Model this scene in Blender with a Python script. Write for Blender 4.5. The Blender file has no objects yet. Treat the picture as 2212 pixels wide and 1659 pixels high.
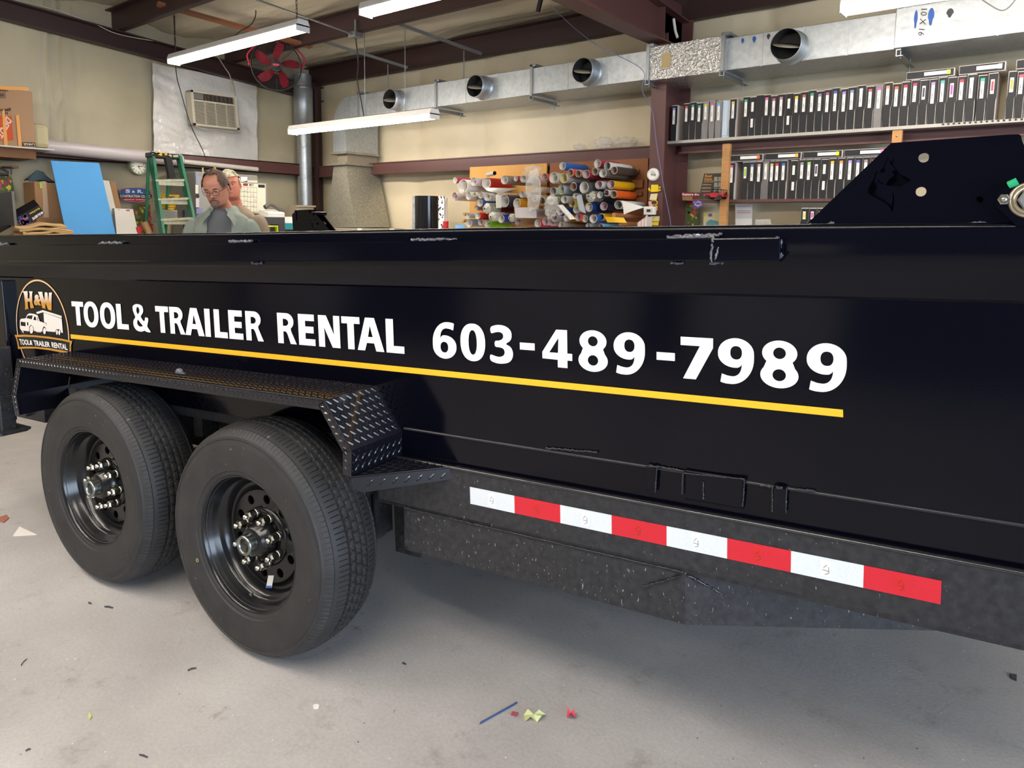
import bpy, bmesh, math, random
from math import sin, cos, pi, radians, sqrt, atan2
from mathutils import Vector, Matrix, Euler, Quaternion, noise
R_ = random.Random(7)
S = bpy.context.scene
COL = S.collection
V = Vector

# ------------------------------------------------------------------ camera
CH = 1.40                                    # camera height
FX, CX, CY = 1534.0, 1106.0, 663.0           # focal length and optical centre for the 2212 x 1659 frame
CR = Matrix(((0.78434747, -0.08341356, 0.61468791), (0.62019361, 0.08530933, -0.77979626), (0.01260697, 0.99285673, 0.11864472)))
cd = bpy.data.cameras.new('camera'); cam = bpy.data.objects.new('camera', cd); COL.objects.link(cam)
cd.sensor_width = 36; cd.lens = FX / 2212 * 36; cd.shift_y = -(829.5 - CY) / 2212; cd.clip_start = .05
cam.matrix_world = Matrix.Translation((0, 0, CH)) @ CR.to_4x4(); S.camera = cam
# ------------------------------------------------------------------ view and daylight
S.view_settings.view_transform = 'Standard'; S.view_settings.look = 'None'
S.view_settings.exposure = 0.28; S.view_settings.gamma = 1.0; S.view_settings.use_curve_mapping = False
w = bpy.data.worlds.new('world'); S.world = w; w.use_nodes = True
wb = w.node_tree.nodes['Background']; wb.inputs[0].default_value = (.62, .78, 1, 1); wb.inputs[1].default_value = 1.0
def door_light(name, loc, rot, sx, sy, power, col=(.66, .80, 1)):
    l = bpy.data.lights.new(name, 'AREA'); l.shape = 'RECTANGLE'; l.size = sx; l.size_y = sy; l.energy = power; l.color = col
    o = bpy.data.objects.new(name, l); COL.objects.link(o); o.location = loc; o.rotation_euler = rot
    return o
door_light('daylight_right_door', (5.15, -0.6, 1.5), (0, radians(90), 0), 2.9, 4.6, 430)
LAMP = 34.0                                  # emission of the fluorescent lenses

# ------------------------------------------------------------------ pixel -> point on a real plane
def ray(px, py): return CR @ V((px - CX, -(py - CY), -FX))
def onY(px, py, Y): r = ray(px, py); return r * (Y / r.y) + V((0, 0, CH))
def onX(px, py, X): r = ray(px, py); return r * (X / r.x) + V((0, 0, CH))
def onZ(px, py, Z): r = ray(px, py); return r * ((Z - CH) / r.z) + V((0, 0, CH))
YAW = radians(7.236); PIT = radians(2.2)
TU = V((cos(YAW), sin(YAW), 0)); TN = V((-sin(YAW), cos(YAW), 0)); ZZ = V((0, 0, 1))
EX = TU * cos(PIT) + ZZ * sin(PIT); EZ = ZZ * cos(PIT) - TU * sin(PIT)
TM = Matrix.Translation(TU * -2.2) @ Matrix((EX, TN, EZ)).transposed().to_4x4()
TMI = TM.inverted()
def TL(px, py, d):                           # point on the trailer plane y = d, in trailer coordinates
    r = ray(px, py); p = r * (d / r.dot(TN)) + V((0, 0, CH)); return TMI @ p

# ------------------------------------------------------------------ materials
def lin(h):
    h = h.lstrip('#'); c = [int(h[i:i + 2], 16) / 255 for i in (0, 2, 4)]
    return tuple(x / 12.92 if x <= .04045 else ((x + .055) / 1.055) ** 2.4 for x in c) + (1,)
MATS = {}
def mat(name, col, rough=.6, metal=0, bump=0, bscale=40, var=0, vscale=6, col2=None, coat=0, spec=.5, alpha=1, emit=0, trans=0, bdist=.002, stretch=(1, 1, 1), det=4, ior=1.45):
    if name in MATS: return MATS[name]
    m = bpy.data.materials.new(name); MATS[name] = m; m.use_nodes = True
    nt = m.node_tree; N = nt.nodes; Lk = nt.links; b = N['Principled BSDF']
    c = lin(col) if isinstance(col, str) else tuple(col) + (1,)
    b.inputs['Base Color'].default_value = c; b.inputs['Roughness'].default_value = rough; b.inputs['Metallic'].default_value = metal
    b.inputs['Coat Weight'].default_value = coat; b.inputs['Coat Roughness'].default_value = .05; b.inputs['Specular IOR Level'].default_value = spec
    b.inputs['Alpha'].default_value = alpha; b.inputs['Transmission Weight'].default_value = trans; b.inputs['IOR'].default_value = ior
    if emit: b.inputs['Emission Color'].default_value = c; b.inputs['Emission Strength'].default_value = emit
    tc = None
    if bump or var:
        tc = N.new('ShaderNodeTexCoord'); mp = N.new('ShaderNodeMapping'); mp.inputs['Scale'].default_value = stretch; Lk.new(tc.outputs['Object'], mp.inputs[0])
    if var:
        n = N.new('ShaderNodeTexNoise'); n.inputs['Scale'].default_value = vscale; n.inputs['Detail'].default_value = det; Lk.new(mp.outputs[0], n.inputs[0])
        r = N.new('ShaderNodeValToRGB'); r.color_ramp.elements[0].position = .5 - .35 * (1 - var * .3); r.color_ramp.elements[1].position = .5 + .35 * (1 - var * .3)
        c2 = lin(col2) if col2 else tuple(x * (1 - var) for x in c[:3]) + (1,)
        r.color_ramp.elements[0].color = c2; r.color_ramp.elements[1].color = c
        Lk.new(n.outputs[0], r.inputs[0]); Lk.new(r.outputs[0], b.inputs['Base Color'])
    if bump:
        n = N.new('ShaderNodeTexNoise'); n.inputs['Scale'].default_value = bscale; n.inputs['Detail'].default_value = 3; Lk.new(mp.outputs[0], n.inputs[0])
        bp = N.new('ShaderNodeBump'); bp.inputs['Strength'].default_value = bump; bp.inputs['Distance'].default_value = bdist
        Lk.new(n.outputs[0], bp.inputs['Height']); Lk.new(bp.outputs[0], b.inputs['Normal'])
    return m

# ------------------------------------------------------------------ mesh builder
_txt = {}
def flat(loops):                             # filled 2D shape with holes -> (verts2, faces)
    cu = bpy.data.curves.new('c', 'CURVE'); cu.dimensions = '2D'; cu.fill_mode = 'BOTH'
    for lp in loops:
        s = cu.splines.new('POLY'); s.points.add(len(lp) - 1); s.use_cyclic_u = True
        for i, p in enumerate(lp): s.points[i].co = (p[0], p[1], 0, 1)
    o = bpy.data.objects.new('c', cu); me = bpy.data.meshes.new_from_object(o)
    r = ([tuple(v.co[:2]) for v in me.vertices], [tuple(p.vertices) for p in me.polygons])
    bpy.data.objects.remove(o); bpy.data.curves.remove(cu); bpy.data.meshes.remove(me)
    return r
def glyphs(s, bold=0.0, sp=1.0):             # text -> verts in the unit box, faces, aspect
    k = (s, bold, sp)
    if k in _txt: return _txt[k]
    cu = bpy.data.curves.new('t', 'FONT'); cu.body = s; cu.offset = bold; cu.resolution_u = 3; cu.space_character = sp; cu.align_x = 'CENTER'
    o = bpy.data.objects.new('t', cu); me = bpy.data.meshes.new_from_object(o)
    vs = [tuple(v.co[:2]) for v in me.vertices]; fs = [tuple(p.vertices) for p in me.polygons]
    bpy.data.objects.remove(o); bpy.data.curves.remove(cu); bpy.data.meshes.remove(me)
    x0 = min(v[0] for v in vs); x1 = max(v[0] for v in vs); y0 = min(v[1] for v in vs); y1 = max(v[1] for v in vs)
    _txt[k] = ([((x - x0) / (x1 - x0), (y - y0) / (y1 - y0)) for x, y in vs], fs, (x1 - x0) / (y1 - y0))
    return _txt[k]
def bil(q, u, v):                            # q: TL TR BR BL
    return (q[3] * (1 - u) + q[2] * u) * (1 - v) + (q[0] * (1 - u) + q[1] * u) * v

class MB:
    def __init__(s): s.v = []; s.f = []; s.mi = []; s.sm = []; s.mats = []; s.cur = 0; s.M = None
    def m(s, mt):
        if mt not in s.mats: s.mats.append(mt)
        s.cur = s.mats.index(mt); return s
    def raw(s, vs, fs, M=None, smooth=False):
        n = len(s.v); A = s.M
        for p in vs:
            p = V(p)
            if M is not None: p = M @ p
            if A is not None: p = A @ p
            s.v.append(p)
        for f in fs: s.f.append(tuple(i + n for i in f)); s.mi.append(s.cur); s.sm.append(smooth)
        return s
    def box(s, c, d, rot=None, M=None):
        x, y, z = (a / 2 for a in d); T = Matrix.Translation(c)
        if rot is not None: T = T @ (rot.to_matrix().to_4x4() if isinstance(rot, (Euler, Quaternion)) else Euler(rot).to_matrix().to_4x4())
        if M is not None: T = M @ T
        return s.raw([(-x, -y, -z), (x, -y, -z), (x, y, -z), (-x, y, -z), (-x, -y, z), (x, -y, z), (x, y, z), (-x, y, z)],
                     [(0, 3, 2, 1), (4, 5, 6, 7), (0, 1, 5, 4), (1, 2, 6, 5), (2, 3, 7, 6), (3, 0, 4, 7)], T)
    def b2(s, a, b): return s.box([(a[i] + b[i]) / 2 for i in range(3)], [abs(b[i] - a[i]) for i in range(3)])
    def cbox(s, c, d, r=.005, rot=None, M=None):    # box with chamfered edges
        x, y, z = (a / 2 for a in d); r = min(r, x * .9, y * .9, z * .9)
        bm = bmesh.new(); bmesh.ops.create_cube(bm, size=1)
        for v in bm.verts: v.co = V((v.co.x * 2 * x, v.co.y * 2 * y, v.co.z * 2 * z))
        bmesh.ops.bevel(bm, geom=bm.edges[:], offset=r, segments=2, affect='EDGES', profile=.5)
        T = Matrix.Translation(c)
        if rot is not None: T = T @ (rot.to_matrix().to_4x4() if isinstance(rot, (Euler, Quaternion)) else Euler(rot).to_matrix().to_4x4())
        if M is not None: T = M @ T
        bm.verts.index_update(); s.raw([v.co.copy() for v in bm.verts], [tuple(v.index for v in f.verts) for f in bm.faces], T); bm.free(); return s
    def plate(s, loops, t, f, smooth=False):        # 2D loops; f(a, b, c) -> point, c in 0..t
        vs, fs = flat(loops); n = len(vs)
        s.raw([f(a, b, 0) for a, b in vs] + [f(a, b, t) for a, b in vs], [tuple(reversed(q)) for q in fs] + [tuple(i + n for i in q) for q in fs])
        for lp in loops:
            m_ = len(lp)
            s.raw([f(a, b, 0) for a, b in lp] + [f(a, b, t) for a, b in lp], [(i, (i + 1) % m_, m_ + (i + 1) % m_, m_ + i) for i in range(m_)])
        return s
    def poly(s, pts, t=0, n=None):                  # convex/concave planar polygon in 3D, thickened by vector n*t
        if not t: return s.raw(pts, [tuple(range(len(pts)))])
        k = len(pts); q = [V(p) + V(n) * t for p in pts]
        return s.raw(list(pts) + q, [tuple(range(k)), tuple(range(2 * k - 1, k - 1, -1))] + [(i, k + i, k + (i + 1) % k, (i + 1) % k) for i in range(k)])
    def quad(s, q): return s.raw(q, [(0, 1, 2, 3)])
    def text(s, t, q, off, bold=0, sp=1.0):
        vs, fs, _ = glyphs(t, bold, sp)
        return s.raw([bil(q, u, v) + off for u, v in vs], fs)
    def tube(s, pts, r, n=10, closed=False, cap=True, smooth=True):
        pts = [V(p) for p in pts]; k = len(pts); rr = r if isinstance(r, (list, tuple)) else [r] * k
        vs = []; up = None
        for i, p in enumerate(pts):
            a = pts[i - 1] if (i > 0 or closed) else p; b = pts[(i + 1) % k] if (i < k - 1 or closed) else p
            t = (b - a).normalized()
            if up is None: up = t.orthogonal().normalized()
            else:
                up = up - t * up.dot(t)
                up = up.normalized() if up.length > 1e-6 else t.orthogonal().normalized()
            w_ = t.cross(up)
            for j in range(n):
                g = 2 * pi * j / n; vs.append(p + (up * cos(g) + w_ * sin(g)) * rr[i])
        fs = []
        for i in range(k if closed else k - 1):
            i2 = (i + 1) % k
            for j in range(n): fs.append((i * n + j, i * n + (j + 1) % n, i2 * n + (j + 1) % n, i2 * n + j))
        s.raw(vs, fs, smooth=smooth)
        if cap and not closed: s.raw(vs[:n], [tuple(range(n - 1, -1, -1))]); s.raw(vs[-n:], [tuple(range(n))])
        return s
    def cyl(s, a, b, r, n=20, r2=None): return s.tube([a, b], [r, r if r2 is None else r2], n)
    def lathe(s, prof, M=None, n=32, smooth=True, closed=False):   # prof: (radius, axial); axis = local z
        vs = []; k = len(prof)
        for r, z in prof:
            for j in range(n): g = 2 * pi * j / n; vs.append((r * cos(g), r * sin(g), z))
        fs = [(i * n + j, i * n + (j + 1) % n, ((i + 1) % k) * n + (j + 1) % n, ((i + 1) % k) * n + j) for i in range(k if closed else k - 1) for j in range(n)]
        return s.raw(vs, fs, M, smooth)
    def ball(s, c, r, M=None, nu=14, nv=9):
        rx, ry, rz = (r, r, r) if not isinstance(r, (tuple, list)) else r
        vs = [(0, 0, -rz)]; fs = []
        for i in range(1, nv):
            t = -pi / 2 + pi * i / nv
            for j in range(nu): g = 2 * pi * j / nu; vs.append((rx * cos(t) * cos(g), ry * cos(t) * sin(g), rz * sin(t)))
        vs.append((0, 0, rz)); L_ = len(vs) - 1
        for j in range(nu):
            fs.append((0, 1 + (j + 1) % nu, 1 + j)); fs.append((L_, L_ - nu + j, L_ - nu + (j + 1) % nu))
            for i in range(nv - 2): a = 1 + i * nu; fs.append((a + j, a + (j + 1) % nu, a + nu + (j + 1) % nu, a + nu + j))
        T = Matrix.Translation(c)
        if M is not None: T = T @ M
        return s.raw(vs, fs, T, True)
    def grid(s, nu, nv, f, smooth=True):
        vs = [f(i / nu, j / nv) for j in range(nv + 1) for i in range(nu + 1)]
        fs = [(j * (nu + 1) + i, j * (nu + 1) + i + 1, (j + 1) * (nu + 1) + i + 1, (j + 1) * (nu + 1) + i) for j in range(nv) for i in range(nu)]
        return s.raw(vs, fs, None, smooth)
    def build(s, name, mt=None, parent=None, loc=None, **kw):
        me = bpy.data.meshes.new(name)
        vs = s.v
        if loc is not None: vs = [p - V(loc) for p in vs]
        me.from_pydata([tuple(p) for p in vs], [], s.f); me.validate()
        if mt is not None and not s.mats: s.mats = [mt]
        for x in s.mats: me.materials.append(x)
        if len(me.polygons) == len(s.mi):
            me.polygons.foreach_set('material_index', s.mi); me.polygons.foreach_set('use_smooth', s.sm)
        o = bpy.data.objects.new(name, me); COL.objects.link(o)
        if loc is not None: o.location = loc
        if parent is not None: o.parent = parent
        for k, v_ in kw.items(): o[k] = v_
        return o
def thing(name, label, cat, loc=(0, 0, 0), rot=None, group=None):
    o = bpy.data.objects.new(name, None); COL.objects.link(o); o.location = loc; o.empty_display_size = .1
    if rot is not None: o.rotation_euler = rot
    o['label'] = label; o['category'] = cat
    if group: o['group'] = group
    return o
def tag(o, label, cat, group=None):
    o['label'] = label; o['category'] = cat
    if group: o['group'] = group
    return o
def copy_tree(o, parent=None):
    c = o.copy(); COL.objects.link(c); c.parent = parent
    for ch in list(o.children): copy_tree(ch, c)
    return c
def struct(o): o['kind'] = 'structure'; return o
def crom(pts, k=6):                          # smooth curve through points
    P = [V(p) for p in pts]; P = [P[0] * 2 - P[1]] + P + [P[-1] * 2 - P[-2]]; out = []
    for i in range(1, len(P) - 2):
        a, b, c, d = P[i - 1:i + 3]
        for j in range(k):
            t = j / k; out.append(.5 * ((2 * b) + (c - a) * t + (2 * a - 5 * b + 4 * c - d) * t * t + (3 * b - a - 3 * c + d) * t ** 3))
    out.append(P[-2]); return out
def circ(cx_, cy_, r, n=24, r2=None): return [(cx_ + r * cos(2 * pi * i / n), cy_ + (r2 or r) * sin(2 * pi * i / n)) for i in range(n)]
# ================================================================== materials
black = mat('black_paint', (.0016, .0016, .0045), rough=.12, bump=.10, bscale=260, bdist=.0006, coat=.0, spec=.27)
black2 = mat('black_frame_paint', (.010, .010, .013), rough=.42, var=.9, vscale=55, col2='#343436', det=8, bump=.25, bscale=160, bdist=.001)
blackp = mat('black_diamond_plate', (.006, .006, .010), rough=.15, bump=.1, bscale=120, bdist=.0006, spec=.6)
weld = mat('weld_bead', (.10, .10, .12), rough=.14, bump=1, bscale=150, bdist=.004, spec=.8)  # base lighter than the black paint, so glints are partly in the colour
rubber = mat('tyre_rubber', (.018, .018, .019), rough=.6, var=.75, vscale=14, col2='#333130', det=8, bump=.15, bscale=60)
rimb = mat('rim_black', (.007, .007, .008), rough=.2, spec=.5)
chrome = mat('zinc_plated', '#c9c5b4', rough=.22, metal=1)
capm = mat('hub_cap_metal', '#8e9492', rough=.3, metal=1)
white_v = mat('white_vinyl', '#f1eeee', rough=.35)
gold_v = mat('gold_vinyl', '#f5b62c', rough=.35)
gold2 = mat('dull_gold_vinyl', '#c08a3a', rough=.35)
cream_v = mat('cream_vinyl', '#e6cdb6', rough=.35)
tape_w = mat('reflective_white', '#b4b8ba', rough=.35, bump=.6, bscale=350, bdist=.001)
tape_w2 = mat('reflective_white_plain', '#eef0f0', rough=.3)
tape_r = mat('reflective_red', '#a81c28', rough=.35, bump=.6, bscale=350, bdist=.001)
tape_r2 = mat('reflective_red_plain', '#c82628', rough=.3)
tape_l = mat('tape_print', '#8b8f92', rough=.5)
maroon = mat('maroon_steel', '#5c3b38', rough=.42, bump=.05, bscale=8)
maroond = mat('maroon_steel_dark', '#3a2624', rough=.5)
vinylw = mat('insulation_vinyl', '#e6d8b8', rough=.5, var=.22, vscale=1.1, col2='#b3a78c', bump=.35, bscale=2.6, bdist=.03)
vinylc = mat('ceiling_vinyl', '#d6ccb6', rough=.55, var=.25, vscale=1.3, col2='#a59c86', bump=.5, bscale=3, bdist=.04, stretch=(.6, 2, 1))
galv = mat('galvanised_sheet', '#b9bdbf', rough=.42, metal=.7, var=.3, vscale=30, col2='#9aa0a2', bump=.12, bscale=90, det=3)
galvd = mat('galvanised_spangle', '#b0aa98', rough=.45, metal=.55, var=.5, vscale=60, col2='#77746a', bump=.15, bscale=90)
foil = mat('foil_wrap', '#d8d8d2', rough=.25, metal=.85, bump=1, bscale=45, bdist=.02)
steelg = mat('grey_steel', '#8d8f8e', rough=.4, metal=.6)
dark = mat('interior_shade', (.02, .019, .018), rough=.8)  # near-black colour painted as the shade inside hollow openings
pine = mat('pine_wood', '#c58f56', rough=.6, var=.35, vscale=5, stretch=(1, 1, 9), bump=.1)
plyl = mat('plywood_light', '#dba456', rough=.6, var=.22, vscale=4, stretch=(1, 1, .25), bump=.1)
plyd = mat('plywood_brown', '#9c6238', rough=.6, var=.4, vscale=3.5, stretch=(.3, 1, 2.5), bump=.1)
blackpl = mat('black_plastic', (.018, .018, .02), rough=.35)
greyd = mat('charcoal_plastic', '#3c3d40', rough=.5)
whitep = mat('white_paper', '#e9e4dc', rough=.7)
whitepl = mat('white_plastic', '#e4e1d6', rough=.4)
print_ = mat('dark_print', '#34302e', rough=.7)
kraft = mat('cardboard', '#a67c55', rough=.8, var=.12, vscale=8, bump=.15)
def honeycomb(m, sc_=300):                      # the cell pattern of reflective tape
    nt = m.node_tree; N = nt.nodes; L = nt.links; b = N['Principled BSDF']; c = b.inputs['Base Color'].default_value[:]
    tc = N.new('ShaderNodeTexCoord'); v = N.new('ShaderNodeTexVoronoi'); v.inputs['Scale'].default_value = sc_; v.inputs['Randomness'].default_value = .05; v.feature = 'DISTANCE_TO_EDGE'; L.new(tc.outputs['Object'], v.inputs[0])
    r = N.new('ShaderNodeValToRGB'); r.color_ramp.elements[0].position = .03; r.color_ramp.elements[1].position = .12; r.color_ramp.elements[1].color = c; r.color_ramp.elements[0].color = (min(1, c[0] * 1.5), min(1, c[1] * 1.5), min(1, c[2] * 1.5), 1)
    L.new(v.outputs['Distance'], r.inputs[0]); L.new(r.outputs[0], b.inputs['Base Color'])
honeycomb(tape_w); honeycomb(tape_r)
def col(h, r=.5): return mat('colour_' + h.strip('#'), h, rough=r)
# concrete: trowelled slab with stains, specks and worn patches
def concrete():
    m = mat('concrete_floor', '#a8a099', rough=.55); nt = m.node_tree; N = nt.nodes; L = nt.links; b = N['Principled BSDF']
    tc = N.new('ShaderNodeTexCoord')
    def noise_(sc, det, lo, hi, c0, c1, rough=.6):
        n = N.new('ShaderNodeTexNoise'); n.inputs['Scale'].default_value = sc; n.inputs['Detail'].default_value = det; n.inputs['Roughness'].default_value = rough
        L.new(tc.outputs['Object'], n.inputs[0]); r = N.new('ShaderNodeValToRGB'); r.color_ramp.elements[0].position = lo; r.color_ramp.elements[1].position = hi
        r.color_ramp.elements[0].color = c0; r.color_ramp.elements[1].color = c1; L.new(n.outputs[0], r.inputs[0]); return r, n
    a, _ = noise_(1.1, 9, .32, .68, lin('#a6a19e'), lin('#c4c0bc'))
    c, _ = noise_(5.5, 12, .56, .70, (1, 1, 1, 1), (.74, .71, .69, 1), .75)
    d, dn = noise_(95, 6, .25, .75, (.86, .86, .86, 1), (1.08, 1.08, 1.08, 1))
    e, _ = noise_(2.3, 14, .60, .66, (1, 1, 1, 1), (.60, .56, .53, 1), .8)
    x = a.outputs[0]
    for y in (c, d, e):
        mx = N.new('ShaderNodeMix'); mx.data_type = 'RGBA'; mx.blend_type = 'MULTIPLY'; mx.inputs[0].default_value = 1
        L.new(x, mx.inputs[6]); L.new(y.outputs[0], mx.inputs[7]); x = mx.outputs[2]
    for sc_, lo_, cc in ((70, .715, '#efece6'), (48, .725, '#4a4644')):
        f, fn_ = noise_(sc_, 3, lo_, lo_ + .02, (0, 0, 0, 1), (1, 1, 1, 1)); mx = N.new('ShaderNodeMix'); mx.data_type = 'RGBA'; L.new(f.outputs[0], mx.inputs[0]); L.new(x, mx.inputs[6]); mx.inputs[7].default_value = lin(cc); x = mx.outputs[2]
    L.new(x, b.inputs['Base Color'])
    r, _ = noise_(3.5, 8, .35, .7, (.35, .35, .35, 1), (.62, .62, .62, 1)); L.new(r.outputs[0], b.inputs['Roughness'])
    bp = N.new('ShaderNodeBump'); bp.inputs['Strength'].default_value = .35; bp.inputs['Distance'].default_value = .003; L.new(dn.outputs[0], bp.inputs['Height']); L.new(bp.outputs[0], b.inputs['Normal'])
    return m
conc = concrete()
def specks(m, c, sc_=90, lo_=.70, st=(1, 1, .35)):     # road grit and scratches stuck to the paint
    nt = m.node_tree; N = nt.nodes; L = nt.links; b = N['Principled BSDF']; src = b.inputs['Base Color'].links[0].from_socket
    tc = N.new('ShaderNodeTexCoord'); mp = N.new('ShaderNodeMapping'); mp.inputs['Scale'].default_value = st; mp.inputs['Rotation'].default_value = (0, .2, 0); L.new(tc.outputs['Object'], mp.inputs[0])
    n = N.new('ShaderNodeTexNoise'); n.inputs['Scale'].default_value = sc_; n.inputs['Detail'].default_value = 2; L.new(mp.outputs[0], n.inputs[0])
    r = N.new('ShaderNodeValToRGB'); r.color_ramp.elements[0].position = lo_; r.color_ramp.elements[1].position = lo_ + .03; L.new(n.outputs[0], r.inputs[0])
    mx = N.new('ShaderNodeMix'); mx.data_type = 'RGBA'; L.new(r.outputs[0], mx.inputs[0]); L.new(src, mx.inputs[6]); mx.inputs[7].default_value = lin(c); L.new(mx.outputs[2], b.inputs['Base Color'])
specks(black2, '#8a8a88', 200, .70); specks(rubber, '#77726c', 60, .74, (1, .4, 1))

# ================================================================== room shell
XL, YB, XR, YF = -7.8, 5.8, 5.2, -4.2
def roof(Y): return 3.27 + .075 * (YB - Y)
struct(MB().quad([V((XL - .2, -12, 0)), V((14, -12, 0)), V((14, YB + .2, 0)), V((XL - .2, YB + .2, 0))]).build('floor', conc))
seamsB = [-7.05, -5.948, -4.983, -3.985, -2.75, -2.033, -1.052, .1, 1.3, 2.5, 3.7, 4.9]
def pillow(t, seams, amp):
    d = min(abs(t - s) for s in seams); return amp * min(1, d / .28) ** .45
def wall_back(u, v):
    X = XL + (XR - XL) * u; z = 3.35 * v
    y = YB + .03 - pillow(X, seamsB, .045) + .012 * noise.noise(V((X * 1.3, z * .7, 3)))
    y += .006 * noise.noise(V((X * 9, z * .8, 1)))
    return (X, y, z)
struct(MB().grid(340, 24, wall_back).build('wall_back', vinylw))
def wall_left(u, v):
    Y = YF + (YB - YF) * u; z = v * (roof(Y) + .12)
    x = XL - .01 + .03 * noise.noise(V((Y * .9, z * .6, 7)))
    cr = 2.78 + .04 * (3.1 - z); dd = (Y - cr)
    x += .05 * math.exp(-(dd / .16) ** 2) * sin(dd * 60 + 3 * noise.noise(V((0, z * 2, 5))))
    return (x, Y, z)
struct(MB().grid(260, 30, wall_left).build('wall_left', mat('insulation_vinyl_stained', '#cbbf9f', rough=.5, var=.3, vscale=1.3, col2='#a0967c', bump=.4, bscale=2.6, bdist=.03)))
PUR = [4.53, 3.32, 2.11, .9, -.31, -1.52, -2.73, -3.9]
def ceil_(u, v):
    X = XL - .15 + (XR - XL + .2) * u; Y = YF + (YB + .1 - YF) * v
    ps = sorted(PUR + [5.72]); d = min(abs(Y - p) for p in ps)
    sag = .10 * min(1, d / .5) ** 1.3
    z = roof(Y) + .045 - sag + .035 * noise.noise(V((X * .8, Y * 2.2, 2))) + .020 * noise.noise(V((X * 1.2, Y * 9, 2))) + .008 * noise.noise(V((X * 2.5 + Y * 4, Y * 16, 5)))
    return (X, Y, z)
struct(MB().grid(150, 260, ceil_).build('ceiling', vinylc))
# wall behind the camera, and right wall with its open garage door
mw = MB(); mw.b2((XL, YF - .1, 0), (XR, YF, 4.05))
struct(mw.build('wall_front', mat('front_wall_vinyl', '#4d525e', rough=.6)))
mw = MB(); mw.b2((XR, YF, 0), (XR + .1, -3.1, 4.05)); mw.b2((XR, -3.1, 3.0), (XR + .1, 1.9, 4.0)); mw.b2((XR, 1.9, 0), (XR + .1, YB, 3.9))
struct(mw.build('wall_right', mat('front_wall_vinyl', '#4d525e', rough=.6)))

# ---- steel frame
def zee(mb, a, b, h, fl, t=.012, up=1):     # Z girt or purlin from a to b (horizontal), web height h, flange fl along n
    a = V(a); b = V(b); ax = (b - a).normalized(); n = V((-ax.y, ax.x, 0))
    L_ = (b - a).length; M = Matrix.Translation(a) @ Matrix((ax, n, V((0, 0, 1)))).transposed().to_4x4()
    mb.box((L_ / 2, 0, h / 2), (L_, t, h), M=M); mb.box((L_ / 2, fl / 2, t / 2), (L_, fl, t), M=M); mb.box((L_ / 2, -fl / 2, h - t / 2), (L_, fl, t), M=M)
    return mb
for i, y in enumerate(PUR):
    struct(zee(MB(), (XL + .02, y, roof(y) - .205), (XR, y, roof(y) - .205), .2, .065).build('trim_purlin_%d' % (i + 1), maroond))
struct(zee(MB(), (XL, 5.68, roof(5.68) - .2), (XR, 5.68, roof(5.68) - .2), .21, .08).build('trim_eave_strut', maroond))
# end rafter on the left wall: channel under the purlins
mb = MB()
for y0, y1 in ((YF, YB),):
    for x0, x1, za, zb in ((XL + .05, XL + .065, .385, .205), (XL + .05, XL + .15, .385, .372), (XL + .05, XL + .15, .218, .205)):
        mb.raw([(x0, y0, roof(y0) - za), (x1, y0, roof(y0) - za), (x1, y0, roof(y0) - zb), (x0, y0, roof(y0) - zb), (x0, y1, roof(y1) - za), (x1, y1, roof(y1) - za), (x1, y1, roof(y1) - zb), (x0, y1, roof(y1) - zb)],
               [(0, 1, 2, 3), (7, 6, 5, 4), (0, 4, 5, 1), (1, 5, 6, 2), (2, 6, 7, 3), (3, 7, 4, 0)])
struct(mb.build('trim_end_rafter', maroond))
# main frame at X = -2.75 : tapered column and deep rafter
XC = -2.725
mb = MB()
def prismX(x0, x1, yz):
    mb.raw([(x0, y, z) for y, z in yz] + [(x1, y, z) for y, z in yz], [tuple(range(len(yz)))[::-1], tuple(range(len(yz), 2 * len(yz)))] + [(i, (i + 1) % len(yz), len(yz) + (i + 1) % len(yz), len(yz) + i) for i in range(len(yz))])
prismX(XC - .004, XC + .004, [(5.37, 0), (5.70, 0), (5.70, 3.2), (5.32, 3.2)])
prismX(XC - .065, XC + .065, [(5.35, 0), (5.362, 0), (5.332, 2.9), (5.32, 2.9)])
prismX(XC - .065, XC + .10, [(5.69, 0), (5.705, 0), (5.705, 3.2), (5.69, 3.2)])
struct(mb.build('trim_column', maroon))
mb = MB()
ra = [(5.70, roof(5.7) - .21), (-4.1, roof(-4.1) - .21)]
prismX(XC - .004, XC + .004, [(5.69, 2.84), (5.0, 2.83), (2.2, 2.86), (-4.1, 3.4), (-4.1, ra[1][1]), (5.69, ra[0][1])])
prismX(XC - .075, XC + .075, [(5.69, 2.83), (5.0, 2.82), (2.2, 2.85), (-4.1, 3.39), (-4.1, 3.402), (2.2, 2.862), (5.0, 2.832), (5.69, 2.842)])
prismX(XC - .075, XC + .075, [(5.69, ra[0][1] - .012), (-4.1, ra[1][1] - .012), (-4.1, ra[1][1]), (5.69, ra[0][1])])
prismX(XC - .07, XC + .07, [(5.24, 2.84), (5.255, 2.84), (5.255, 3.08), (5.24, 3.08)])
for y_ in (5.27, 5.35, 5.6):
    for z_ in (2.87, 3.0): mb.cyl((XC - .03, y_ - .03, z_), (XC - .03, y_ - .01, z_), .012, 6)
struct(mb.build('trim_rafter', maroon))
# corner post
struct(MB().b2((XL + .08, 5.5, 0), (XL + .22, 5.52, 3.1)).b2((XL + .145, 5.52, 0), (XL + .155, 5.74, 3.1)).b2((XL + .22, 5.56, .9), (XL + .27, 5.6, 3.0)).build('trim_corner_post', maroond))
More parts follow.
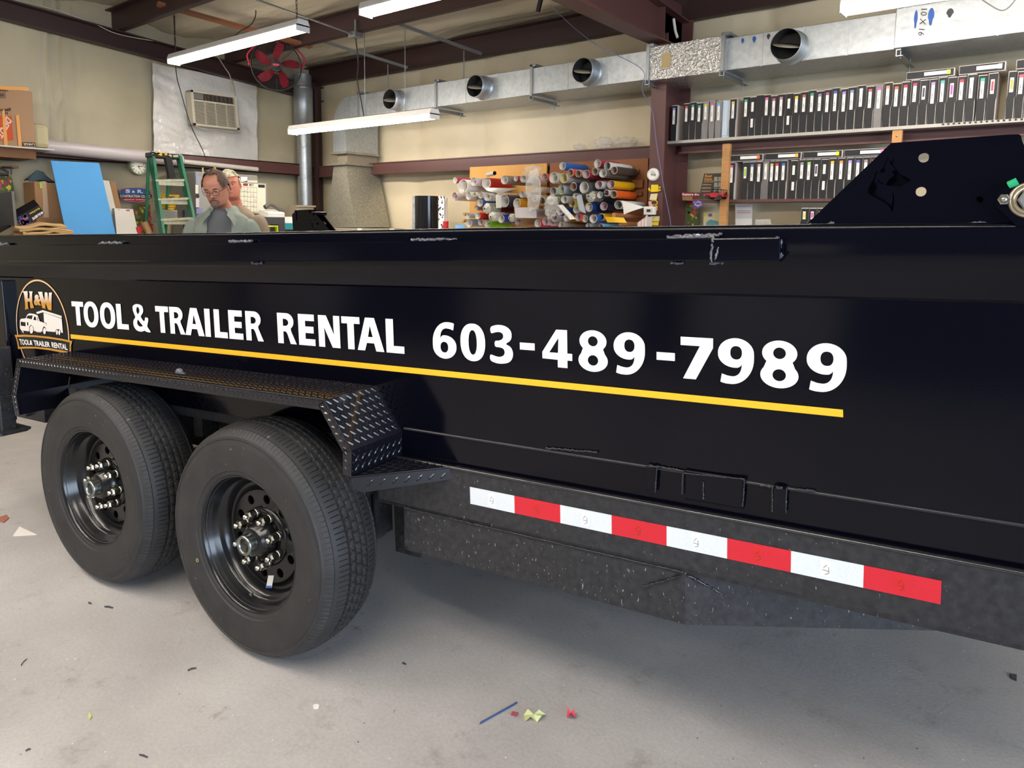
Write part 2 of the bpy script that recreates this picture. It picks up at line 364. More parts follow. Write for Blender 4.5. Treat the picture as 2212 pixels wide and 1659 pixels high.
# girts
g = MB(); zee(g, (XL, 5.62, 1.935), (XC - .2, 5.62, 1.935), .13, .0); g.b2((XL, 5.60, 2.055), (XC - .1, 5.79, 2.066)); g.b2((XL, 5.60, 1.93), (XC - .1, 5.66, 1.94)); g.b2((XL, 5.595, 1.935), (XC - .09, 5.61, 1.955))
g.b2((XC - .11, 5.55, 1.90), (XC - .095, 5.7, 2.1))
struct(g.build('trim_girt_back_1', maroon))
g = MB(); g.b2((XC + .08, 5.61, 1.985), (XR, 5.62, 2.065)); g.b2((XC + .08, 5.61, 2.055), (XR, 5.79, 2.065)); g.b2((XC + .08, 5.56, 1.98), (XR, 5.61, 1.99))
struct(g.build('trim_girt_back_2', maroon))
g = MB(); g.b2((XL + .19, YF, 1.94), (XL + .2, 5.5, 2.08)); g.b2((XL, YF, 2.07), (XL + .2, 5.6, 2.08)); g.b2((XL + .14, YF, 1.94), (XL + .2, 5.5, 1.95))
for k, p in enumerate([(343, 8), (350, 5), (386, 7), (397, 4)]): pass
struct(g.build('trim_girt_left', maroon))
# ================================================================== dump trailer (built in its own coordinates: x forward, y inward from the near side, z up)
TR = thing('dump_trailer', 'black tandem-axle dump trailer with white phone number lettering on its side', 'trailer')
TR.matrix_world = TM
DB, DF = 1.60, 1.58                          # near body side, near frame face
def zz(px, py, d=DB): return TL(px, py, d).z
def xx(px, py, d=DB): return TL(px, py, d).x
X0, X1, XF = -1.80, 2.62, -1.43              # rear end, front end, end of flat side panel
FARD = 3.67
def topz(x):
    P = [(p[0], p[1]) for p in ((TL(a, b, 1.575).x, TL(a, b, 1.575).z) for a, b in ((0, 508), (480, 503), (1100, 491), (1350, 489.5), (1740, 484), (2212, 480)))]
    P = [(-1.9, P[0][1] + .004)] + P + [(3, P[-1][1])]
    for (a, za), (b, zb) in zip(P, P[1:]):
        if x <= b: return za + (zb - za) * (x - a) / (b - a)
    return P[-1][1]
# near side panel, with the plain sheet carried down to the floor weld
def sheet(name, d0, d1, zr=None, m=black):
    mb = MB()
    mb.grid(60, 6, lambda u, v: (X0 + (X1 - X0) * u, d0 + .0015 * noise.noise(V((u * 14, v * 3, 4))), .748 + (1.176 - .748) * v))
    mb.b2((X0, d0 + .004, .70), (X1, d1, 1.25))
    return mb.build(name, m, TR)
sheet('side_panel', DB, DB + .02)
mb = MB(); mb.b2((X0, FARD - .004, .66), (X1, FARD + .02, 1.33)); mb.build('far_side_panel', black, TR)
mb = MB(); mb.b2((X0, DB + .02, .66), (X1, FARD, .70))
for i in range(12): x = X0 + .2 + i * .36; mb.b2((x, DB + .03, .585), (x + .05, FARD - .03, .66))
mb.build('bed_floor', black2, TR)
mb = MB(); mb.b2((X1 - .02, DB, .66), (X1 + .01, FARD, 1.33)); mb.b2((X1, DB, 1.25), (X1 + .05, FARD, 1.31)); mb.build('front_bulkhead', black, TR)
mb = MB()
for a, b in ((DB + .03, 2.62), (2.65, FARD - .03)):
    mb.b2((X0 - .03, a, .62), (X0, b, 1.26)); mb.b2((X0 - .06, a, .62), (X0, a + .05, 1.26)); mb.b2((X0 - .06, b - .05, .62), (X0, b, 1.26))
mb.build('tailgate', black, TR)
def rail_mesh(d, sgn):
    mb = MB(); xs = [X0 + (X1 - X0) * i / 44 for i in range(45)]; prof = []
    for x in xs:
        zt = topz(x)
        prof.append([(x, d + sgn * a, z) for a, z in ((0, 1.172), (-.006, 1.178), (-.022, 1.229), (-.025, 1.236), (-.025, zt - .010), (-.0243, zt - .0062), (-.0221, zt - .0029), (-.0188, zt - .0007), (-.015, zt), (.06, zt), (.068, zt - .006), (.07, 1.24), (.02, 1.18))])
    n = len(prof[0]); vs = [p for r in prof for p in r]
    fs = [(i * n + j, (i + 1) * n + j, (i + 1) * n + (j + 1) % n, i * n + (j + 1) % n) for i in range(len(xs) - 1) for j in range(n)]
    mb.raw(vs, fs); mb.sm = [3 <= (k % n) <= 7 for k in range(len(fs))]; mb.raw(prof[0], [tuple(range(n))]); mb.raw(prof[-1], [tuple(range(n))[::-1]])
    return mb
rail_mesh(DB, 1).build('top_rail', black, TR)
rail_mesh(FARD, -1).build('top_rail', black, TR)
# rear corner posts
for d0, d1 in ((DB - .03, DB + .07), (FARD - .07, FARD + .03)):
    mb = MB(); mb.cbox(((X0 + XF) / 2, (d0 + d1) / 2, .93), (XF - X0, d1 - d0, .46), .003); mb.build('corner_post', black, TR)

def bead(mb, a, b, r=.005, k=None, j=.5):    # lumpy weld between two points
    a = V(a); b = V(b); L_ = (b - a).length; k = k or max(3, int(L_ / (r * 1.1)))
    pts = []; rr = []
    for i in range(k + 1):
        t = i / k; p = a.lerp(b, t) + V((R_.uniform(-1, 1), R_.uniform(-.4, .4), R_.uniform(-1, 1))) * r * j
        pts.append(p); rr.append(r * R_.uniform(.65, 1.25))
    return mb.tube(pts, rr, 6)
# tarp pull bar: rectangular tube along the rail with its sleeve and welds
DT = 1.535
def P3(px, py, d): return TL(px, py, d)
mb = MB()
tA = (P3(0, 530, DT), P3(1540, 514.5, DT)); tB = (P3(0, 565, DT), P3(1540, 564, DT))
def ext(a, b, x): t = (x - a.x) / (b.x - a.x); return a.z + (b.z - a.z) * t
xs_ = [X0, -1.3, -.5, .3, 1.1, tA[1].x]
vs = []
for x in xs_:
    zt, zb = ext(*tA, x), ext(*tB, x)
    vs += [(x, DT + .002, zb), (x, DT, zb + .003), (x, DT, zt - .003), (x, DT + .003, zt), (x, 1.575, zt), (x, 1.575, zb)]
mb.raw(vs, [(i * 6 + j, (i + 1) * 6 + j, (i + 1) * 6 + (j + 1) % 6, i * 6 + (j + 1) % 6) for i in range(len(xs_) - 1) for j in range(6)])
mb.raw(vs[:6], [tuple(range(6))]).raw(vs[-6:], [tuple(range(6))])
tarp = mb.build('tarp_bar', black, TR)
mb = MB(); a = P3(1538, 513, DT); b = P3(1684, 566, DT)
mb.cbox(((a.x + b.x) / 2, (DT - .003 + 1.575) / 2, (P3(1610, 513.5, DT).z + P3(1610, 566.5, DT).z) / 2), (b.x - a.x, 1.575 - DT + .003, P3(1610, 513.5, DT).z - P3(1610, 566.5, DT).z), .003)
mb.build('bar_sleeve', black, TR)
mb = MB()
for x0, y0, x1, y1, d, r in ((1441, 511, 1560, 507, 1.568, .004), (1441, 513.5, 1540, 513, 1.545, .0045), (890, 519, 960, 517.5, 1.565, .0045), (905, 517, 985, 516.5, 1.57, .003), (497, 522.5, 545, 521.5, 1.562, .006), (213, 526.5, 262, 525.5, 1.56, .007), (0, 529, 18, 528, 1.56, .008),
                             (1541, 514, 1536, 566, 1.535, .0035), (1552, 533, 1545, 560, 1.533, .003), (1678, 514, 1678, 566, 1.54, .0045), (1684, 516, 1683, 562, 1.552, .0045), (1672, 553, 1690, 552, 1.54, .006),
                             (1450, 568, 1475, 569, 1.57, .004), (545, 569, 565, 569, 1.57, .005), (1535, 568, 1560, 566, 1.56, .004),
                             (1748, 486, 1800, 485, 1.592, .005), (1755, 488, 1790, 488, 1.588, .004), (2090, 483, 2130, 482, 1.592, .003)):
    mb = MB(); bead(mb, P3(x0, y0, d), P3(x1, y1, d), r); mb.build('weld_bead', weld, TR)
pass
# thin folded seam lines of the body side
mb = MB(); mb.tube([(x, DB - .001, .752) for x in (0.9, 1.5, 2.1, X1)], .0045, 8); bead(mb, P3(1290, 977, DB - .004), P3(1180, 968, DB - .004), .003)
bead(mb, P3(1400, 1005, DB - .005), P3(1560, 1030, DB - .005), .003); bead(mb, P3(1640, 1048, DB - .004), P3(1760, 1062, DB - .004), .004)
mb.build('floor_seam', mat('seam_paint', (.02, .02, .024), rough=.16), TR)
mb = MB(); mb.b2((.887, DB, .64), (X1, DB + .02, .755)); mb.build('bed_skirt', black, TR)
# brackets on the skirt
mb = MB()
def pb(mb, x0, y0, x1, y1, d, t, r=.004):
    a = TL(x0, (y0 + y1) / 2, d); b = TL(x1, (y0 + y1) / 2, d); z0 = TL((x0 + x1) / 2, y0, d).z; z1 = TL((x0 + x1) / 2, y1, d).z
    mb.cbox(((a.x + b.x) / 2, d + t / 2, (z0 + z1) / 2), (b.x - a.x, t, z0 - z1), r); return mb
pb(mb, 1397, 1008, 1417, 1062, DB - .012, .014)
pb(mb, 1477, 1024, 1607, 1090, DB - .010, .012)
pb(mb, 1668, 1049, 1698, 1108, DB - .016, .018, .008)
mb.build('hinge_bracket', black, TR)
mb = MB()
for q in (((1395, 1006), (1419, 1009)), ((1419, 1009), (1415, 1064)), ((1475, 1022), (1608, 1035)), ((1608, 1035), (1604, 1093)), ((1475, 1022), (1473, 1068)), ((1519, 1040), (1519, 1078)), ((1668, 1052), (1668, 1105)), ((1699, 1055), (1697, 1108))):
    bead(mb, P3(*q[0], DB - .012), P3(*q[1], DB - .012), .0022, j=.25)
mb.build('bracket_weld', mat('seam_paint', (.02, .02, .024), rough=.16), TR)
# frame rail with upper ledge
zr = zz(1500, 1108, DF); zf = zz(1200, 1172, DF)
mb = MB(); xa = .8
mb.b2((xa, DF, zf), (X1 + .1, DF + .012, zr)); mb.b2((xa, DF, zr - .01), (X1 + .1, DF + .08, zr)); mb.b2((xa, DF, zf), (X1 + .1, DF + .06, zf + .01))
mb.b2((X0, 1.70, zf), (xa + .2, 1.715, zr)); mb.b2((X0, 1.70, zf), (xa + .2, 1.76, zf + .012)); mb.b2((xa, DF, zf), (xa + .01, 1.71, zr))
mb.build('frame_rail', black2, TR)
mb = MB(); mb.b2((X0, FARD - .12, zf), (X1 + .1, FARD - .10, zr)); mb.b2((X0, FARD - .17, zf), (X1 + .1, FARD - .10, zf + .012))
for i in range(6): x = -1.5 + i * .8; mb.b2((x, 1.76, zf + .03), (x + .05, FARD - .1, zf + .12))
mb.build('frame_rail', black2, TR)
mb = MB(); mb.tube([(.81, DF + .002, zr), (1.7, DF + .002, zr), (X1, DF + .002, zr)], .005, 14); mb.build('frame_edge', mat('edge_paint', (.02, .02, .022), rough=.1, spec=1.0), TR)
# hanging side plate and its folded front end (ramp carrier)
mb = MB(); dp = DF + .003
q = [TL(a, b, dp) for a, b in ((873, 1095), (874, 1180), (882, 1192), (1480, 1345), (1480, 1230))]
zb_ = sum(p.z for p in q[2:4]) / 2; q[3].z = zb_; q[2].z = zb_
mb.poly(q, .008, (0, 1, 0))
A, B = V((q[4].x, dp, zf)), V((q[3].x, dp, zb_)); C = TL(2155, 1371, 1.9); C.z = zb_; D = V((C.x, C.y, zf + .02))
mb.poly([A, B, C, D], .008, (0, 1, 0)); mb.poly([B + V((-.02, .1, 0)), B, C, C + V((-.02, .1, 0))], .006, (0, 0, 1))
mb.b2((q[0].x, dp, zb_), (q[0].x + .008, 1.75, zf))
mb.build('ramp_carrier', black2, TR)
mb = MB(); bead(mb, (q[0].x, DF - .002, zf), (q[4].x, DF - .002, zf), .0028, j=.3)
a0 = P3(1488, 1244, DF); bead(mb, a0, P3(1585, 1297, 1.64), .0032); bead(mb, P3(1585, 1297, 1.64), P3(1570, 1308, 1.63), .004)
bead(mb, P3(1390, 1268, DF), P3(1470, 1244, DF), .003); mb.build('carrier_weld', mat('seam_paint', (.02, .02, .024), rough=.16), TR)
# reflective tape on the frame
DTP = DF - .0015
tx = [1015, 1111, 1210, 1321, 1440, 1571, 1709, 1866, 2034]
def tapey(x): return 1052 + (1255 - 1052) * (x - 1015) / 1020
zt_ = (zz(1015, 1052, DTP) + zz(2035, 1255, DTP)) / 2; zl_ = (zz(1015, 1088.5, DTP) + zz(2030, 1304.5, DTP)) / 2
mb = MB(); xq = [xx(p, tapey(p), DTP) for p in tx]
for i in range(8):
    a, b = xq[i], xq[i + 1]; mb.m(tape_w if i % 2 == 0 else tape_r).b2((a, DTP, zl_), (b, DTP + .001, zt_))
    c = a + (b - a) * .475; mb.m(tape_w2 if i % 2 == 0 else tape_r2).b2((c - .008, DTP - .0004, zl_ + .008), (c + .012, DTP, zt_ - .006))
    mb.m(tape_l if i % 2 == 0 else tape_r)
    for (u0, v0), (u1, v1) in (((-.004, .026), (.003, .034)), ((-.006, .022), (.006, .020)), ((.006, .030), (.007, .016)), ((.007, .016), (-.001, .012))):
        p = V((c + u0 + .002, DTP - .0006, zl_ + v0)); r = V((c + u1 + .002, DTP - .0006, zl_ + v1)); mb.tube([p, r], .0009, 4)
mb.build('reflective_tape', None, TR)

# ---- diamond plate fender
def diamonds(mb, O, A, B, inside, pitch=.026, la=.0135, wa=.003, h=.0022):
    O, A, B = V(O), V(A).normalized(), V(B).normalized(); N = A.cross(B).normalized()
    for i in range(-2, 90):
        for j in range(-2, 40):
            p = (i + .5 * (j % 2)) * pitch; q = j * pitch * .5
            if not inside(p, q): continue
            g = radians(45 if (j % 2) else -45); c, s_ = cos(g), sin(g)
            P = lambda u, v, w_: O + A * (p + u * c - v * s_) + B * (q + u * s_ + v * c) + N * w_
            vs = [P(-la, 0, 0), P(-la * .4, -wa, 0), P(la * .4, -wa, 0), P(la, 0, 0), P(la * .4, wa, 0), P(-la * .4, wa, 0), P(-la * .5, 0, h), P(la * .5, 0, h)]
            mb.raw(vs, [(0, 1, 6), (1, 2, 7, 6), (2, 3, 7), (3, 4, 7), (4, 5, 6, 7), (5, 0, 6)], smooth=False)
DO = 1.385
prof = [(-.975, .624), (-.991, .71), (-.92, .863), (.796, .873), (.89, .741), (.885, .667)]
mb = MB()
for (xa_, za), (xb_, zb2) in zip(prof, prof[1:]):
    a = V((xa_, DO, za)); b = V((xb_, DO, zb2)); e = (b - a).normalized(); nn = V((-e.z, 0, e.x)); L_ = (b - a).length; W_ = DB - DO
    mb.poly([a, b, b + V((0, W_, 0)), a + V((0, W_, 0))], -.004, nn)
    diamonds(mb, a, e, V((0, 1, 0)), lambda p, q, L_=L_, W_=W_: .008 < p < L_ - .008 and .008 < q < W_ - .004)
    # outer lip, folded down
    mb.poly([a, b, b - nn * .030, a - nn * .030], .004, (0, 1, 0)); diamonds(mb, a - nn * .030, e, nn, lambda p, q, L_=L_: .006 < p < L_ - .006 and .006 < q < .026, pitch=.022, la=.008)
    mb.tube([a, b], .0025, 6)
mb.build('fender', blackp, TR)
mb = MB(); zs = .667; a, b, c = V((.885, DO, zs)), V((.885, DB, zs)), V((1.098, DB, zs))
mb.poly([a, c, b], .004, (0, 0, -1)); ll = (c - a).length; e = (c - a).normalized()
diamonds(mb, V((.885, DO, zs)), (1, 0, 0), (0, 1, 0), lambda p, q: p > .012 and q < DB - DO - .006 and p < q * (.213 / .215) - .012)
mb.poly([a + V((0, 0, 0)), c, c + V((0, 0, -.034)), a + e * .03 + V((0, 0, -.048)), a + e * .008 + V((0, 0, -.036)), a + V((0, 0, -.018))], .004, (0, 1, 0))
diamonds(mb, a + V((0, 0, -.04)), e, (0, 0, 1), lambda p, q: .02 < p < ll - .01 and .0 < q < .034, pitch=.034)
mb.tube([a, c], .002, 6)
mb.build('fender_step', blackp, TR)
mb = MB(); p = TL(381, 793, 1.46); mb.ball((p.x, 1.47, .872), (.016, .012, .014)); mb.cyl((p.x - .02, 1.47, .868), (p.x + .03, 1.47, .868), .005, 8); mb.build('fender_tab', weld, TR)

# ---- wheels
def wheel_root(s, d, far=False):
    c = TMI @ (TU * s + TN * d + ZZ * .381)
    return c
RT = .382
def tyre():
    mb = MB(); NA = 1440
    avals = []; half = .1
    side = [(.212, -.012), (.219, .000), (.228, .006), (.236, .0075), (.240, .0115), (.246, .012), (.275, .0165), (.300, .0185), (.322, .017), (.338, .012), (.341, .0145), (.345, .014), (.348, .0085), (.358, -.001), (.367, -.012)]
    tread = [-.016 - .172 * i / 62 for i in range(63)]
    prof = [('s', r, a) for r, a in side] + [('t', 0, a) for a in tread] + [('s', r, -.204 - a) for r, a in reversed(side)]
    vs = []
    for kind, r, a in prof:
        for j in range(NA):
            th = 2 * pi * j / NA; rr = r; aa = a
            per = 2 * pi / 72
            if kind == 't':
                x = (a + .102) / .086                        # -1..1 over the tread
                rr = RT - .012 * abs(x) ** 2.6 - .004 * x * x
                tri = abs(((th / per) % 1) - .5) * 4 - 1
                g = 0
                for gx in (-.036, -.0125, .0125, .036):
                    dd = abs((a + .102) - gx - .0011 * tri * (1 if gx > 0 else -1))
                    g = max(g, 1 - dd / .0052) if dd < .0052 else g
                g = min(1, g * 2.2)
                f1 = (th / per * 1.0) % 1
                if abs(abs(a + .102) - .024) < .0085 and (th / per * 1.0 + 26 * abs(abs(a + .102) - .024)) % 1 < .085: g = max(g, .45)
                if abs(a + .102) < .009 and ((th / per + .5 + 26 * abs(a + .102)) % 1) < .085: g = max(g, .45)
                if abs(a + .102) > .044:
                    f2 = (th / per * 2 + .1 * sin((abs(a + .102) - .043) * 60)) % 1
                    if f2 < .10 and abs(a + .102) < .074: g = max(g, .25)
                rr -= .0125 * g
            else:
                if r > .355:
                    f2 = (th / per * 2 + .1) % 1
                    if f2 < .10: rr -= .0015
            p = V((rr * cos(th), rr * sin(th), aa)); vs.append(p)
    k = len(prof)
    mb.raw(vs, [(i * NA + j, i * NA + (j + 1) % NA, (i + 1) * NA + (j + 1) % NA, (i + 1) * NA + j) for i in range(k - 1) for j in range(NA)], None, False)
    return mb
MW = Matrix(((1, 0, 0), (0, 0, -1), (0, 1, 0))).to_4x4()      # lathe axis -> outward (-y)
def make_wheel(c):
    mb = MB(); mb.M = MW
    mb.lathe([(.2225, -.004), (.2235, .001), (.221, .004), (.217, .001), (.214, -.008), (.2095, -.022), (.205, -.028), (.2035, -.045), (.196, -.052), (.186, -.058), (.184, -.075), (.180, -.080), (.176, -.11), (.176, -.2)], n=72)
    mb.lathe([(.179, -.082), (.168, -.088), (.160, -.080), (.152, -.0725)], n=72)
    hl = [circ(0, 0, .1525, 72), circ(0, 0, .098, 48)] + [circ(.126 * cos(2 * pi * (i + .3) / 10), .126 * sin(2 * pi * (i + .3) / 10), .0155, 16) for i in range(10)]
    mb.plate(hl, -.006, lambda a, b, c_: (a, b, -.0725 + c_))
    mb.lathe([(.0985, -.0725), (.094, -.066), (.068, -.064), (.066, -.075)], n=48)
    wl = mb.build('wheel', rimb, TR); wl.location = c
    ty = tyre(); ty2 = MB(); ty2.raw([MW @ p for p in ty.v], ty.f)
    # flatten the contact patch slightly: pushed up where it meets the floor
    to = ty2.build('tire', rubber, wl)
    mb = MB(); mb.M = MW
    mb.lathe([(.0, -.125), (.165, -.125), (.165, -.16)], n=48); mb.build('brake_drum', mat('drum_dark', (.006, .006, .006), rough=.6), wl)
    mb = MB(); mb.M = MW; mb.lathe([(.062, -.075), (.060, -.045), (.052, -.040), (.048, -.02), (.040, -.016), (.0, -.016)], n=40); mb.build('hub', rimb, wl)
    mb = MB(); mb.M = MW; mb.lathe([(.033, -.018), (.033, .008), (.031, .013), (.026, .014), (.0225, .011), (.022, .002)], n=40)
    mb.m(mat('hub_cap_metal', '#8e9492')); cp = mb.build('hub_cap', capm, wl)
    mb = MB(); mb.M = MW; mb.lathe([(.0222, .004), (.012, .004), (.011, .007), (.006, .008), (.005, .0), (.0, .0)], n=24); mb.build('rubber_plug', mat('plug_rubber', '#2f2a22', rough=.5), wl)
    nb = MB(); nb.M = MW @ Matrix.Translation((0, 0, .02)) @ Matrix.Scale(1.25, 4)
    nb.lathe([(.0125, -.066), (.0125, -.060), (.0108, -.058)], n=20); nb.lathe([(.0115, -.058), (.0115, -.040), (.009, -.036), (.0065, -.035)], n=6, smooth=False); nb.lathe([(.0065, -.036), (.0065, -.026), (.0, -.024)], n=12)
    nut = nb.build('lug_nut', chrome, wl)
    for i in range(8):
        g = 2 * pi * (i + .35) / 8; o = nut if i == 0 else nut.copy()
        if i: COL.objects.link(o); o.parent = wl
        o.location = (.0825 * cos(g), 0, .0825 * sin(g))
    return wl
cF = wheel_root(-1.805, 1.40); cR = wheel_root(-2.682, 1.40)
wF = make_wheel(cF)
# valve stem and weight sticker seen on the front wheel only
mb = MB(); p = TL(549, 1285, 1.455) - cF; q_ = TL(541, 1284, 1.44) - cF
mb.cyl(p + V((0, .012, 0)), p, .004, 8).cyl(p, q_, .006, 10); mb.build('valve_stem', chrome, wF)
mb = MB(); pts = [TL(a, b, 1.472) - cF for a, b in ((580, 1243), (592, 1243), (587, 1270), (575, 1270))]
mb.m(whitep).poly(pts, -.001, (0, 1, 0)); s0 = MB(); mb.m(col('#4468b8')).poly([pts[3] + V((0, -.0015, .008)), pts[2] + V((0, -.0015, .008)), pts[2] + V((0, -.0015, 0)), pts[3] + V((0, -.0015, 0))])
mb.build('paper_label', None, wF)
pd = TL(427, 1210, 1.385) - cF; pd.y = -.0168; mb = MB(); mb.tube([pd + V((.0055 * cos(g * pi / 8), 0, .0055 * sin(g * pi / 8))) for g in range(16)], .0012, 4, closed=True); mb.build('paint_ring', mat('faded_yellow', '#b3a45c'), wF)
wR = copy_tree(wF, TR); wR.location = cR; 
for ch in list(wR.children):
    if ch.name.startswith(('valve_stem', 'paper_label', 'paint_ring')): bpy.data.objects.remove(ch)
wR.rotation_euler = (0, radians(23), 0)
for s_ in (-1.805, -2.682):
    o = copy_tree(wR, TR); c = TMI @ (TU * s_ + TN * 3.87 + ZZ * .381); o.location = c; o.rotation_euler = (0, 0, pi)
# axles, springs and hangers
mb = MB()
for s_ in (-1.805, -2.682):
    a = TMI @ (TU * s_ + TN * 1.52 + ZZ * .381); b = TMI @ (TU * s_ + TN * 3.75 + ZZ * .381); mb.cyl(a, b, .04, 14)
mb.build('axle', black2, TR)
for d in (1.75, 3.45):
    for c in (cF, cR):
        mb = MB()
        for k, L_ in enumerate((.34, .27, .2, .13)):
            mb.tube([(c.x - L_, d, c.z + .10 - k * .012), (c.x, d, c.z + .055 - k * .012), (c.x + L_, d, c.z + .10 - k * .012)], .009, 4, smooth=False)
        mb.build('leaf_spring', black2, TR)
for x in (cF.x + .40, (cF.x + cR.x) / 2, cR.x - .40):
    for d in (1.70, 3.40): mb = MB(); mb.b2((x - .05, d, .30), (x + .05, d + .01, zf + .01)); mb.b2((x - .05, d + .09, .30), (x + .05, d + .10, zf + .01)); mb.b2((x - .05, d, zf - .02), (x + .05, d + .10, zf)); mb.cyl((x, d - .02, .36), (x, d + .12, .36), .014, 8); mb.build('spring_hanger', black2, TR)
# hanger bracket in front of the front tyre
mb = MB()
for px, py, w0, w1, h_ in ((803, 1090, 0, 0, 0),):
    a = TL(806, 1082, 1.66); b = TL(806, 1166, 1.66)
    mb.b2((a.x - .006, 1.60, b.z), (a.x + .002, 1.71, zf + .02))
    a2 = TL(832, 1090, 1.69); b2_ = TL(832, 1150, 1.69)
    mb.b2((a2.x - .006, 1.64, b2_.z), (a2.x + .002, 1.72, zf + .02)); mb.b2((a.x - .08, 1.60, zf), (a2.x + .01, 1.72, zf + .03))
    mb.cyl((a.x - .03, 1.66, (a.z + b.z) / 2 - .03), (a2.x, 1.66, (a.z + b.z) / 2 - .03), .012, 10)
mb.build('hanger_bracket', black2, TR)
# rear stabiliser jack
mb = MB(); a = TL(18, 880, 1.52)
mb.cbox((a.x + .0, 1.50, .70), (.075, .075, .34), .006); jk = mb.build('jack', black2, TR)
zj = TL(30, 944, 1.47).z; mb = MB(); mb.cbox((a.x + .01, 1.50, (zj + .65) / 2), (.062, .062, .65 - zj), .004); mb.build('jack_leg', black2, jk)
mb = MB(); xj = TL(10, 944, 1.5).x
mb.poly([(xj - .07, 1.42, zj), (xj + .085, 1.42, zj), (xj + .10, 1.45, zj), (xj + .10, 1.55, zj), (xj + .07, 1.58, zj), (xj - .07, 1.58, zj)], .010, (0, 0, 1)); mb.build('jack_foot', black2, jk)
mb = MB(); z_ = zz(60, 905, 1.62); x_ = xx(60, 905, 1.62); mb.b2((x_ - .10, 1.62, z_), (x_ + .16, 1.70, z_ + .12)); mb.cyl((x_ + .02, 1.60, z_ + .03), (x_ + .02, 1.64, z_ + .03), .014, 8); mb.build('rear_crossmember', black2, TR)
# tongue outside the picture, for the trailer to be whole
mb = MB()
for d0 in (1.75, 3.5):
    a = V((X1 + .1, d0, .56)); b = V((X1 + 1.3, 2.62, .56)); e = (b - a).normalized(); n_ = V((-e.y, e.x, 0)) * .03
    mb.poly([a + n_, b + n_, b - n_, a - n_], .12, (0, 0, 1))
mb.b2((X1 + 1.25, 2.56, .56), (X1 + 1.5, 2.69, .68)); mb.cyl((X1 + 1.1, 2.72, .05), (X1 + 1.1, 2.72, .9), .035, 12)
mb.build('tongue', black2, TR)
# ---- front hinge plate with the cut-out dog's head, bearing and bolts
K1 = lambda pts, sc, ox, oy, d: [(TL(a / sc + ox, b / sc + oy, d).x, TL(a / sc + ox, b / sc + oy, d).z) for a, b in pts]
sc, ox, oy = 4.32, 1700, 270
dog = [[(940, 298), (920, 345), (900, 398), (866, 430), (882, 452), (893, 440), (916, 444), (913, 395), (926, 350), (941, 318)],
       [(953, 316), (975, 345), (1000, 302), (988, 368), (1025, 410), (1050, 455), (1110, 485), (1157, 515), (1110, 548), (1060, 577), (990, 572), (920, 562), (945, 515), (1003, 468), (978, 442), (1012, 414), (966, 366)],
       [(850, 428), (825, 440), (812, 500), (780, 550), (757, 590), (755, 635), (790, 658), (870, 702), (930, 738), (962, 772), (975, 812), (990, 795), (1000, 740), (998, 660), (985, 612), (986, 700), (976, 758), (930, 712), (862, 668), (826, 648), (842, 600), (832, 550), (816, 532), (832, 462)],
       [(846, 505), (856, 534), (900, 556), (904, 548), (866, 526), (854, 503)]]
dP = DB - .005
def plate_outline(d):
    o = K1([(172, 935), (972, 168), (2070, 88), (2165, 86), (2185, 100), (2195, 150), (2225, 215), (2300, 240)], sc, ox, oy, d)
    zt = topz(2.4) - .01
    return o[:-1] + [(o[-1][0], o[-1][1]), (2.75, o[-1][1]), (2.75, zt), (o[0][0], topz(o[0][0]) - .004)]
holes = [circ(*K1([(1277, 305)], sc, ox, oy, dP)[0], .0092, 20), circ(*K1([(1250, 622)], sc, ox, oy, dP)[0], .0092, 20), circ(*K1([(1796, 697)], sc, ox, oy, dP)[0], .006, 16)]
mb = MB(); mb.plate([plate_outline(dP)] + [K1(l, sc, ox, oy, dP) for l in dog] + holes, .010, lambda a, b, c: (a, dP + c, b))
hp = mb.build('hinge_plate', black, TR)
mb = MB(); d2 = dP + .075
o2 = plate_outline(dP); h2 = [circ(K1([(1277, 305)], sc, ox, oy, d2)[0][0] - .006, K1([(1277, 305)], sc, ox, oy, d2)[0][1], .015, 20), circ(K1([(1250, 622)], sc, ox, oy, d2)[0][0] + .006, K1([(1250, 622)], sc, ox, oy, d2)[0][1], .015, 20)]
mb.plate([o2] + h2, .008, lambda a, b, c: (a, d2 + c, b)); mb.build('inner_hinge_plate', black, TR)
bc = TL(2224, 432, dP - .02); BS = .74; 
mb = MB(); f = lambda a, b, c: (a, dP - .022 + c, b)
mb.plate([[(bc.x - .060, bc.z + .012), (bc.x - .030, bc.z + .050), (bc.x + .03, bc.z + .052), (bc.x + .062, bc.z + .01), (bc.x + .06, bc.z - .03), (bc.x + .02, bc.z - .062), (bc.x - .02, bc.z - .058), (bc.x - .058, bc.z - .012)]], .022, f)

for i_, p_ in enumerate(mb.v): mb.v[i_] = V((bc.x + (p_.x - bc.x) * .85, p_.y, bc.z + (p_.z - bc.z) * .80))
mb.build('bearing_flange', black, TR)
MB_ = Matrix.Translation((bc.x, dP - .022, bc.z)) @ MW @ Matrix.Scale(BS, 4)
mb = MB(); mb.lathe([(.044, 0), (.042, .006), (.038, .008), (.0375, .004), (.034, .003), (.033, .008), (.026, .009), (.0255, .004)], M=MB_, n=40); mb.m(mat('bearing_steel', '#c2b39c', rough=.3, metal=.9)); mb.build('bearing', mat('bearing_steel', '#c2b39c', rough=.3, metal=.9), TR)
mb = MB(); mb.lathe([(.0255, .002), (.0255, .014), (.022, .018), (0, .018)], M=MB_, n=6, smooth=False); mb.build('shaft_nut', steelg, TR)
b1 = TL(2168, 431, dP - .02); Mb = Matrix.Translation((b1.x, dP - .022, b1.z)) @ MW @ Matrix.Scale(.8, 4)
mb = MB(); mb.lathe([(.0125, 0), (.0125, .008), (.010, .010), (.006, .010)], M=Mb, n=6, smooth=False); mb.lathe([(.006, .01), (.0055, .015), (0, .015)], M=Mb, n=12); mb.build('bolt', chrome, TR)
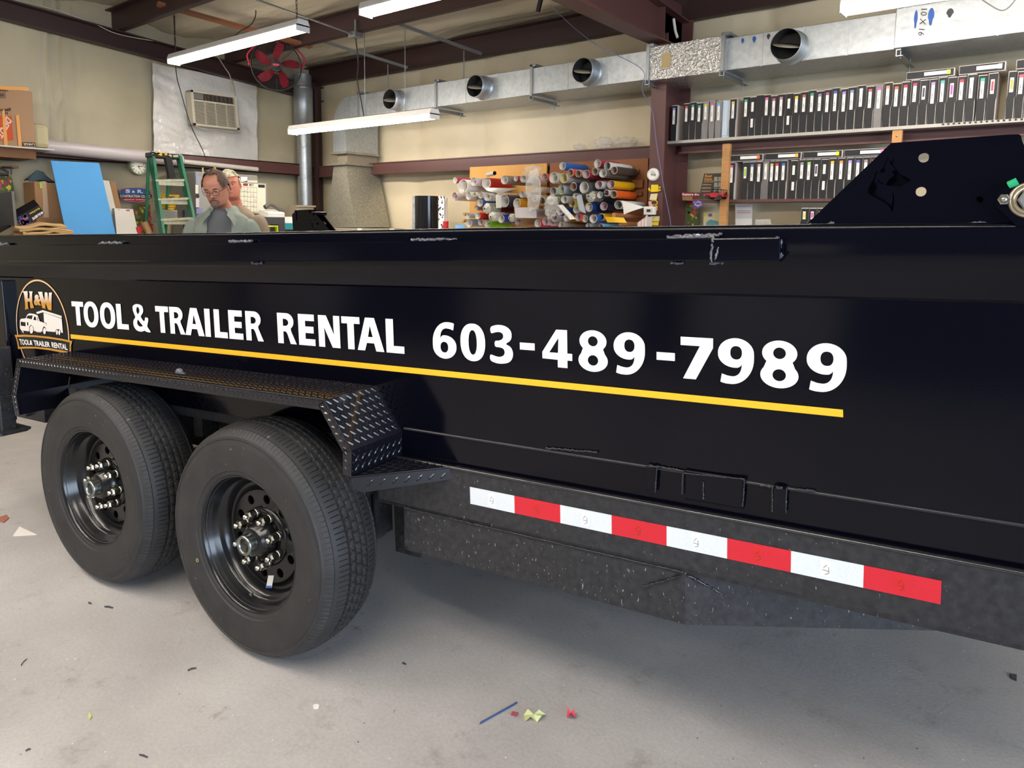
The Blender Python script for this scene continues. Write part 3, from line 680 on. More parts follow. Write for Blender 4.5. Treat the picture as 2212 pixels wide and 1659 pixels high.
g1 = TL(2188, 397, dP - .02); mb = MB(); mb.cyl((g1.x - .006, g1.y, g1.z - .002), (g1.x + .006, g1.y - .004, g1.z + .004), .007, 10).cyl((g1.x + .004, g1.y, g1.z - .004), (g1.x + .014, g1.y + .004, g1.z - .010), .004, 8); mb.build('grease_cap', col('#1fae74'), TR)
# ---- rear hinge plates on the far corner (and the same pair on the near corner)
def rear_plates(d, far):
    sc, ox, oy = 18.43, 620, 440
    o = K1([(240, 1100), (205, 560), (200, 420), (310, 330), (315, 262), (850, 262), (890, 400), (1090, 400), (1700, 1110)], sc, ox, oy, 3.60)
    hd = [K1([(a * .36 + 640, b * .36 + 580) for a, b in ((745, 430), (1050, 250), (1300, 300), (1600, 520), (1500, 700), (1180, 640), (1130, 420))], sc, ox, oy, 3.60)] if 0 else []
    h1 = K1([(1105, 770), (1180, 720), (1275, 790), (1235, 850), (1150, 830)], sc, ox, oy, 3.60)
    h2 = K1([(1015, 690), (1000, 760), (1040, 850), (1050, 950), (1160, 1040), (1150, 1070), (1030, 980), (985, 880), (975, 800)], sc, ox, oy, 3.60)
    h3 = K1([(1100, 600), (1120, 595), (1165, 655), (1145, 665)], sc, ox, oy, 3.60); h4 = K1([(880, 650), (925, 580), (945, 610), (915, 670)], sc, ox, oy, 3.60); h5 = K1([(915, 1000), (935, 970), (970, 1010), (960, 1040)], sc, ox, oy, 3.60)
    dz = 0
    mb = MB(); mb.plate([o, h1, h2, h3, h4, h5], .01, lambda a, b, c: (a, d + c, b)); mb.build('rear_hinge_plate', black, TR)
    o3 = K1([(700, 1100), (700, 400), (1160, 395), (1380, 395), (1930, 1090)], sc, ox, oy, 3.72)
    h6 = K1([(1380, 560), (1410, 555), (1440, 680), (1570, 790), (1510, 860), (1440, 760), (1400, 680)], sc, ox, oy, 3.72)
    mb = MB(); mb.plate([o3, h6], .01, lambda a, b, c: (a, d + (.12 if far else .07) + c, b)); mb.build('rear_hinge_plate', black, TR)
    a = K1([(150, 400), (320, 280), (820, 280), (1150, 360)], sc, ox, oy, 3.6)
    mb = MB(); mb.b2((a[1][0], d - .006, a[1][1] - .07), (a[1][0] + .012, d + .1, a[1][1])); mb.cyl((a[0][0], d + .03, a[0][1] - .01), (a[0][0] + .05, d + .03, a[0][1] - .01), .014, 6)
    mb.cyl((a[3][0] - .03, d - .01, a[3][1] - .005), (a[3][0] - .03, d + .12, a[3][1] - .005), .013, 12)
    mb.b2((a[1][0] + .02, d + .01, a[1][1] - .02), (a[2][0], d + .08, a[1][1] + .004)); mb.build('latch_pin', black, TR)
rear_plates(3.60, True)


# bold condensed letter shapes in the unit box: outline first, then holes
def sm(p, n=2):
    for _ in range(n):
        q = []
        for i in range(len(p)):
            a, b = p[i], p[(i + 1) % len(p)]; q += [(a[0] * .75 + b[0] * .25, a[1] * .75 + b[1] * .25), (a[0] * .25 + b[0] * .75, a[1] * .25 + b[1] * .75)]
        p = q
    return p
def sup(cx, cy, rx, ry, n=2.25, k=48): return [(cx + rx * abs(cos(t)) ** (2 / n) * (1 if cos(t) >= 0 else -1), cy + ry * abs(sin(t)) ** (2 / n) * (1 if sin(t) >= 0 else -1)) for t in [2 * pi * i / k for i in range(k)]]
def arc_(cx, cy, rx, ry, a0, a1, k=10): return [(cx + rx * cos(radians(a0 + (a1 - a0) * i / k)), cy + ry * sin(radians(a0 + (a1 - a0) * i / k))) for i in range(k + 1)]
NINE = [[(.06, .035)] + [(.12, .018), (.22, .004), (.36, 0)] + arc_(.36, .56, .64, .56, -90, 0, 12)[1:] + [(1, .64)] + arc_(.49, .67, .51, .33, 0, 180, 18)[1:] + arc_(.46, .65, .48, .29, 180, 282, 10)[1:] + [(.62, .395), (.665, .44), (.655, .36)] + arc_(.40, .37, .25, .20, -10, -95, 6) + [(.26, .18), (.10, .215)], sup(.50, .685, .165, .145)]
GL = {'T': [[(0, 1), (1, 1), (1, .79), (.68, .79), (.68, 0), (.32, 0), (.32, .79), (0, .79)]],
 'L': [[(0, 1), (.42, 1), (.42, .21), (1, .21), (1, 0), (0, 0)]], 'I': [[(0, 0), (0, 1), (1, 1), (1, 0)]],
 'E': [[(0, 1), (.97, 1), (.97, .79), (.42, .79), (.42, .61), (.92, .61), (.92, .40), (.42, .40), (.42, .21), (1, .21), (1, 0), (0, 0)]],
 'N': [[(0, 0), (0, 1), (.38, 1), (.73, .40), (.71, .6), (.71, 1), (1, 1), (1, 0), (.64, 0), (.27, .62), (.29, .4), (.29, 0)]],
 'A': [[(0, 0), (.32, 1), (.66, 1), (1, 0), (.70, 0), (.63, .235), (.36, .235), (.28, 0)], [(.41, .42), (.585, .42), (.49, .76)]],
 'R': [[(0, 0), (0, 1), (.46, 1)] + arc_(.50, .73, .38, .27, 80, -55, 12) + [(.73, .42), (.82, .28), (1, 0), (.68, 0), (.54, .30)] + arc_(.40, .30, .12, .10, 10, 80, 4) + [(.31, .40), (.31, 0)], [(.31, .81), (.40, .81)] + arc_(.42, .695, .18, .115, 80, -80, 8) + [(.31, .58)]],
 'O': [sup(.5, .5, .5, .5), sup(.5, .5, .215, .315)], '0': [sup(.5, .5, .5, .5), sup(.5, .5, .165, .325)],
 '8': [[(x, y) for x, y in arc_(.5, .735, .46, .265, -42, 222, 24)] + arc_(.5, .27, .5, .27, 145, 395, 24), sup(.5, .735, .165, .12, 2), sup(.5, .275, .175, .125, 2)],
 '9': NINE, '6': [[(1 - x, 1 - y) for x, y in l] for l in NINE],
 '3': [sm([(.03, .93), (.2, .985), (.45, 1.01), (.72, .98), (.93, .88), (.97, .73), (.90, .60), (.66, .52), (.92, .46), (1.02, .30), (.97, .14), (.80, .03), (.45, -.01), (.2, .01), (0, .06), (0, .235), (.2, .19), (.42, .165), (.60, .21), (.66, .30), (.60, .40), (.42, .425), (.22, .425), (.22, .59), (.40, .59), (.57, .64), (.61, .73), (.55, .80), (.40, .825), (.22, .80), (.06, .76)], 2)],
 '4': [[(0, .385), (0, .21), (.52, .20), (.52, 0), (.84, 0), (.84, .20), (1, .20), (1, .385), (.84, .385), (.84, 1), (.48, 1)], [(.24, .385), (.53, .385), (.55, .78)]],
 '7': [[(0, 1), (1, 1), (1, .77), (.48, 0), (.08, 0), (.60, .80), (0, .80)]],
 '&': [[((x - 742) / 198, (440 - y) / 302) for x, y in l] for l in (sm([(745, 195), (752, 155), (800, 134), (855, 150), (868, 195), (862, 230), (838, 262), (832, 276), (856, 316), (872, 322), (879, 300), (879, 278), (916, 280), (914, 320), (896, 372), (912, 400), (941, 441), (884, 437), (866, 421), (835, 441), (780, 434), (752, 400), (741, 360), (748, 315), (776, 285), (758, 245)], 2), sm([(787, 205), (795, 175), (805, 168), (820, 180), (825, 215), (812, 240), (802, 250), (792, 232)], 2), sm([(788, 350), (790, 325), (800, 306), (826, 345), (853, 372), (838, 382), (812, 384), (795, 370)], 2))]}
def gl_mesh(ch):
    k = ('own', ch)
    if k not in _txt: _txt[k] = flat(GL[ch])
    return _txt[k]
# ---- lettering and stripe on the side panel
DL = DB - .0022; OFF = V((0, -.0004, 0))
def word(name, spec, sc, ox, oy, zt, zb, m, bold, parent=TR, mb=None):
    own = mb is None; mb = mb or MB()
    for ch, (ax_, ay), (bx_, by) in spec:
        x0 = TL(ax_ / sc + ox, ay / sc + oy, DL).x; x1 = TL(bx_ / sc + ox, by / sc + oy, DL).x
        ov = .0035 if ch in 'O&60389' else 0
        q = [V((x0, DL, zt + ov)), V((x1, DL, zt + ov)), V((x1, DL, zb - ov)), V((x0, DL, zb - ov))]
        if ch == '-': mb.quad(q)
        else:
            vs, fs = gl_mesh(ch); mb.raw([bil(q, u, v) for u, v in vs], fs)
    return mb
zc = (TL(154, 650.5, DL).z + TL(560 / 1 + 600 / 6.506 - 560 + 0 + 0, 0, DL).z * 0 + TL(597.6, 675.4, DL).z + TL(529, 671.8, DL).z) / 3
zbz = (TL(168, 704, DL).z + TL(873, 763.4, DL).z + TL(570, 737.4, DL).z) / 3
BO = .055
mb = word('', [('T', (70, 103), (200, 165)), ('O', (205, 240), (365, 260)), ('O', (382, 250), (548, 275)), ('L', (552, 132), (698, 417)), ('&', (743, 350), (940, 438)), ('T', (978, 157), (1122, 228)), ('R', (1130, 165), (1312, 470)),
               ('A', (1312, 472), (1520, 488)), ('I', (1510, 186), (1588, 493)), ('L', (1612, 192), (1772, 508)), ('E', (1770, 200), (1942, 520)), ('R', (1955, 210), (2162, 542))], 5.027, 140, 630, zc, zbz, white_v, BO)
word('', [('R', (245, 165), (528, 608)), ('E', (540, 180), (793, 632)), ('N', (822, 200), (1143, 660)), ('T', (1150, 218), (1410, 330)), ('A', (1385, 685), (1760, 715)), ('L', (1772, 255), (2042, 738))], 6.506, 560, 650, zc, zbz, white_v, BO).build('company_lettering', white_v, TR)
mb.build('company_lettering', white_v, TR)
zn0 = TL(900 + 1335 / 4.254, 670 + 181 / 4.254, DL).z; zn1 = TL(900 + 1340 / 4.254, 670 + 530 / 4.254, DL).z
zn0 = (zn0 + TL(1400 + 500 / 4.809, 700 + 140 / 4.809, DL).z) / 2; zn1 = (zn1 + TL(1400 + 430 / 4.809, 700 + 568 / 4.809, DL).z) / 2
mb = word('', [('6', (148, 280), (362, 340)), ('0', (402, 280), (630, 310)), ('3', (667, 150), (885, 390)), ('4', (1155, 400), (1430, 430)), ('8', (1487, 460), (1757, 460)), ('9', (1815, 330), (2098, 350))], 4.254, 900, 670, zn0, zn1, white_v, BO)
word('', [('7', (338, 130), (675, 150)), ('9', (732, 300), (1100, 370)), ('8', (1165, 520), (1563, 530)), ('9', (1655, 370), (2063, 450))], 4.809, 1400, 700, zn0, zn1, white_v, BO, mb=mb)
zd0 = TL(900 + 1015 / 4.254, 670 + 301 / 4.254, DL).z; zd1 = TL(900 + 1015 / 4.254, 670 + 366 / 4.254, DL).z
word('', [('-', (948, 330), (1085, 330))], 4.254, 900, 670, zd0, zd1, white_v, 0, mb=mb)
word('', [('-', (88, 330), (278, 340))], 4.809, 1400, 700, zd0, zd1, white_v, 0, mb=mb)
mb.build('phone_number', white_v, TR)
a, b, c, d = TL(152, 722, DL), TL(1821, 885, DL), TL(1821.5, 901.5, DL), TL(153, 731.3, DL)
mb = MB(); mb.quad([a, b, c, d]); mb.build('gold_stripe', gold_v, TR)
# ---- round company logo
lc = (TL(149, 716, DL).x + TL(32.8, 676, DL).x) / 2; lr = (TL(149, 716, DL).x - TL(32.8, 676, DL).x) / 2; lz = TL(76, 603.3, DL).z - lr
mb = MB(); F = lambda o: (lambda a, b, c: (a, DL - o - c, b))
mb.m(gold2).plate([circ(lc, lz, lr, 72), circ(lc, lz, lr - .006, 72)], .0003, F(0))
mb.m(cream_v).plate([circ(lc, lz, lr - .0035, 72), circ(lc, lz, lr - .0075, 72)], .0003, F(.0004))
mb.m(mat('logo_black', (.006, .006, .006), rough=.3))
ban = [(105, 1165), (300, 1160), (500, 1172), (750, 1198), (1000, 1238), (1195, 1280), (1172, 1360), (1172, 1525), (1000, 1495), (750, 1450), (500, 1420), (300, 1420), (172, 1432), (160, 1330), (140, 1245)]
bi = [(148, 1205), (300, 1198), (500, 1205), (750, 1232), (1000, 1272), (1150, 1308), (1145, 1380), (1145, 1485), (1000, 1455), (750, 1412), (500, 1388), (300, 1385), (190, 1392), (182, 1320)]
s8 = (8.73, 20, 590, DL)
mb.plate([K1(ban, *s8)], .0003, F(.0008)); mb.m(gold2).plate([K1(ban, *s8), K1(bi, *s8)], .0003, F(.0012))
q = [V((*[0] * 3,))] * 4
def cq(pts, o): return [V((TL(a / 8.73 + 20, b / 8.73 + 590, DL).x, DL - o, TL(a / 8.73 + 20, b / 8.73 + 590, DL).z)) for a, b in pts]
mb.m(white_v)
for t, qd in (('TOOL', ((192, 1240), (385, 1258), (395, 1355), (215, 1352))), ('&', ((390, 1262), (440, 1268), (450, 1358), (398, 1352))), ('TRAILER', ((458, 1262), (768, 1300), (780, 1395), (480, 1362))), ('RENTAL', ((800, 1298), (1090, 1340), (1112, 1452), (815, 1400)))):
    mb.text(t, cq(qd, .0018), V((0, 0, 0)), .03)
# H & W, cream at the top running to gold: vinyl print in two tones
def hwmat():
    m = mat('logo_fade', '#c08a3a', rough=.35); nt = m.node_tree; tc = nt.nodes.new('ShaderNodeTexCoord'); sp = nt.nodes.new('ShaderNodeSeparateXYZ'); r = nt.nodes.new('ShaderNodeMapRange'); cr = nt.nodes.new('ShaderNodeValToRGB')
    nt.links.new(tc.outputs['Object'], sp.inputs[0]); nt.links.new(sp.outputs[2], r.inputs[0])
    r.inputs[1].default_value = TL(20 + 380 / 8.73, 590 + 560 / 8.73, DL).z; r.inputs[2].default_value = TL(20 + 380 / 8.73, 590 + 370 / 8.73, DL).z
    cr.color_ramp.elements[0].color = lin('#b98433'); cr.color_ramp.elements[1].color = lin('#e8dcd0'); nt.links.new(r.outputs[0], cr.inputs[0]); nt.links.new(cr.outputs[0], nt.nodes['Principled BSDF'].inputs['Base Color']); return m
mb.m(hwmat())
H_ = [[(255, 340), (345, 340), (348, 375), (352, 475), (385, 478), (388, 380), (375, 343), (443, 345), (432, 400), (440, 560), (472, 655), (410, 665), (398, 640), (392, 540), (352, 535), (355, 620), (368, 670), (298, 688), (306, 640), (292, 470), (280, 390)]]
W_ = [[(545, 352), (625, 352), (630, 400), (668, 520), (672, 365), (700, 358), (722, 375), (738, 540), (752, 380), (745, 368), (810, 366), (800, 420), (800, 706), (738, 690), (700, 600), (692, 560), (682, 610), (688, 672), (630, 660), (585, 500), (562, 395)]]
mb.plate([K1(H_[0], *s8)], .0003, F(.0004)); mb.plate([K1(W_[0], *s8)], .0003, F(.0004))
mb.text('&', cq(((466, 402), (600, 405), (606, 612), (466, 608)), .0008), V((0, 0, 0)), .06)
mb.m(mat('logo_white', '#e6dcd6', rough=.35))
truck = [(312, 852), (345, 780), (385, 758), (480, 770), (540, 800), (575, 908), (690, 945), (708, 1000), (718, 1095), (700, 1095), (690, 1030), (655, 1002), (632, 1040), (628, 1098), (470, 1092), (455, 1010), (410, 972), (380, 1010), (375, 1098), (230, 1080), (205, 1040), (203, 900), (220, 862)]
w1 = [(325, 848), (355, 800), (445, 795), (430, 870)]; w2 = [(455, 880), (478, 812), (500, 825), (515, 892)]; w3 = [(522, 825), (538, 832), (552, 908), (540, 905)]; gr = [(218, 915), (308, 925), (312, 1005), (222, 990)]; lt = [(335, 922), (360, 930), (365, 985), (340, 985)]
mb.plate([K1(x, *s8) for x in (truck, w1, w2, w3, gr, lt)], .0003, F(.0004))
for cx_, cy_, rx, ry in ((420, 1065, 34, 74), (667, 1090, 25, 60), (902, 1115, 18, 47), (947, 1120, 18, 48)): mb.plate([K1([(cx_ + rx * cos(t * pi / 10), cy_ + ry * sin(t * pi / 10)) for t in range(20)], *s8)], .0003, F(.0004))
mb.plate([K1([(512, 735), (635, 697), (990, 808), (990, 848), (640, 738), (525, 770)], *s8)], .0003, F(.0004))
mb.plate([K1([(648, 745), (990, 858), (1015, 1125), (982, 1125), (965, 1070), (925, 1055), (885, 1062), (870, 1110), (722, 1098), (700, 940), (660, 925)], *s8)], .0003, F(.0004))
mb.plate([K1([(508, 1098), (610, 1102), (602, 1116), (512, 1110)], *s8)], .0003, F(.0004)); mb.plate([K1([(235, 1085), (262, 1090), (278, 1128), (262, 1125)], *s8)], .0003, F(.0004))
mb.build('round_logo', None, TR)
# ================================================================== fluorescent fixtures
lens = mat('lit_lens', '#fff6ea', emit=LAMP)
housing = mat('white_enamel', '#e9e7e2', rough=.35)
wire = mat('dark_wire', (.03, .028, .026), rough=.6)
wiref = mat('grey_wire', '#6b6862', rough=.5)
def lamp(x0, x1, Y, z, label, chain=True):
    t = thing('fluorescent_light', label, 'ceiling light', (x0, Y, z), group=None); L_ = x1 - x0
    mb = MB(); s = [(-.062, .0), (-.062, .012), (-.045, .05), (.045, .05), (.062, .012), (.062, .0)]
    mb.raw([(0, a, b) for a, b in s] + [(L_, a, b) for a, b in s], [tuple(range(6)), tuple(range(11, 5, -1))] + [(i, 6 + i, 6 + (i + 1) % 6, (i + 1) % 6) for i in range(6)])
    mb.build('housing', housing, t)
    mb = MB(); s = [(-.055, 0), (-.058, -.018), (-.045, -.034), (.045, -.034), (.058, -.018), (.055, 0)]
    mb.raw([(.012, a, b) for a, b in s] + [(L_ - .012, a, b) for a, b in s], [tuple(range(5, -1, -1)), tuple(range(6, 12))] + [(i, (i + 1) % 6, 6 + (i + 1) % 6, 6 + i) for i in range(6)])
    mb.build('lens', lens, t)
    mb = MB(); mb.box((.005, 0, -.015), (.01, .122, .05)); mb.build('end_cap', housing, t)
    mb = MB(); mb.box((L_ - .005, 0, -.015), (.01, .122, .05)); mb.build('end_cap', housing, t)
    if chain:
        zt = roof(Y) - .12 - z
        for cx_ in (.05, L_ - .08):
            mb = MB(); n = max(2, int((zt - .05) / .03))
            for i in range(n):
                zc_ = .05 + (i + .5) * (zt - .05) / n; h = (zt - .05) / n * .62
                e = (V((1, 0, 0)) if i % 2 else V((0, 1, 0))) * .006
                mb.tube([V((cx_, 0, zc_ - h)) - e, V((cx_, 0, zc_ - h)) + e, V((cx_, 0, zc_ + h)) + e, V((cx_, 0, zc_ + h)) - e], .0022, 4, closed=True)
            mb.build('hanging_chain', wire, t)
    return t
a, b = onZ(370, 130, 2.9), onZ(660, 58, 2.9)
lamp(a.x, b.x, 3.505, 2.9, 'long fluorescent shop light hanging above the blue board, left of the black and red fan')
a = onZ(790, 25, 2.9); lamp(a.x, -2.95, 3.53, 2.9, 'fluorescent shop light cut off by the top edge, over the far end of the duct')
a, b = onZ(640, 284, 2.344), onZ(932, 246, 2.344); lamp(a.x, b.x, 4.66, 2.344, 'low fluorescent shop light hanging in front of the upright duct drop', chain=False)
a = onZ(1820, 18, 2.685); lamp(a.x, a.x + 2.1, 4.66, 2.685, 'fluorescent shop light above the binders, cut off by the top edge at the right')
for x, y in ((-2.3, 3.53),): lamp(x, x + 2.14, y, 2.9, 'unseen fluorescent shop light beyond the rafter, added to brighten the back wall' + (' at the far right' if x > 0 else ''), chain=False)  # out of view; added for more light on the rolls and binders
for x, y in ((-6.4, -.8), (-3.9, -.8), (-1.4, -.8), (-5.2, -2.6), (-2.4, -2.6), (-4.6, -.3), (-2.1, -.3)): lamp(x, x + 2.2, y, 2.95, 'unseen fluorescent shop light behind the camera, in rows partly added to brighten the floor', chain=False)['group'] = 'unseen lights behind the camera, partly added for brightness'  # unseen; rows besides the first are added to brighten the floor

# ================================================================== galvanised ventilation duct
YD = 5.25
dz0, dz1 = 2.538, 2.77
VD = thing('air_duct', 'galvanised rectangular air duct with round outlets running along the back wall', 'duct', (-6.2, YD, dz0))
def DU(name, mb, m): o = mb.build(name, m); o.parent = VD; o.matrix_parent_inverse = Matrix.Translation(VD.location).inverted(); return o
secs = [(-6.482, onY(942, 231, YD).x, dz0, dz1, galv), (onY(942, 231, YD).x, onY(1148, 200, YD).x, dz0, dz1, galv), (onY(1148, 200, YD).x, onY(1404, 130, YD).x, dz0 + .005, dz1, galv), (onY(1404, 130, YD).x, onY(1563, 120, YD - .05).x, dz0 - .015, dz1 + .01, foil),
        (onY(1563, 120, YD).x, onY(1934, 80, YD).x, dz0, dz1, galv), (onY(1934, 80, YD).x, 1.2, dz0, dz1 + .015, galv)]
for i, (x0, x1, z0, z1, m) in enumerate(secs):
    f = YD - (.05 if m is foil else 0) - (.03 if i == 5 else 0)
    mb = MB(); mb.cbox(((x0 + x1) / 2, (f + 5.72) / 2, (z0 + z1) / 2), (x1 - x0, 5.72 - f, z1 - z0), .004)
    for k in range(1, 3 + (i > 3)):
        x = x0 + (x1 - x0) * k / (3 + (i > 3)); mb.b2((x - .004, f - .003, z0 - .002), (x + .004, f, z1 + .002))
    DU('foil_wrapped_section' if m is foil else 'duct_section', mb, m)
for px in (788, 942, 1148, 1404, 1563, 1934):
    x = onY(px, 200, YD).x if px != 788 else onY(775, 220, YD).x
    mb = MB(); yf = YD - .012 - (.05 if px in (1404, 1563) else 0)
    mb.b2((x - .012, yf, dz0 - .01), (x + .012, yf + .02, dz1 + .03)); mb.b2((x + .012, yf - .004, dz0 - .012), (x + .016, yf + .03, dz1 + .03))
    mb.b2((x - .01, yf, dz1 + .01), (x + .05, 5.65, dz1 + .03)); DU('duct_flange', mb, steelg)
    if px != 788:
        mb = MB(); mb.b2((x - .01, yf - .01, dz0 - .05), (x + .03, 5.66, dz0 - .045)); mb.b2((x - .01, yf - .01, dz0 - .045), (x - .005, 5.66, dz0 - .012)); mb.cyl((x + .01, 5.6, dz0 - .09), (x + .01, 5.6, dz0), .005, 6)
        mb.cyl((x + .012, yf + .02, dz0 - .06), (x + .012, yf + .02, dz1 + .04), .004, 6)
        DU('support_strut', mb, steelg)
for px, py, r in ((846, 215, .10), (1030, 187, .10), (1262, 153, .10), (1700, 97, .105)):
    c = onY(px, py, YD - .10)
    mb = MB(); M = Matrix.Translation((c.x, YD, c.z)) @ MW; n = 40
    mb.lathe([(r + .012, 0), (r + .012, .006), (r + .002, .008), (r + .001, .06), (r, .13), (r - .003, .131)], M=M, n=n)
    o = DU('outlet_collar', mb, galv)
    mb = MB(); T = Matrix.Translation((c.x, YD - .085, c.z)) @ Matrix.Rotation(radians(14), 4, 'Y') @ Matrix.Rotation(radians(18), 4, 'X')
    mb.lathe([(0, .001), (r - .006, .001), (r - .006, -.001), (0, -.001)], M=T, n=30); DU('damper_blade', mb, mat('damper', '#8f8878', rough=.6)); mb = MB(); mb.lathe([(r - .003, .131), (r - .003, .0)], M=M, n=n); DU('outlet_inner_shade', mb, mat('outlet_shade', '#2b2a28', rough=.7))  # inside of the collar coloured dark to stand for shade
    mb = MB(); mb.lathe([(0, .002), (r - .002, .002)], M=M, n=30); DU('outlet_shade_disc', mb, dark)  # dark disc painted as the shade deep in the outlet
# spray paint marks, written size and tan patch on the duct face
mb = MB()
def face(px, py, o=.008): p = onY(px, py, YD - .03 - o); return p
blue_s = mat('blue_spray', '#1f4f9a', rough=.5); bl_s = mat('black_spray', '#38383a', rough=.6)
def smear(mb, px, py, w, h, m, Yp=YD - .034):
    c = onY(px, py, Yp); d = onY(px, py + h, Yp); e = onY(px + w, py, Yp); hz = abs(d.z - c.z); wx = abs(e.x - c.x)
    mb.m(m).poly([(c.x + wx * cos(2 * pi * i / 16) * (1 - .35 * (sin(2 * pi * i / 16) < 0)), Yp, c.z + hz * sin(2 * pi * i / 16)) for i in range(16)], .001, (0, 1, 0))
smear(mb, 1978, 42, 4, 20, blue_s); smear(mb, 2011, 36, 7, 19, blue_s); smear(mb, 2052, 28, 8, 10, bl_s)
DU('spray_marks', mb, None)
mb = MB(); smear(mb, 1604, 88, 3, 6, blue_s, YD - .003); smear(mb, 1629, 85, 4, 7, blue_s, YD - .003); smear(mb, 1660, 79, 4, 6, bl_s, YD - .003); DU('spray_marks', mb, None)
mb = MB(); q = [face(1994, 18), face(2010, 75), face(1997, 80), face(1983, 22)]
q = [face(2006, 20), face(1999, 78), face(1988, 74), face(1996, 18)]; mb.text('10 X 16', [face(2003, 19), face(1996, 78), face(1983, 76), face(1990, 19)], V((0, 0, 0))); DU('size_marking', mb, print_)
mb = MB(); a, b = onY(1430, 115, YD - .054), onY(1447, 145, YD - .054); mb.b2((a.x, YD - .054, b.z), (b.x, YD - .052, a.z)); DU('tan_patch', mb, mat('tan_tape', '#b39b6c', rough=.6))
# elbow and drop down to the machine
xe0, xe1 = -6.784, -6.557; xs_e = xe1 + .075
mb = MB(); yf, yb = 5.25, 5.72; R1 = xs_e - xe0; pts = []
n = 12
out = [(xs_e - R1 * sin(pi / 2 * i / n), dz1 - R1 * (1 - cos(pi / 2 * i / n)) * 1.1) for i in range(n + 1)]
inn = [(-6.35, dz0)] + [(-6.35 + (xe1 + 6.35) * (1 - cos(pi / 2 * 0)) , dz0)]
r2 = max(.03, -6.35 + .0 - xe1)
cxe = -6.35
o_ = out; zb = 2.16
prof_ = o_ + [(xe0, zb), (xe1, zb)] + [(xe1, dz0 - .06), (xe1 + .02, dz0 - .02), (xe1 + .06, dz0)] + [(xs_e, dz0)]
mb.plate([prof_], yb - yf, lambda a, b, c: (a, yf + c, b))
DU('duct_elbow', mb, galv)
def ring(mb, z, e, h): mb.b2((xe0 - e, yf - e, z), (xe1 + e, yb + .0, z + h))
mb = MB(); ring(mb, 2.145, .03, .025); ring(mb, 2.02, .035, .03); DU('duct_flange', mb, galvd)
mb = MB(); mb.b2((xe0 + .03, yf + .03, 2.05), (xe1 - .02, yb, 2.15)); DU('flexible_collar', mb, mat('canvas_collar', '#8a7f6c', rough=.8))
b0 = (-6.864, -6.36); zb0 = 1.32
mb = MB(); yB = 5.2
t4 = [(xe0, yf, 2.02), (xe1, yf, 2.02), (xe1, yb, 2.02), (xe0, yb, 2.02)]; b4 = [(b0[0], yB, zb0), (b0[1], yB, zb0), (b0[1], yb, zb0), (b0[0], yb, zb0)]
mb.raw(t4 + b4, [(0, 1, 5, 4), (1, 2, 6, 5), (2, 3, 7, 6), (3, 0, 4, 7), (0, 3, 2, 1), (4, 5, 6, 7)]); DU('tapered_hood', mb, galvd)
mb = MB(); a = onY(717, 490, 5.12); pz = a.z; px_ = onY(717, 480, 5.22).x
mb.poly([(px_ - .003, yB + .035, 1.36), (px_ + .003, yB + .035, 1.36), (px_ + .003, yB + .06, 1.50), (px_ - .003, yB + .06, 1.50)], .003, (0, -1, 0)); mb.poly([(px_ - .018, yB + .045, 1.49), (px_ + .018, yB + .045, 1.49), (px_, yB + .05, 1.54)], .003, (0, -1, 0)); DU('painted_arrow', mb, print_)
# the unit under the hood
mb = MB(); mb.cbox(((b0[0] + b0[1]) / 2 + .12, 5.40, .66), (b0[1] - b0[0] + .34, .60, 1.30), .02)
u = thing('air_handler', 'grey air handling unit under the galvanised duct drop', 'air handler', ((b0[0] + b0[1]) / 2, 5.33, 0)); o = mb.build('cabinet', mat('putty_metal', '#8b8272', rough=.5)); o.parent = u; o.matrix_parent_inverse = Matrix.Translation(u.location).inverted()
for px in (775, 845):
    p = onY(px, 486, 5.0); mb = MB(); mb.b2((p.x - .03, 5.005, 1.28), (p.x + .03, 5.02, 1.315)); o = mb.build('control_box', whitepl); o.parent = u; o.matrix_parent_inverse = Matrix.Translation(u.location).inverted()
# flue pipe in the corner
pc = onY(664, 300, 5.50); px_, py_ = pc.x + .0, 5.48
mb = MB(); mb.lathe([(.088, 0), (.088, 2.62)], n=28); 
for z in (1.0, 1.9, 2.28): mb.lathe([(.0885, z), (.091, z + .006), (.0885, z + .012)], n=28)
t = thing('flue_pipe', 'upright round galvanised flue pipe in the corner of the room', 'pipe', (px_, 5.45, 0)); mb.build('lower_pipe', galv, t)
mb = MB(); mb.lathe([(.09, 2.52), (.118, 2.525), (.118, 2.98), (.105, 3.0), (.105, 3.16)], n=28); mb.build('upper_pipe', galv, t)
mb = MB(); mb.lathe([(.109, 2.985), (.114, 2.99), (.114, 3.015), (.109, 3.02)], n=28); mb.box((.06, -.10, 3.0), (.02, .03, .02)); mb.build('pipe_clamp', steelg, t)
# ================================================================== things along the left wall
def quadX(pts, X): return [onX(a, b, X) for a, b in pts]
def slab(mb, q, t, n=(-1, 0, 0)): return mb.poly(q, t, n)
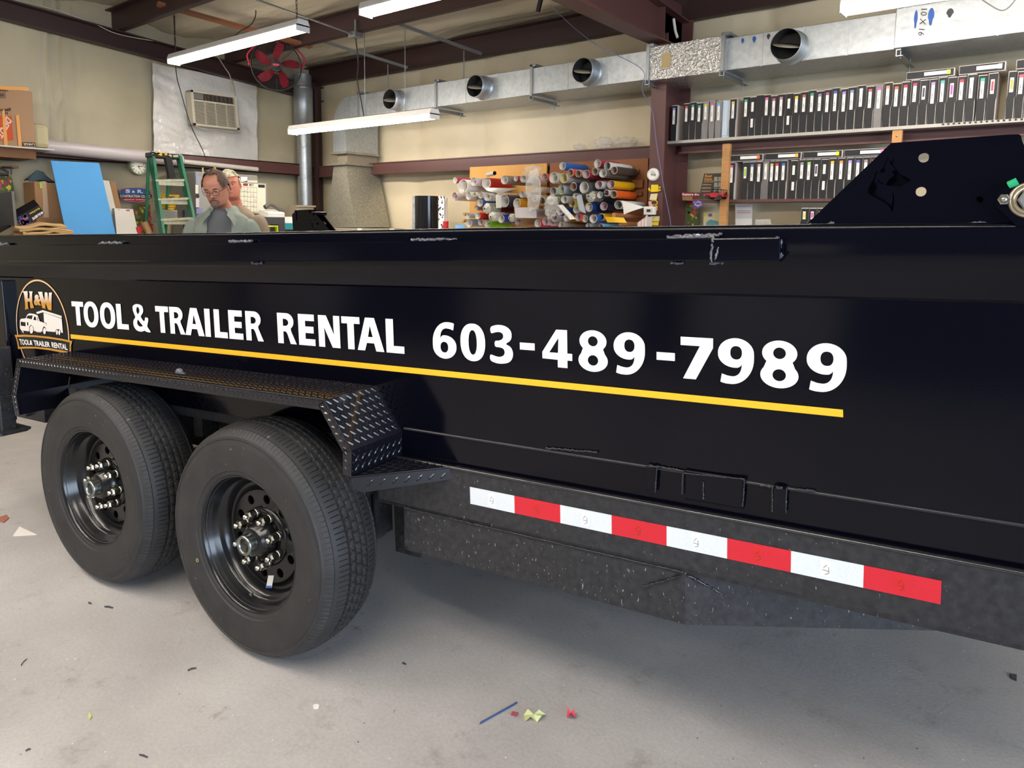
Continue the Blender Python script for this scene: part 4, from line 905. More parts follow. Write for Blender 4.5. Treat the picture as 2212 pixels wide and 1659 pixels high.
# plastic sheet taped over the window opening, and the window air conditioner
Q = quadX([(331, 135), (556, 182), (559, 355), (335, 330)], -7.72)
def sheet_f(u, v):
    p = bil(Q, u, 1 - v); e = min(u, 1 - u, v, 1 - v)
    return p + V((.012 * noise.noise(V((u * 3 + v * 5, v * 14 - u * 6, 1))) + .03 * noise.noise(V((u * 4, v * 4, 9))) - .02, 0, 0))
mb = MB(); mb.grid(60, 48, sheet_f); tag(mb.build('plastic_sheet', mat('plastic_sheeting', '#dcd8d0', rough=.2, bump=.6, bscale=7, bdist=.04, spec=.8)), 'crinkled translucent plastic sheet taped around the window air conditioner', 'plastic sheet')
AQ = quadX([(411, 194), (509, 208), (516.5, 281), (417, 270.5)], -7.60)
def AP(u, v, x=0): p = bil(AQ, u, v); return p + V((x, 0, 0))
ac = thing('air_conditioner', 'beige window air conditioner mounted through the plastic sheet', 'air conditioner', (-7.7, AQ[0].y, AQ[3].z))
def SUB(root, name, mb, m=None): o = mb.build(name, m); o.parent = root; o.matrix_parent_inverse = Matrix.Translation(root.location).inverted(); return o
beige = mat('beige_plastic', '#c9bfa9', rough=.5)
def aslab(mb, u0, v0, u1, v1, x0, x1):
    q = [AP(u0, v0, x0), AP(u1, v0, x0), AP(u1, v1, x0), AP(u0, v1, x0)]; return mb.poly(q, x1 - x0, (1, 0, 0))
mb = MB(); aslab(mb, 0, 0, 1, .06, -.10, .01); aslab(mb, 0, .94, 1, 1, -.10, .01); aslab(mb, 0, 0, .05, 1, -.10, .01); aslab(mb, .95, 0, 1, 1, -.10, .01); aslab(mb, .05, .70, .95, .745, -.08, .008); SUB(ac, 'case', mb, beige)
mb = MB(); aslab(mb, .03, .03, .97, .97, -.10, -.03); SUB(ac, 'coil', mb, mat('coil_dark', '#463d35', rough=.8))
mb = MB()
for i in range(19): v = .08 + i * .034; aslab(mb, .05, .0 + v, .95, v + .015, -.025, .004)
for u in (.28, .51, .75): aslab(mb, u, .06, u + .008, .70, -.02, .006)
SUB(ac, 'front_grille', mb, beige)
mb = MB(); aslab(mb, .06, .765, .27, .925, -.03, .0); SUB(ac, 'control_panel', mb, mat('grey_panel', '#77736c'))
mb = MB()
for i in range(5): v = .775 + i * .033; aslab(mb, .31, v, .94, v + .008, -.03, -.005)
for i in range(6): aslab(mb, .38 + i * .095, .765, .388 + i * .095, .93, -.025, .0)
aslab(mb, .30, .76, .315, .93, -.03, .006); SUB(ac, 'air_outlet', mb, mat('outlet_brown', '#6d5f55'))
mb = MB(); mb.tube(crom([AP(.05, -.01, 0), AP(.2, -.08, .02), AP(.5, -.10, .03), AP(.8, -.12, .03), AP(1, -.06, .02), AP(1.01, .3, 0), AP(1.0, 1.0, 0), AP(.96, 1.5, 0)]), .006, 6); SUB(ac, 'power_cord', mb, mat('cord_beige', '#a89d88'))
# long rolls lying on the girt
mb = MB(); a, b = onX(92, 316, -7.53), onX(392, 347, -7.53); mb.tube([a, a.lerp(b, .5), b], [.062, .064, .060], 20); mb.tube([a + V((0, 0, .055)), b + V((.0, 0, .055))], .012, 6); tag(mb.build('material_roll', mat('pearl_vinyl', '#bdb3b2', rough=.35)), 'long thick pearl-grey roll lying on the left wall beam', 'roll')
mb = MB(); a, b = onX(396, 349, -7.56), onX(556, 366, -7.56); mb.tube([a, b], .026, 14); tag(mb.build('material_roll', mat('white_roll', '#cfc8bd', rough=.45)), 'thin white roll on the beam under the plastic sheet', 'roll')
# high shelf with upside-down moving box
sx = -7.30
z_s = onX(60, 319, sx).z
sh = thing('wall_shelf', 'high wooden wall shelf with a white top board at the upper left', 'shelf', (sx, 1.5, z_s))
a = onX(80, 322, sx); mb = MB(); mb.b2((XL + .02, .6, z_s - .012), (sx + .06, onX(118, 323, sx + .06).y, z_s)); SUB(sh, 'shelf_board', mb, mat('white_board', '#c9c4bb'))
mb = MB(); mb.b2((XL + .05, .6, z_s - .095), (sx, onX(78, 335, sx).y, z_s - .012)); SUB(sh, 'cleat', mb, mat('brown_wood', '#7b5230', rough=.6, var=.2, vscale=6)); mb = MB(); mb.b2((-7.7, .6, z_s - .17), (-7.5, onX(40, 345, -7.5).y, z_s - .15)); SUB(sh, 'lower_cleat', mb, mat('brown_wood2', '#8b6a4c'))
bq = quadX([(-40, 184), (62, 188), (78.5, 317), (-40, 317)], sx - .04)
yL = bq[1].y; bx = thing('cardboard_box', 'large brown moving box standing upside down on the high shelf', 'box', (sx - .04, bq[3].y, z_s))
def BQ(u, v, x=0): p = bil(bq, u, 1 - v); return p + V((x, 0, 0))
zt_ = bq[0].z; mb = MB(); mb.cbox((sx - .04 - .21, (bq[0].y + yL + .0) / 2, (z_s + .004 + zt_) / 2), (.42, yL - bq[0].y + .05, zt_ - z_s - .004), .006); SUB(bx, 'carton', mb, mat('moving_box', '#a98565', rough=.8, var=.1, vscale=4))
fx = sx - .038
def pX(px, py): return onX(px, py, fx + .002)
mb = MB(); tpm = mat('orange_tape', '#dd9a4c', rough=.4)
mb.m(tpm).poly([pX(-30, 184), pX(61, 189), pX(62, 196), pX(-30, 193)], .002, (1, 0, 0)); mb.poly([pX(4, 237), pX(10, 237), pX(17, 316), pX(9, 316)], .003, (1, 0, 0)); mb.poly([pX(34, 250), pX(41, 247), pX(47, 316), pX(40, 316)], .003, (1, 0, 0)); SUB(bx, 'tape', mb)
mb = MB(); mb.m(mat('carton_orange', '#c4512b', rough=.8)).poly([pX(-40, 252), pX(25, 250), pX(29, 303), pX(-40, 304)], .001, (1, 0, 0))
# upside down: map text quads with corners reversed
def utext(mb, t, tl, tr, br, bl, o=.0035, bold=.03): mb.text(t, [pX(*br), pX(*bl), pX(*tl), pX(*tr)], V((o, 0, 0)), bold)
mb.m(mat('carton_white', '#d8c3b0', rough=.8)); mb.text('DEPOT', [onX(a, b, fx + .0035) for a, b in ((26, 262), (4, 301), (-6, 290), (14, 250))], V((0, 0, 0)), .04)
SUB(bx, 'carton_logo', mb); mb = MB(); mb.m(mat('carton_ink', '#3a2e26', rough=.8)); mb.poly([pX(48, 307), pX(76, 308), pX(77, 316), pX(48, 316)], .001, (1, 0, 0)); utext(mb, 'get mo', (-8, 233), (23, 233), (23, 241), (-8, 241)); utext(mb, 'H', (10, 241), (16, 241), (17, 248), (11, 248)); utext(mb, '10063', (-6, 193), (17, 194), (17, 198), (-6, 197))
mb.tube([pX(-4, 199), pX(11, 200), pX(12, 212), pX(-4, 211)], .002, 4, closed=True)
for i in range(6): mb.poly([pX(-2 + i * 2, 202), pX(-1 + i * 2, 202), pX(-1 + i * 2, 209), pX(-2 + i * 2, 209)], .001, (1, 0, 0))
SUB(bx, 'printing', mb); mb = MB(); mb.m(mat('carton_white', '#d8c3b0')); utext(mb, 'LARGE', (50, 309), (74, 310), (75, 314.5), (51, 314)); SUB(bx, 'printing', mb)
mb = MB(); a = onX(86, 290, -7.45); mb.cbox((-7.50, a.y - .0, z_s + .125), (.16, .14, .22), .04); o = tag(mb.build('plastic_bin', mat('yellowed_plastic', '#b9ae86', rough=.4)), 'small yellowed plastic bin tucked behind the moving box', 'bin')
mb = MB(); mb.cbox((-7.68, a.y + .03, z_s + .056), (.16, .12, .11), .01); tag(mb.build('tool_case', blackpl), 'small black case behind the yellowed bin on the high shelf', 'case')
# clamp hanging under the shelf
mb = MB(); pts = [onX(x, y, -7.45) for x, y in ((0, 362), (18, 372), (17, 378), (0, 377))]; mb.tube(pts, .012, 6); mb.tube([onX(25, 360, -7.45), onX(24, 378, -7.45)], .006, 6); mb.tube([onX(5, 361, -7.45), onX(26, 362, -7.45)], .008, 6); tag(mb.build('hand_clamp', blackpl), 'black hand clamp hanging under the high shelf', 'clamp')
# floral prints
def floral(name, label, pts, X, seed, group=None, fn=onX, nrm=(1, 0, 0)):
    q = [fn(a, b, X) for a, b in pts]; r = random.Random(seed); n = V(nrm)
    mb = MB(); mb.m(mat('floral_green', '#4c5c33', rough=.5)).poly(q, .002, n)
    a = q[1] - q[0]; b = q[3] - q[0]; L_ = a.length; H_ = b.length; o_ = n * .0025; cnt = 0
    for k in range(60):
        u, v = r.random(), r.random(); rr = r.uniform(.04, .11) * L_ * (1.3 if k < 18 else .6); u = min(max(u, rr / L_), 1 - rr / L_); v = min(max(v, rr / H_), 1 - rr / H_)
        mb.m([mat('poppy_red', '#b8253c', rough=.5), mat('floral_yellow', '#d8c12d', rough=.5), mat('poppy_pink', '#cf3f5c', rough=.5), mat('leaf_green', '#6d8446', rough=.5)][(k * 7 + seed) % 4])
        c = q[0] + a * u + b * v + n * (.002 + k * .00004); w = 7
        ps = [c + a.normalized() * rr * (1 + .25 * sin(3 * g * 2 * pi / 14 + k)) * cos(g * 2 * pi / 14) + b.normalized() * rr * (1 + .25 * cos(4 * g * 2 * pi / 14)) * sin(g * 2 * pi / 14) for g in range(14)]
        mb.poly(ps)
    return tag(mb.build(name, None), label, 'print')
floral('floral_print', 'floral print of red and yellow flowers above the monitor at the left edge', [(-22, 378), (25, 380), (33, 432), (-22, 430)], -7.77, 2)
floral('floral_print', 'floral print with red poppies on the wall beside the green ladder', [(288, 440), (324, 442), (326, 500), (296, 500)], -7.74, 5)
# wall clock
c = onX(298, 360, -7.56); T = Matrix.Translation(c) @ Matrix.Rotation(radians(90), 4, 'Y')
rc = (onX(298, 341, -7.56).z - c.z)
ck = thing('wall_clock', 'round wall clock with a grey-green rim reading about quarter past five', 'clock', c)
mb = MB(); mb.lathe([(rc * .8, .015), (rc * .84, .03), (rc * .95, .03), (rc, .01), (rc, -.04)], M=T, n=40); SUB(ck, 'clock_rim', mb, mat('clock_rim', '#7f846f', rough=.4))
mb = MB(); mb.lathe([(0, .014), (rc * .82, .014)], M=T, n=40); SUB(ck, 'clock_face', mb, mat('clock_white', '#e8e2d2', rough=.5))
mb = MB(); fx_ = c.x + .0155
for h in range(1, 13):
    g = radians(90 - 30 * h); y, z = c.y + rc * .66 * cos(g), c.z + rc * .66 * sin(g); s_ = rc * .11
    # seen from the room (from +X) the viewer's right is +Y
    mb.text(str(h), [V((fx_, y - s_, z + s_)), V((fx_, y + s_, z + s_)), V((fx_, y + s_, z - s_)), V((fx_, y - s_, z - s_))], V((0, 0, 0)))
SUB(ck, 'numerals', mb, print_)
for L_, ang, nm in ((.42, 90 - 157, 'hour_hand'), (.62, 90 - 82, 'minute_hand')):
    g = radians(ang); d = V((0, cos(g), sin(g))); s_ = V((0, -sin(g), cos(g))); mb = MB(); mb.poly([V((fx_ + .002, c.y, c.z)) - s_ * .004 - d * .01, V((fx_ + .002, c.y, c.z)) + d * rc * L_ - s_ * .002, V((fx_ + .002, c.y, c.z)) + d * rc * L_ + s_ * .002, V((fx_ + .002, c.y, c.z)) + s_ * .004 - d * .01]); SUB(ck, nm, mb, print_)
# company sign
sg = thing('company_sign', 'red, white and blue badge-shaped construction company sign on the wall', 'sign', onX(292, 421, -7.76))
def sX(x, y, o=0): return onX(x, y, -7.76 + o)
sh_ = [(257, 411), (262, 407), (278, 404.5), (300, 404), (318, 406.5), (325, 410), (328, 420), (326, 430), (316, 435), (298, 438), (278, 436), (262, 431)]
mb = MB(); mb.m(mat('sign_edge', '#a9a2a0')).poly([sX(*p) for p in sh_], .006, (1, 0, 0))
mb.m(col('#b3263c')).poly([sX(292 + (x - 292) * .95, 421 + (y - 421) * .92, .007) for x, y in sh_])
mb.m(col('#2a62a4')).poly([sX(*p, .0075) for p in ((260, 419), (261, 412), (278, 407), (300, 406), (323, 411), (324, 420))])
mb.m(col('#15161c')).poly([sX(*p, .008) for p in ((257, 419.5), (328, 420), (328, 428.5), (258, 427))]); SUB(sg, 'badge', mb)
mb = MB()
for t, q in (('S', ((271, 409), (281, 409), (281, 416.5), (271, 416.5))), ('&', ((285, 411.5), (292, 411.5), (292, 416.5), (285, 416.5))), ('R.', ((297, 409.5), (309, 410), (309, 417.5), (297, 417))), ('CONSTRUCTION CO. INC.', ((259, 420.5), (326, 421.5), (326, 427.5), (259, 426))), ('NEWTON, NH   PLAISTOW, NH', ((268, 430), (316, 430.5), (316, 432.8), (268, 432)))):
    mb.text(t, [sX(*p, .0085) for p in q], V((0, 0, 0)), .04)
SUB(sg, 'lettering', mb, white_v)
# workbench running along the wall (below the trailer's edge in the photo)
wbn = thing('workbench', 'long dark-topped workbench along the left wall behind the trailer', 'workbench', (-7.35, 2.6, 0))
mb = MB(); mb.cbox((-7.33, 1.95, 1.175), (.86, 2.50, .05), .006); SUB(wbn, 'bench_top', mb, mat('bench_top', '#4b3d30', rough=.6))
for x in (-7.7, -6.96):
    for y in (.78, 1.95, 3.12): mb = MB(); mb.b2((x - .04, y - .04, 0), (x + .04, y + .04, 1.15)); SUB(wbn, 'leg', mb, pine)
BT = 1.202
def lean(name, label, cat, pts, Xt, Xb, m, t=.012):
    a, b = onX(*pts[0], Xt), onX(*pts[1], Xt); c, d = onX(*pts[2], Xb), onX(*pts[3], Xb)
    c = c.lerp(b, 0) ; k = (BT - b.z) / (c.z - b.z); c = b + (c - b) * k; k = (BT - a.z) / (d.z - a.z); d = a + (d - a) * k
    mb = MB(); mb.poly([a, b, c, d], t, (-1, 0, 0)); return tag(mb.build(name, m), label, cat)
bb = lean('foam_board', 'bright sky-blue foam board leaning on the wall behind the trailer', 'board', [(110, 347), (214, 352), (250, 506), (143, 506)], -7.42, -7.25, mat('sky_blue_foam', '#4e9fdc', rough=.6))
lean('foam_board', 'white board leaning just behind the sky-blue board', 'board', [(216, 388), (236, 391), (262, 505), (235, 505)], -7.50, -7.38, mat('cream_board', '#dcd5c8', rough=.7))
lean('cardboard_piece', 'narrow brown cardboard piece with tape behind the white board', 'cardboard', [(238, 392), (249, 394), (262, 452), (246, 452)], -7.56, -7.50, kraft, .03)
bxw = lean('shipping_box', 'white flat box with a red shipping label beside the blue board', 'box', [(247, 450), (287, 452), (300, 506), (252, 506)], -7.35, -7.28, mat('white_box', '#d6d0c6', rough=.6), .05)
mb = MB(); mb.m(mat('label_red', '#b65a6a')).text('PRIORITY', [onX(a, b, -7.345) for a, b in ((255, 452), (255, 462), (260, 462), (260, 452))], V((0, 0, 0))); mb.poly([onX(a, b, -7.345) for a, b in ((272, 453), (280, 453), (282, 468), (275, 468))], .001, (1, 0, 0)); o = mb.build('shipping_label'); o.parent = bxw
# cardboard carton with fabric on top
def boxp(name, label, cat, pl, pr, X, depth, zt, zb, m, root=None):
    a, b = onX(*pl, X), onX(*pr, X); mb = MB(); mb.cbox((X - depth / 2, (a.y + b.y) / 2, (zt + zb) / 2), (depth, abs(b.y - a.y), zt - zb), .006); return tag(mb.build(name, m), label, cat)
zc_ = onX(100, 393, -7.32).z
boxp('cardboard_box', 'brown taped cardboard carton half hidden behind the blue board', 'box', (76, 430), (146, 430), -7.45, .28, zc_, BT, kraft)
mb = MB(); mb.m(mat('clear_tape', '#c2a385', rough=.3)).poly([onX(a, b, -7.447) for a, b in ((90, 392), (100, 392), (106, 470), (94, 470))], .001, (1, 0, 0)); mb.m(col('#a7bf52')).poly([onX(a, b, -7.446) for a, b in ((85, 393), (91, 393), (92, 407), (86, 407))], .001, (1, 0, 0)); o = mb.build('tape'); o.parent = bpy.data.objects['cardboard_box.001']
mb = MB(); c = onX(97, 384, -7.5); 
def clo(u, v):
    return V((-7.66 + .16 * u, c.y - .12 + .24 * v, zc_ + .004 + .10 * math.exp(-((u - .5) ** 2 + (v - .4) ** 2) * 8) + .03 * abs(noise.noise(V((u * 3, v * 5, 3))))))
mb.grid(14, 14, clo); tag(mb.build('folded_cloth', mat('grey_blue_cloth', '#4d6068', rough=.9)), 'crumpled grey-blue cloth lying on top of the brown carton', 'cloth')
mb = MB(); a = onX(120, 462, -7.25); mb.cbox((-7.40, a.y - .02, BT + .065), (.12, .20, .13), .05); tag(mb.build('plastic_tub', mat('milky_plastic', '#b9b2a8', rough=.4)), 'milky plastic tub between the carton and blue board', 'tub')
# folded brown paper bags with a printed pack on top
bg = onX(68, 488, -7.0)
mb = MB()
for k in range(6):
    zz_ = BT + .036 + k * .018
    def lay(u, v, k=k, zz_=zz_): return V((-7.12 + .26 * v, bg.y - .14 + .38 * u + .03 * sin(k), zz_ + .012 * sin(u * 6 + k * 2) + .018 * noise.noise(V((u * 3, v * 3, k * 2.7)))))
    mb.grid(16, 8, lay)
    e = [lay(u / 10, 1) for u in range(11)]; e2 = [p + V((.02, 0, -.011)) for p in e]; e3 = [p + V((0, 0, -.022)) for p in e]
    mb.raw(e + e2 + e3, [(i, i + 1, 12 + i, 11 + i) for i in range(10)] + [(11 + i, 12 + i, 23 + i, 22 + i) for i in range(10)], smooth=True)
tag(mb.build('paper_bag_stack', mat('kraft_paper', '#cda873', rough=.8)), 'stack of folded tan paper bags beside the monitor', 'paper bags')
pk = thing('printed_package', 'black and purple printed package resting on the folded paper bags', 'package', (-7.02, bg.y, BT + .16))
pq = [onX(a, b, -6.98) for a, b in ((36, 470), (84, 443), (96, 462), (48, 494))]
mb = MB(); mb.poly(pq, .14, (-.75, 0, .35)); SUB(pk, 'carton', mb, mat('pack_black', '#1c1a20', rough=.4))
mb = MB(); r = random.Random(4)
nq = V((.004, 0, 0))
for k in range(26):
    u, v = r.uniform(.04, .36), r.uniform(.08, .92); p = bil(pq, u, v) + nq; mb.m([col('#4a3a8c'), col('#b04a4a'), col('#7d6a9a'), col('#2d3f86')][k % 4]).poly([p + V((0, .014 * cos(g), .014 * sin(g))) for g in (0, 1.2, 2.4, 3.9, 5.1)])
SUB(pk, 'artwork', mb)
mb = MB(); I_ = lambda u, v: bil(pq, u, v) + nq * 1.5
mb.m(white_v).text('BULLSEYE', [I_(.97, .10), I_(.50, .10), I_(.50, .34), I_(.97, .34)], V((0, 0, 0)), .05); mb.m(col('#e2c62c')).text('Shoot & Score', [I_(.95, .62), I_(.50, .62), I_(.50, .80), I_(.95, .80)], V((0, 0, 0)), .03); SUB(pk, 'lettering', mb)
mo = thing('computer_monitor', 'black flat monitor seen from the side at the left edge', 'monitor', (-6.9, 1.75, BT))
mq = [onX(-30, 425, -6.9), onX(24, 413, -6.98), onX(31, 486, -6.98), onX(-30, 520, -6.9)]
mb = MB(); mb.poly(mq, .03, (-.9, .3, 0)); SUB(mo, 'screen', mb, blackpl)
mb = MB(); mb.poly([mq[1] + V((.002, .0, 0)), mq[1] + V((.002, .02, 0)), mq[2] + V((.002, .02, 0)), mq[2] + V((.002, 0, 0))], .03, (-.9, .3, 0)); SUB(mo, 'bezel', mb, mat('grey_bezel', '#77736d', rough=.35))
mb = MB(); mb.b2((-7.05, 1.6, BT), (-6.85, 1.85, BT + .015)); mb.b2((-6.97, 1.70, BT), (-6.93, 1.76, BT + .2)); SUB(mo, 'stand', mb, blackpl)
# cardboard tube
a = onX(311, 480, -7.35); mb = MB(); T0 = V((a.x, a.y, a.z)); T1 = V((a.x + .03, a.y + .05, BT)); mb.tube([T1, T0], .034, 18); mb.m(mat('tube_tan', '#c39b6c', rough=.7)); tag(mb.build('cardboard_tube', mat('tube_tan', '#c39b6c', rough=.7)), 'short tan cardboard tube standing beside the white shipping box', 'tube')
mb = MB(); a = onX(300, 495, -7.3); mb.cyl((a.x, a.y, BT), (a.x, a.y, a.z + .02), .03, 16); tag(mb.build('spray_can', col('#c2322c')), 'small red can behind the cardboard tube', 'can')
# ---- green fibreglass step ladder
LX = -7.15
ld = thing('step_ladder', 'green fibreglass step ladder with a black taped top cap', 'ladder', (LX, 3.45, 0))
gr_ = mat('green_fibreglass', '#0f5c40', rough=.4, var=.3, vscale=9, col2='#2f7a58', bump=.1)
tl, tr_, bl, br = onX(325, 338, LX), onX(383, 338, LX), onX(347, 506, LX + .22), onX(414, 478, LX + .22)
def toflo(a, b): k = a.z / (a.z - b.z); return a + (b - a) * k
fl, fr = toflo(tl, bl), toflo(tr_, br)
for a, b in ((tl, fl), (tr_, fr)):
    d = (b - a).normalized(); s_ = V((0, 1, 0)); n_ = d.cross(s_).normalized()
    mb = MB(); L_ = (b - a).length
    for o0, o1, w0, w1 in ((-.035, .035, 0, .006), (-.035, -.029, 0, .03), (.029, .035, 0, .03)):
        P_ = lambda t, o, w_: a + d * t + n_ * o + s_ * w_
        q = [P_(0, o0, w0), P_(0, o1, w0), P_(0, o1, w1), P_(0, o0, w1), P_(L_, o0, w0), P_(L_, o1, w0), P_(L_, o1, w1), P_(L_, o0, w1)]
        mb.raw(q, [(0, 1, 2, 3), (7, 6, 5, 4), (0, 4, 5, 1), (1, 5, 6, 2), (2, 6, 7, 3), (3, 7, 4, 0)])
    SUB(ld, 'side_rail', mb, gr_)
back0, back1 = tl + V((-.10, .03, 0)), tr_ + V((-.10, -.03, 0))
for a, y in ((back0, fl.y + .1), (back1, fr.y - .1)): mb = MB(); mb.tube([a, V((XL + .25, y, 0))], .016, 6); SUB(ld, 'rear_rail', mb, gr_)
for py in (388, 429, 473, 515):
    k = (tl.z - onX(335, py, LX + .1).z) / (tl.z - bl.z); a = tl.lerp(bl, k); b = tr_.lerp(br, (tl.z - a.z) / (tr_.z - br.z)); mb = MB(); mb.poly([a + V((.04, 0, 0)), b + V((.04, 0, 0)), b + V((-.04, 0, 0)), a + V((-.04, 0, 0))], .022, (0, 0, -1)); mb.b2((a.x + .035, a.y, a.z - .05), (a.x + .041, b.y, a.z)); SUB(ld, 'step', mb, mat('paint_spattered_aluminium', '#b8b49a', rough=.5, var=.3, vscale=30, col2='#8a8f80'))
mb = MB(); mb.cbox(((tl.x - .03), (tl.y + tr_.y) / 2, tl.z + .015), (.13, tr_.y - tl.y + .02, .05), .01); SUB(ld, 'top_cap', mb, mat('cap_black_tape', '#26241f', rough=.4))
mb = MB(); r = random.Random(3)
for k in range(8): y = tl.y + (tr_.y - tl.y) * r.random(); mb.m([col('#c9a63a'), col('#b3b48c'), blackpl][k % 3]).box((tl.x + .052, y, tl.z + .02 + r.uniform(-.02, .02)), (.004, .05, .016), (r.uniform(-.5, .5), 0, 0))
mb.m(blackpl).box((tl.x + .06, (tl.y + tr_.y) / 2 + .02, tl.z - .10), (.05, .06, .2), (.2, .1, 0)); SUB(ld, 'tape', mb)
mb = MB(); a = onX(348, 452, LX + .06); b = onX(392, 478, LX + .06); mb.cbox((LX - .06, (a.y + b.y) / 2, (a.z + b.z) / 2 - .01), (.10, b.y - a.y, .012 + (a.z - b.z)), .01); tag(mb.build('paint_tray', mat('dull_aluminium', '#a9a8a0', rough=.35, metal=.6)), 'silver paint tray standing between the ladder rails', 'tray')
mb = MB(); a = onX(346, 419, LX - .15); b = onX(394, 445, LX - .15)
for i in range(5): mb.tube(crom([V((LX - .2 - .02 * i, a.y + .02, a.z - .02 - .025 * i)), V((LX - .16, (a.y + b.y) / 2, a.z - .05 - .025 * i)), V((LX - .2 - .02 * i, b.y - .02, a.z - .02 - .025 * i))]), .014, 8)
mb.b2((LX - .28, a.y, a.z - .02), (LX - .2, b.y, a.z)); tag(mb.build('yellow_cord_reel', col('#d6a91c')), 'yellow hanger with coiled cord behind the ladder steps', 'cord reel')
# ---- grey steel cabinet with papers and whiteboard calendar
cb = thing('steel_cabinet', 'grey steel cabinet covered in magnets and notes behind the man', 'cabinet', (-7.5, 4.4, 0))
cx0 = -7.22; ya = onX(421, 372, cx0).y; ybb = onX(557, 382, cx0).y; zt_ = onX(421, 370, cx0).z
mb = MB(); mb.cbox(((XL + .05 + cx0) / 2, (ya + ybb) / 2, zt_ / 2), (cx0 - XL - .05, ybb - ya, zt_), .01); SUB(cb, 'body', mb, mat('cabinet_grey', '#8b8880', rough=.5))
mb = MB(); mb.b2((cx0, ya + .02, .3), (cx0 + .012, ybb - .02, zt_ - .05)); SUB(cb, 'door', mb, mat('cabinet_door', '#979590', rough=.5))
mb = MB(); mb.box((-7.48, ya - .003, zt_ - .50), (.045, .006, .20)); SUB(cb, 'side_sticker', mb, col('#3d5a6b'))
r = random.Random(11); spots = [(423, 372, 427, 398, '#8b93b8'), (422, 399, 428, 418, '#ddd9d0'), (423, 428, 430, 448, '#cfc9d8'), (492, 382, 518, 395, '#e2d2cc'), (520, 382, 534, 393, '#efeae0'), (519, 390, 556, 397, '#d8cfb8'), (424, 420, 430, 427, '#26262a'), (460, 376, 488, 380, '#b9b8b4'), (424, 450, 436, 462, '#7f86b4')]
for i, (x0, y0, x1, y1, h) in enumerate(spots):
    mb = MB(); mb.poly([onX(x0, y0, cx0 + .014), onX(x1, y0, cx0 + .014), onX(x1, y1, cx0 + .014), onX(x0, y1, cx0 + .014)], .002, (1, 0, 0)); SUB(cb, 'note', mb, col(h))
mb = MB(); a = onX(464, 368, cx0 - .1); mb.ball((a.x, a.y, zt_ + .025), (.02, .03, .025)); mb.ball((a.x, a.y, zt_ + .055), .015); tag(mb.build('figurine', col('#b9852c')), 'small amber figurine on top of the steel cabinet', 'figurine')
mb = MB(); a = onX(438, 366, cx0 - .1); mb.cyl((a.x, a.y, zt_), (a.x, a.y, zt_ + .05), .008, 8).cyl((a.x, a.y + .05, zt_), (a.x, a.y + .05, zt_ + .025), .006, 8); tag(mb.build('figurine', col('#d8c48c')), 'tiny cream figurine standing at the left of the cabinet top', 'figurine')
cal = thing('whiteboard_calendar', 'May whiteboard calendar with handwritten notes behind the men', 'calendar', onX(550, 430, cx0 + .04))
kx = cx0 + .04; cqd = [onX(502, 392, kx), onX(576, 396, kx), onX(577, 464, kx), onX(502, 458, kx)]
mb = MB(); mb.poly(cqd, .02, (-1, 0, 0)); SUB(cal, 'frame', mb, mat('cal_frame', '#8c8a86', rough=.4))
ci = lambda u, v, o=.001: bil(cqd, u, v) + V((o, 0, 0))
mb = MB(); mb.poly([ci(.03, .97), ci(.96, .97), ci(.96, .04), ci(.03, .04)], .0006, (1, 0, 0)); SUB(cal, 'board', mb, mat('cal_white', '#e2dac4', rough=.35))
mb = MB()
for i in range(8): u = .05 + i * .092; mb.poly([ci(u, .06, .002), ci(u + .006, .06, .002), ci(u + .006, .84, .002), ci(u, .84, .002)])
for j in range(6): v = .06 + j * .156; mb.poly([ci(.05, v, .002), ci(.05, v + .009, .002), ci(.70, v + .009, .002), ci(.70, v, .002)])
mb.text('MAY', [ci(.48, .97, .002), ci(.62, .97, .002), ci(.62, .88, .002), ci(.48, .88, .002)], V((0, 0, 0)), .02); mb.poly([ci(.74, .95, .002), ci(.94, .95, .002), ci(.94, .85, .002), ci(.74, .85, .002)])
r = random.Random(8)
for k in range(26):
    u, v = .10 + .54 * r.random(), .12 + .66 * r.random(); pts = [ci(u + j * .012, v + r.uniform(-.012, .012), .003) for j in range(7)]; mb.tube(pts, .0012, 3)
SUB(cal, 'handwriting', mb, mat('marker_ink', '#2a2522', rough=.6))
mb = MB(); mb.poly([ci(.30, .96, .002), ci(.44, .96, .002), ci(.44, .88, .002), ci(.30, .88, .002)]); SUB(cal, 'red_magnet', mb, col('#8c2230'))
# desk telephone on a dark printer
pr = thing('office_printer', 'charcoal office printer with a telephone on top', 'printer', (-6.9, 4.85, 0))
X_ = -6.75; a = onX(564, 468, X_); b = onX(616, 472, X_)
mb = MB(); mb.cbox((X_ - .22, (a.y + b.y) / 2, a.z - .25), (.44, b.y - a.y, .5), .01); SUB(pr, 'body', mb, greyd)
mb = MB(); mb.cbox((X_ - .22, (a.y + b.y) / 2, (a.z - .5) / 2), (.46, b.y - a.y + .02, a.z - .5), .01); SUB(pr, 'stand', mb, blackpl)
mb = MB(); p0, p1 = onX(585, 484, X_ + .004), onX(602, 498, X_ + .004); mb.b2((X_, p0.y, p1.z), (X_ + .006, p1.y, p0.z)); SUB(pr, 'display', mb, blackpl)
ph = thing('desk_telephone', 'white desk telephone with a dark handset on the printer', 'telephone', (X_ - .15, (a.y + b.y) / 2 + .05, a.z))
cc = V((X_ - .12, (a.y + b.y) / 2 + .06, a.z))
mb = MB(); mb.cbox(cc + V((0, 0, .035)), (.2, .20, .06), .012, (0, radians(10), 0)); SUB(ph, 'base', mb, whitepl)
mb = MB(); mb.tube(crom([cc + V((.03, -.10, .10)), cc + V((.03, -.03, .13)), cc + V((.03, .06, .09)), cc + V((.03, .14, .045))]), [.026] * 4 + [.018] * 10 + [.026] * 5, 10); SUB(ph, 'handset', mb, mat('handset_grey', '#55504a', rough=.5))
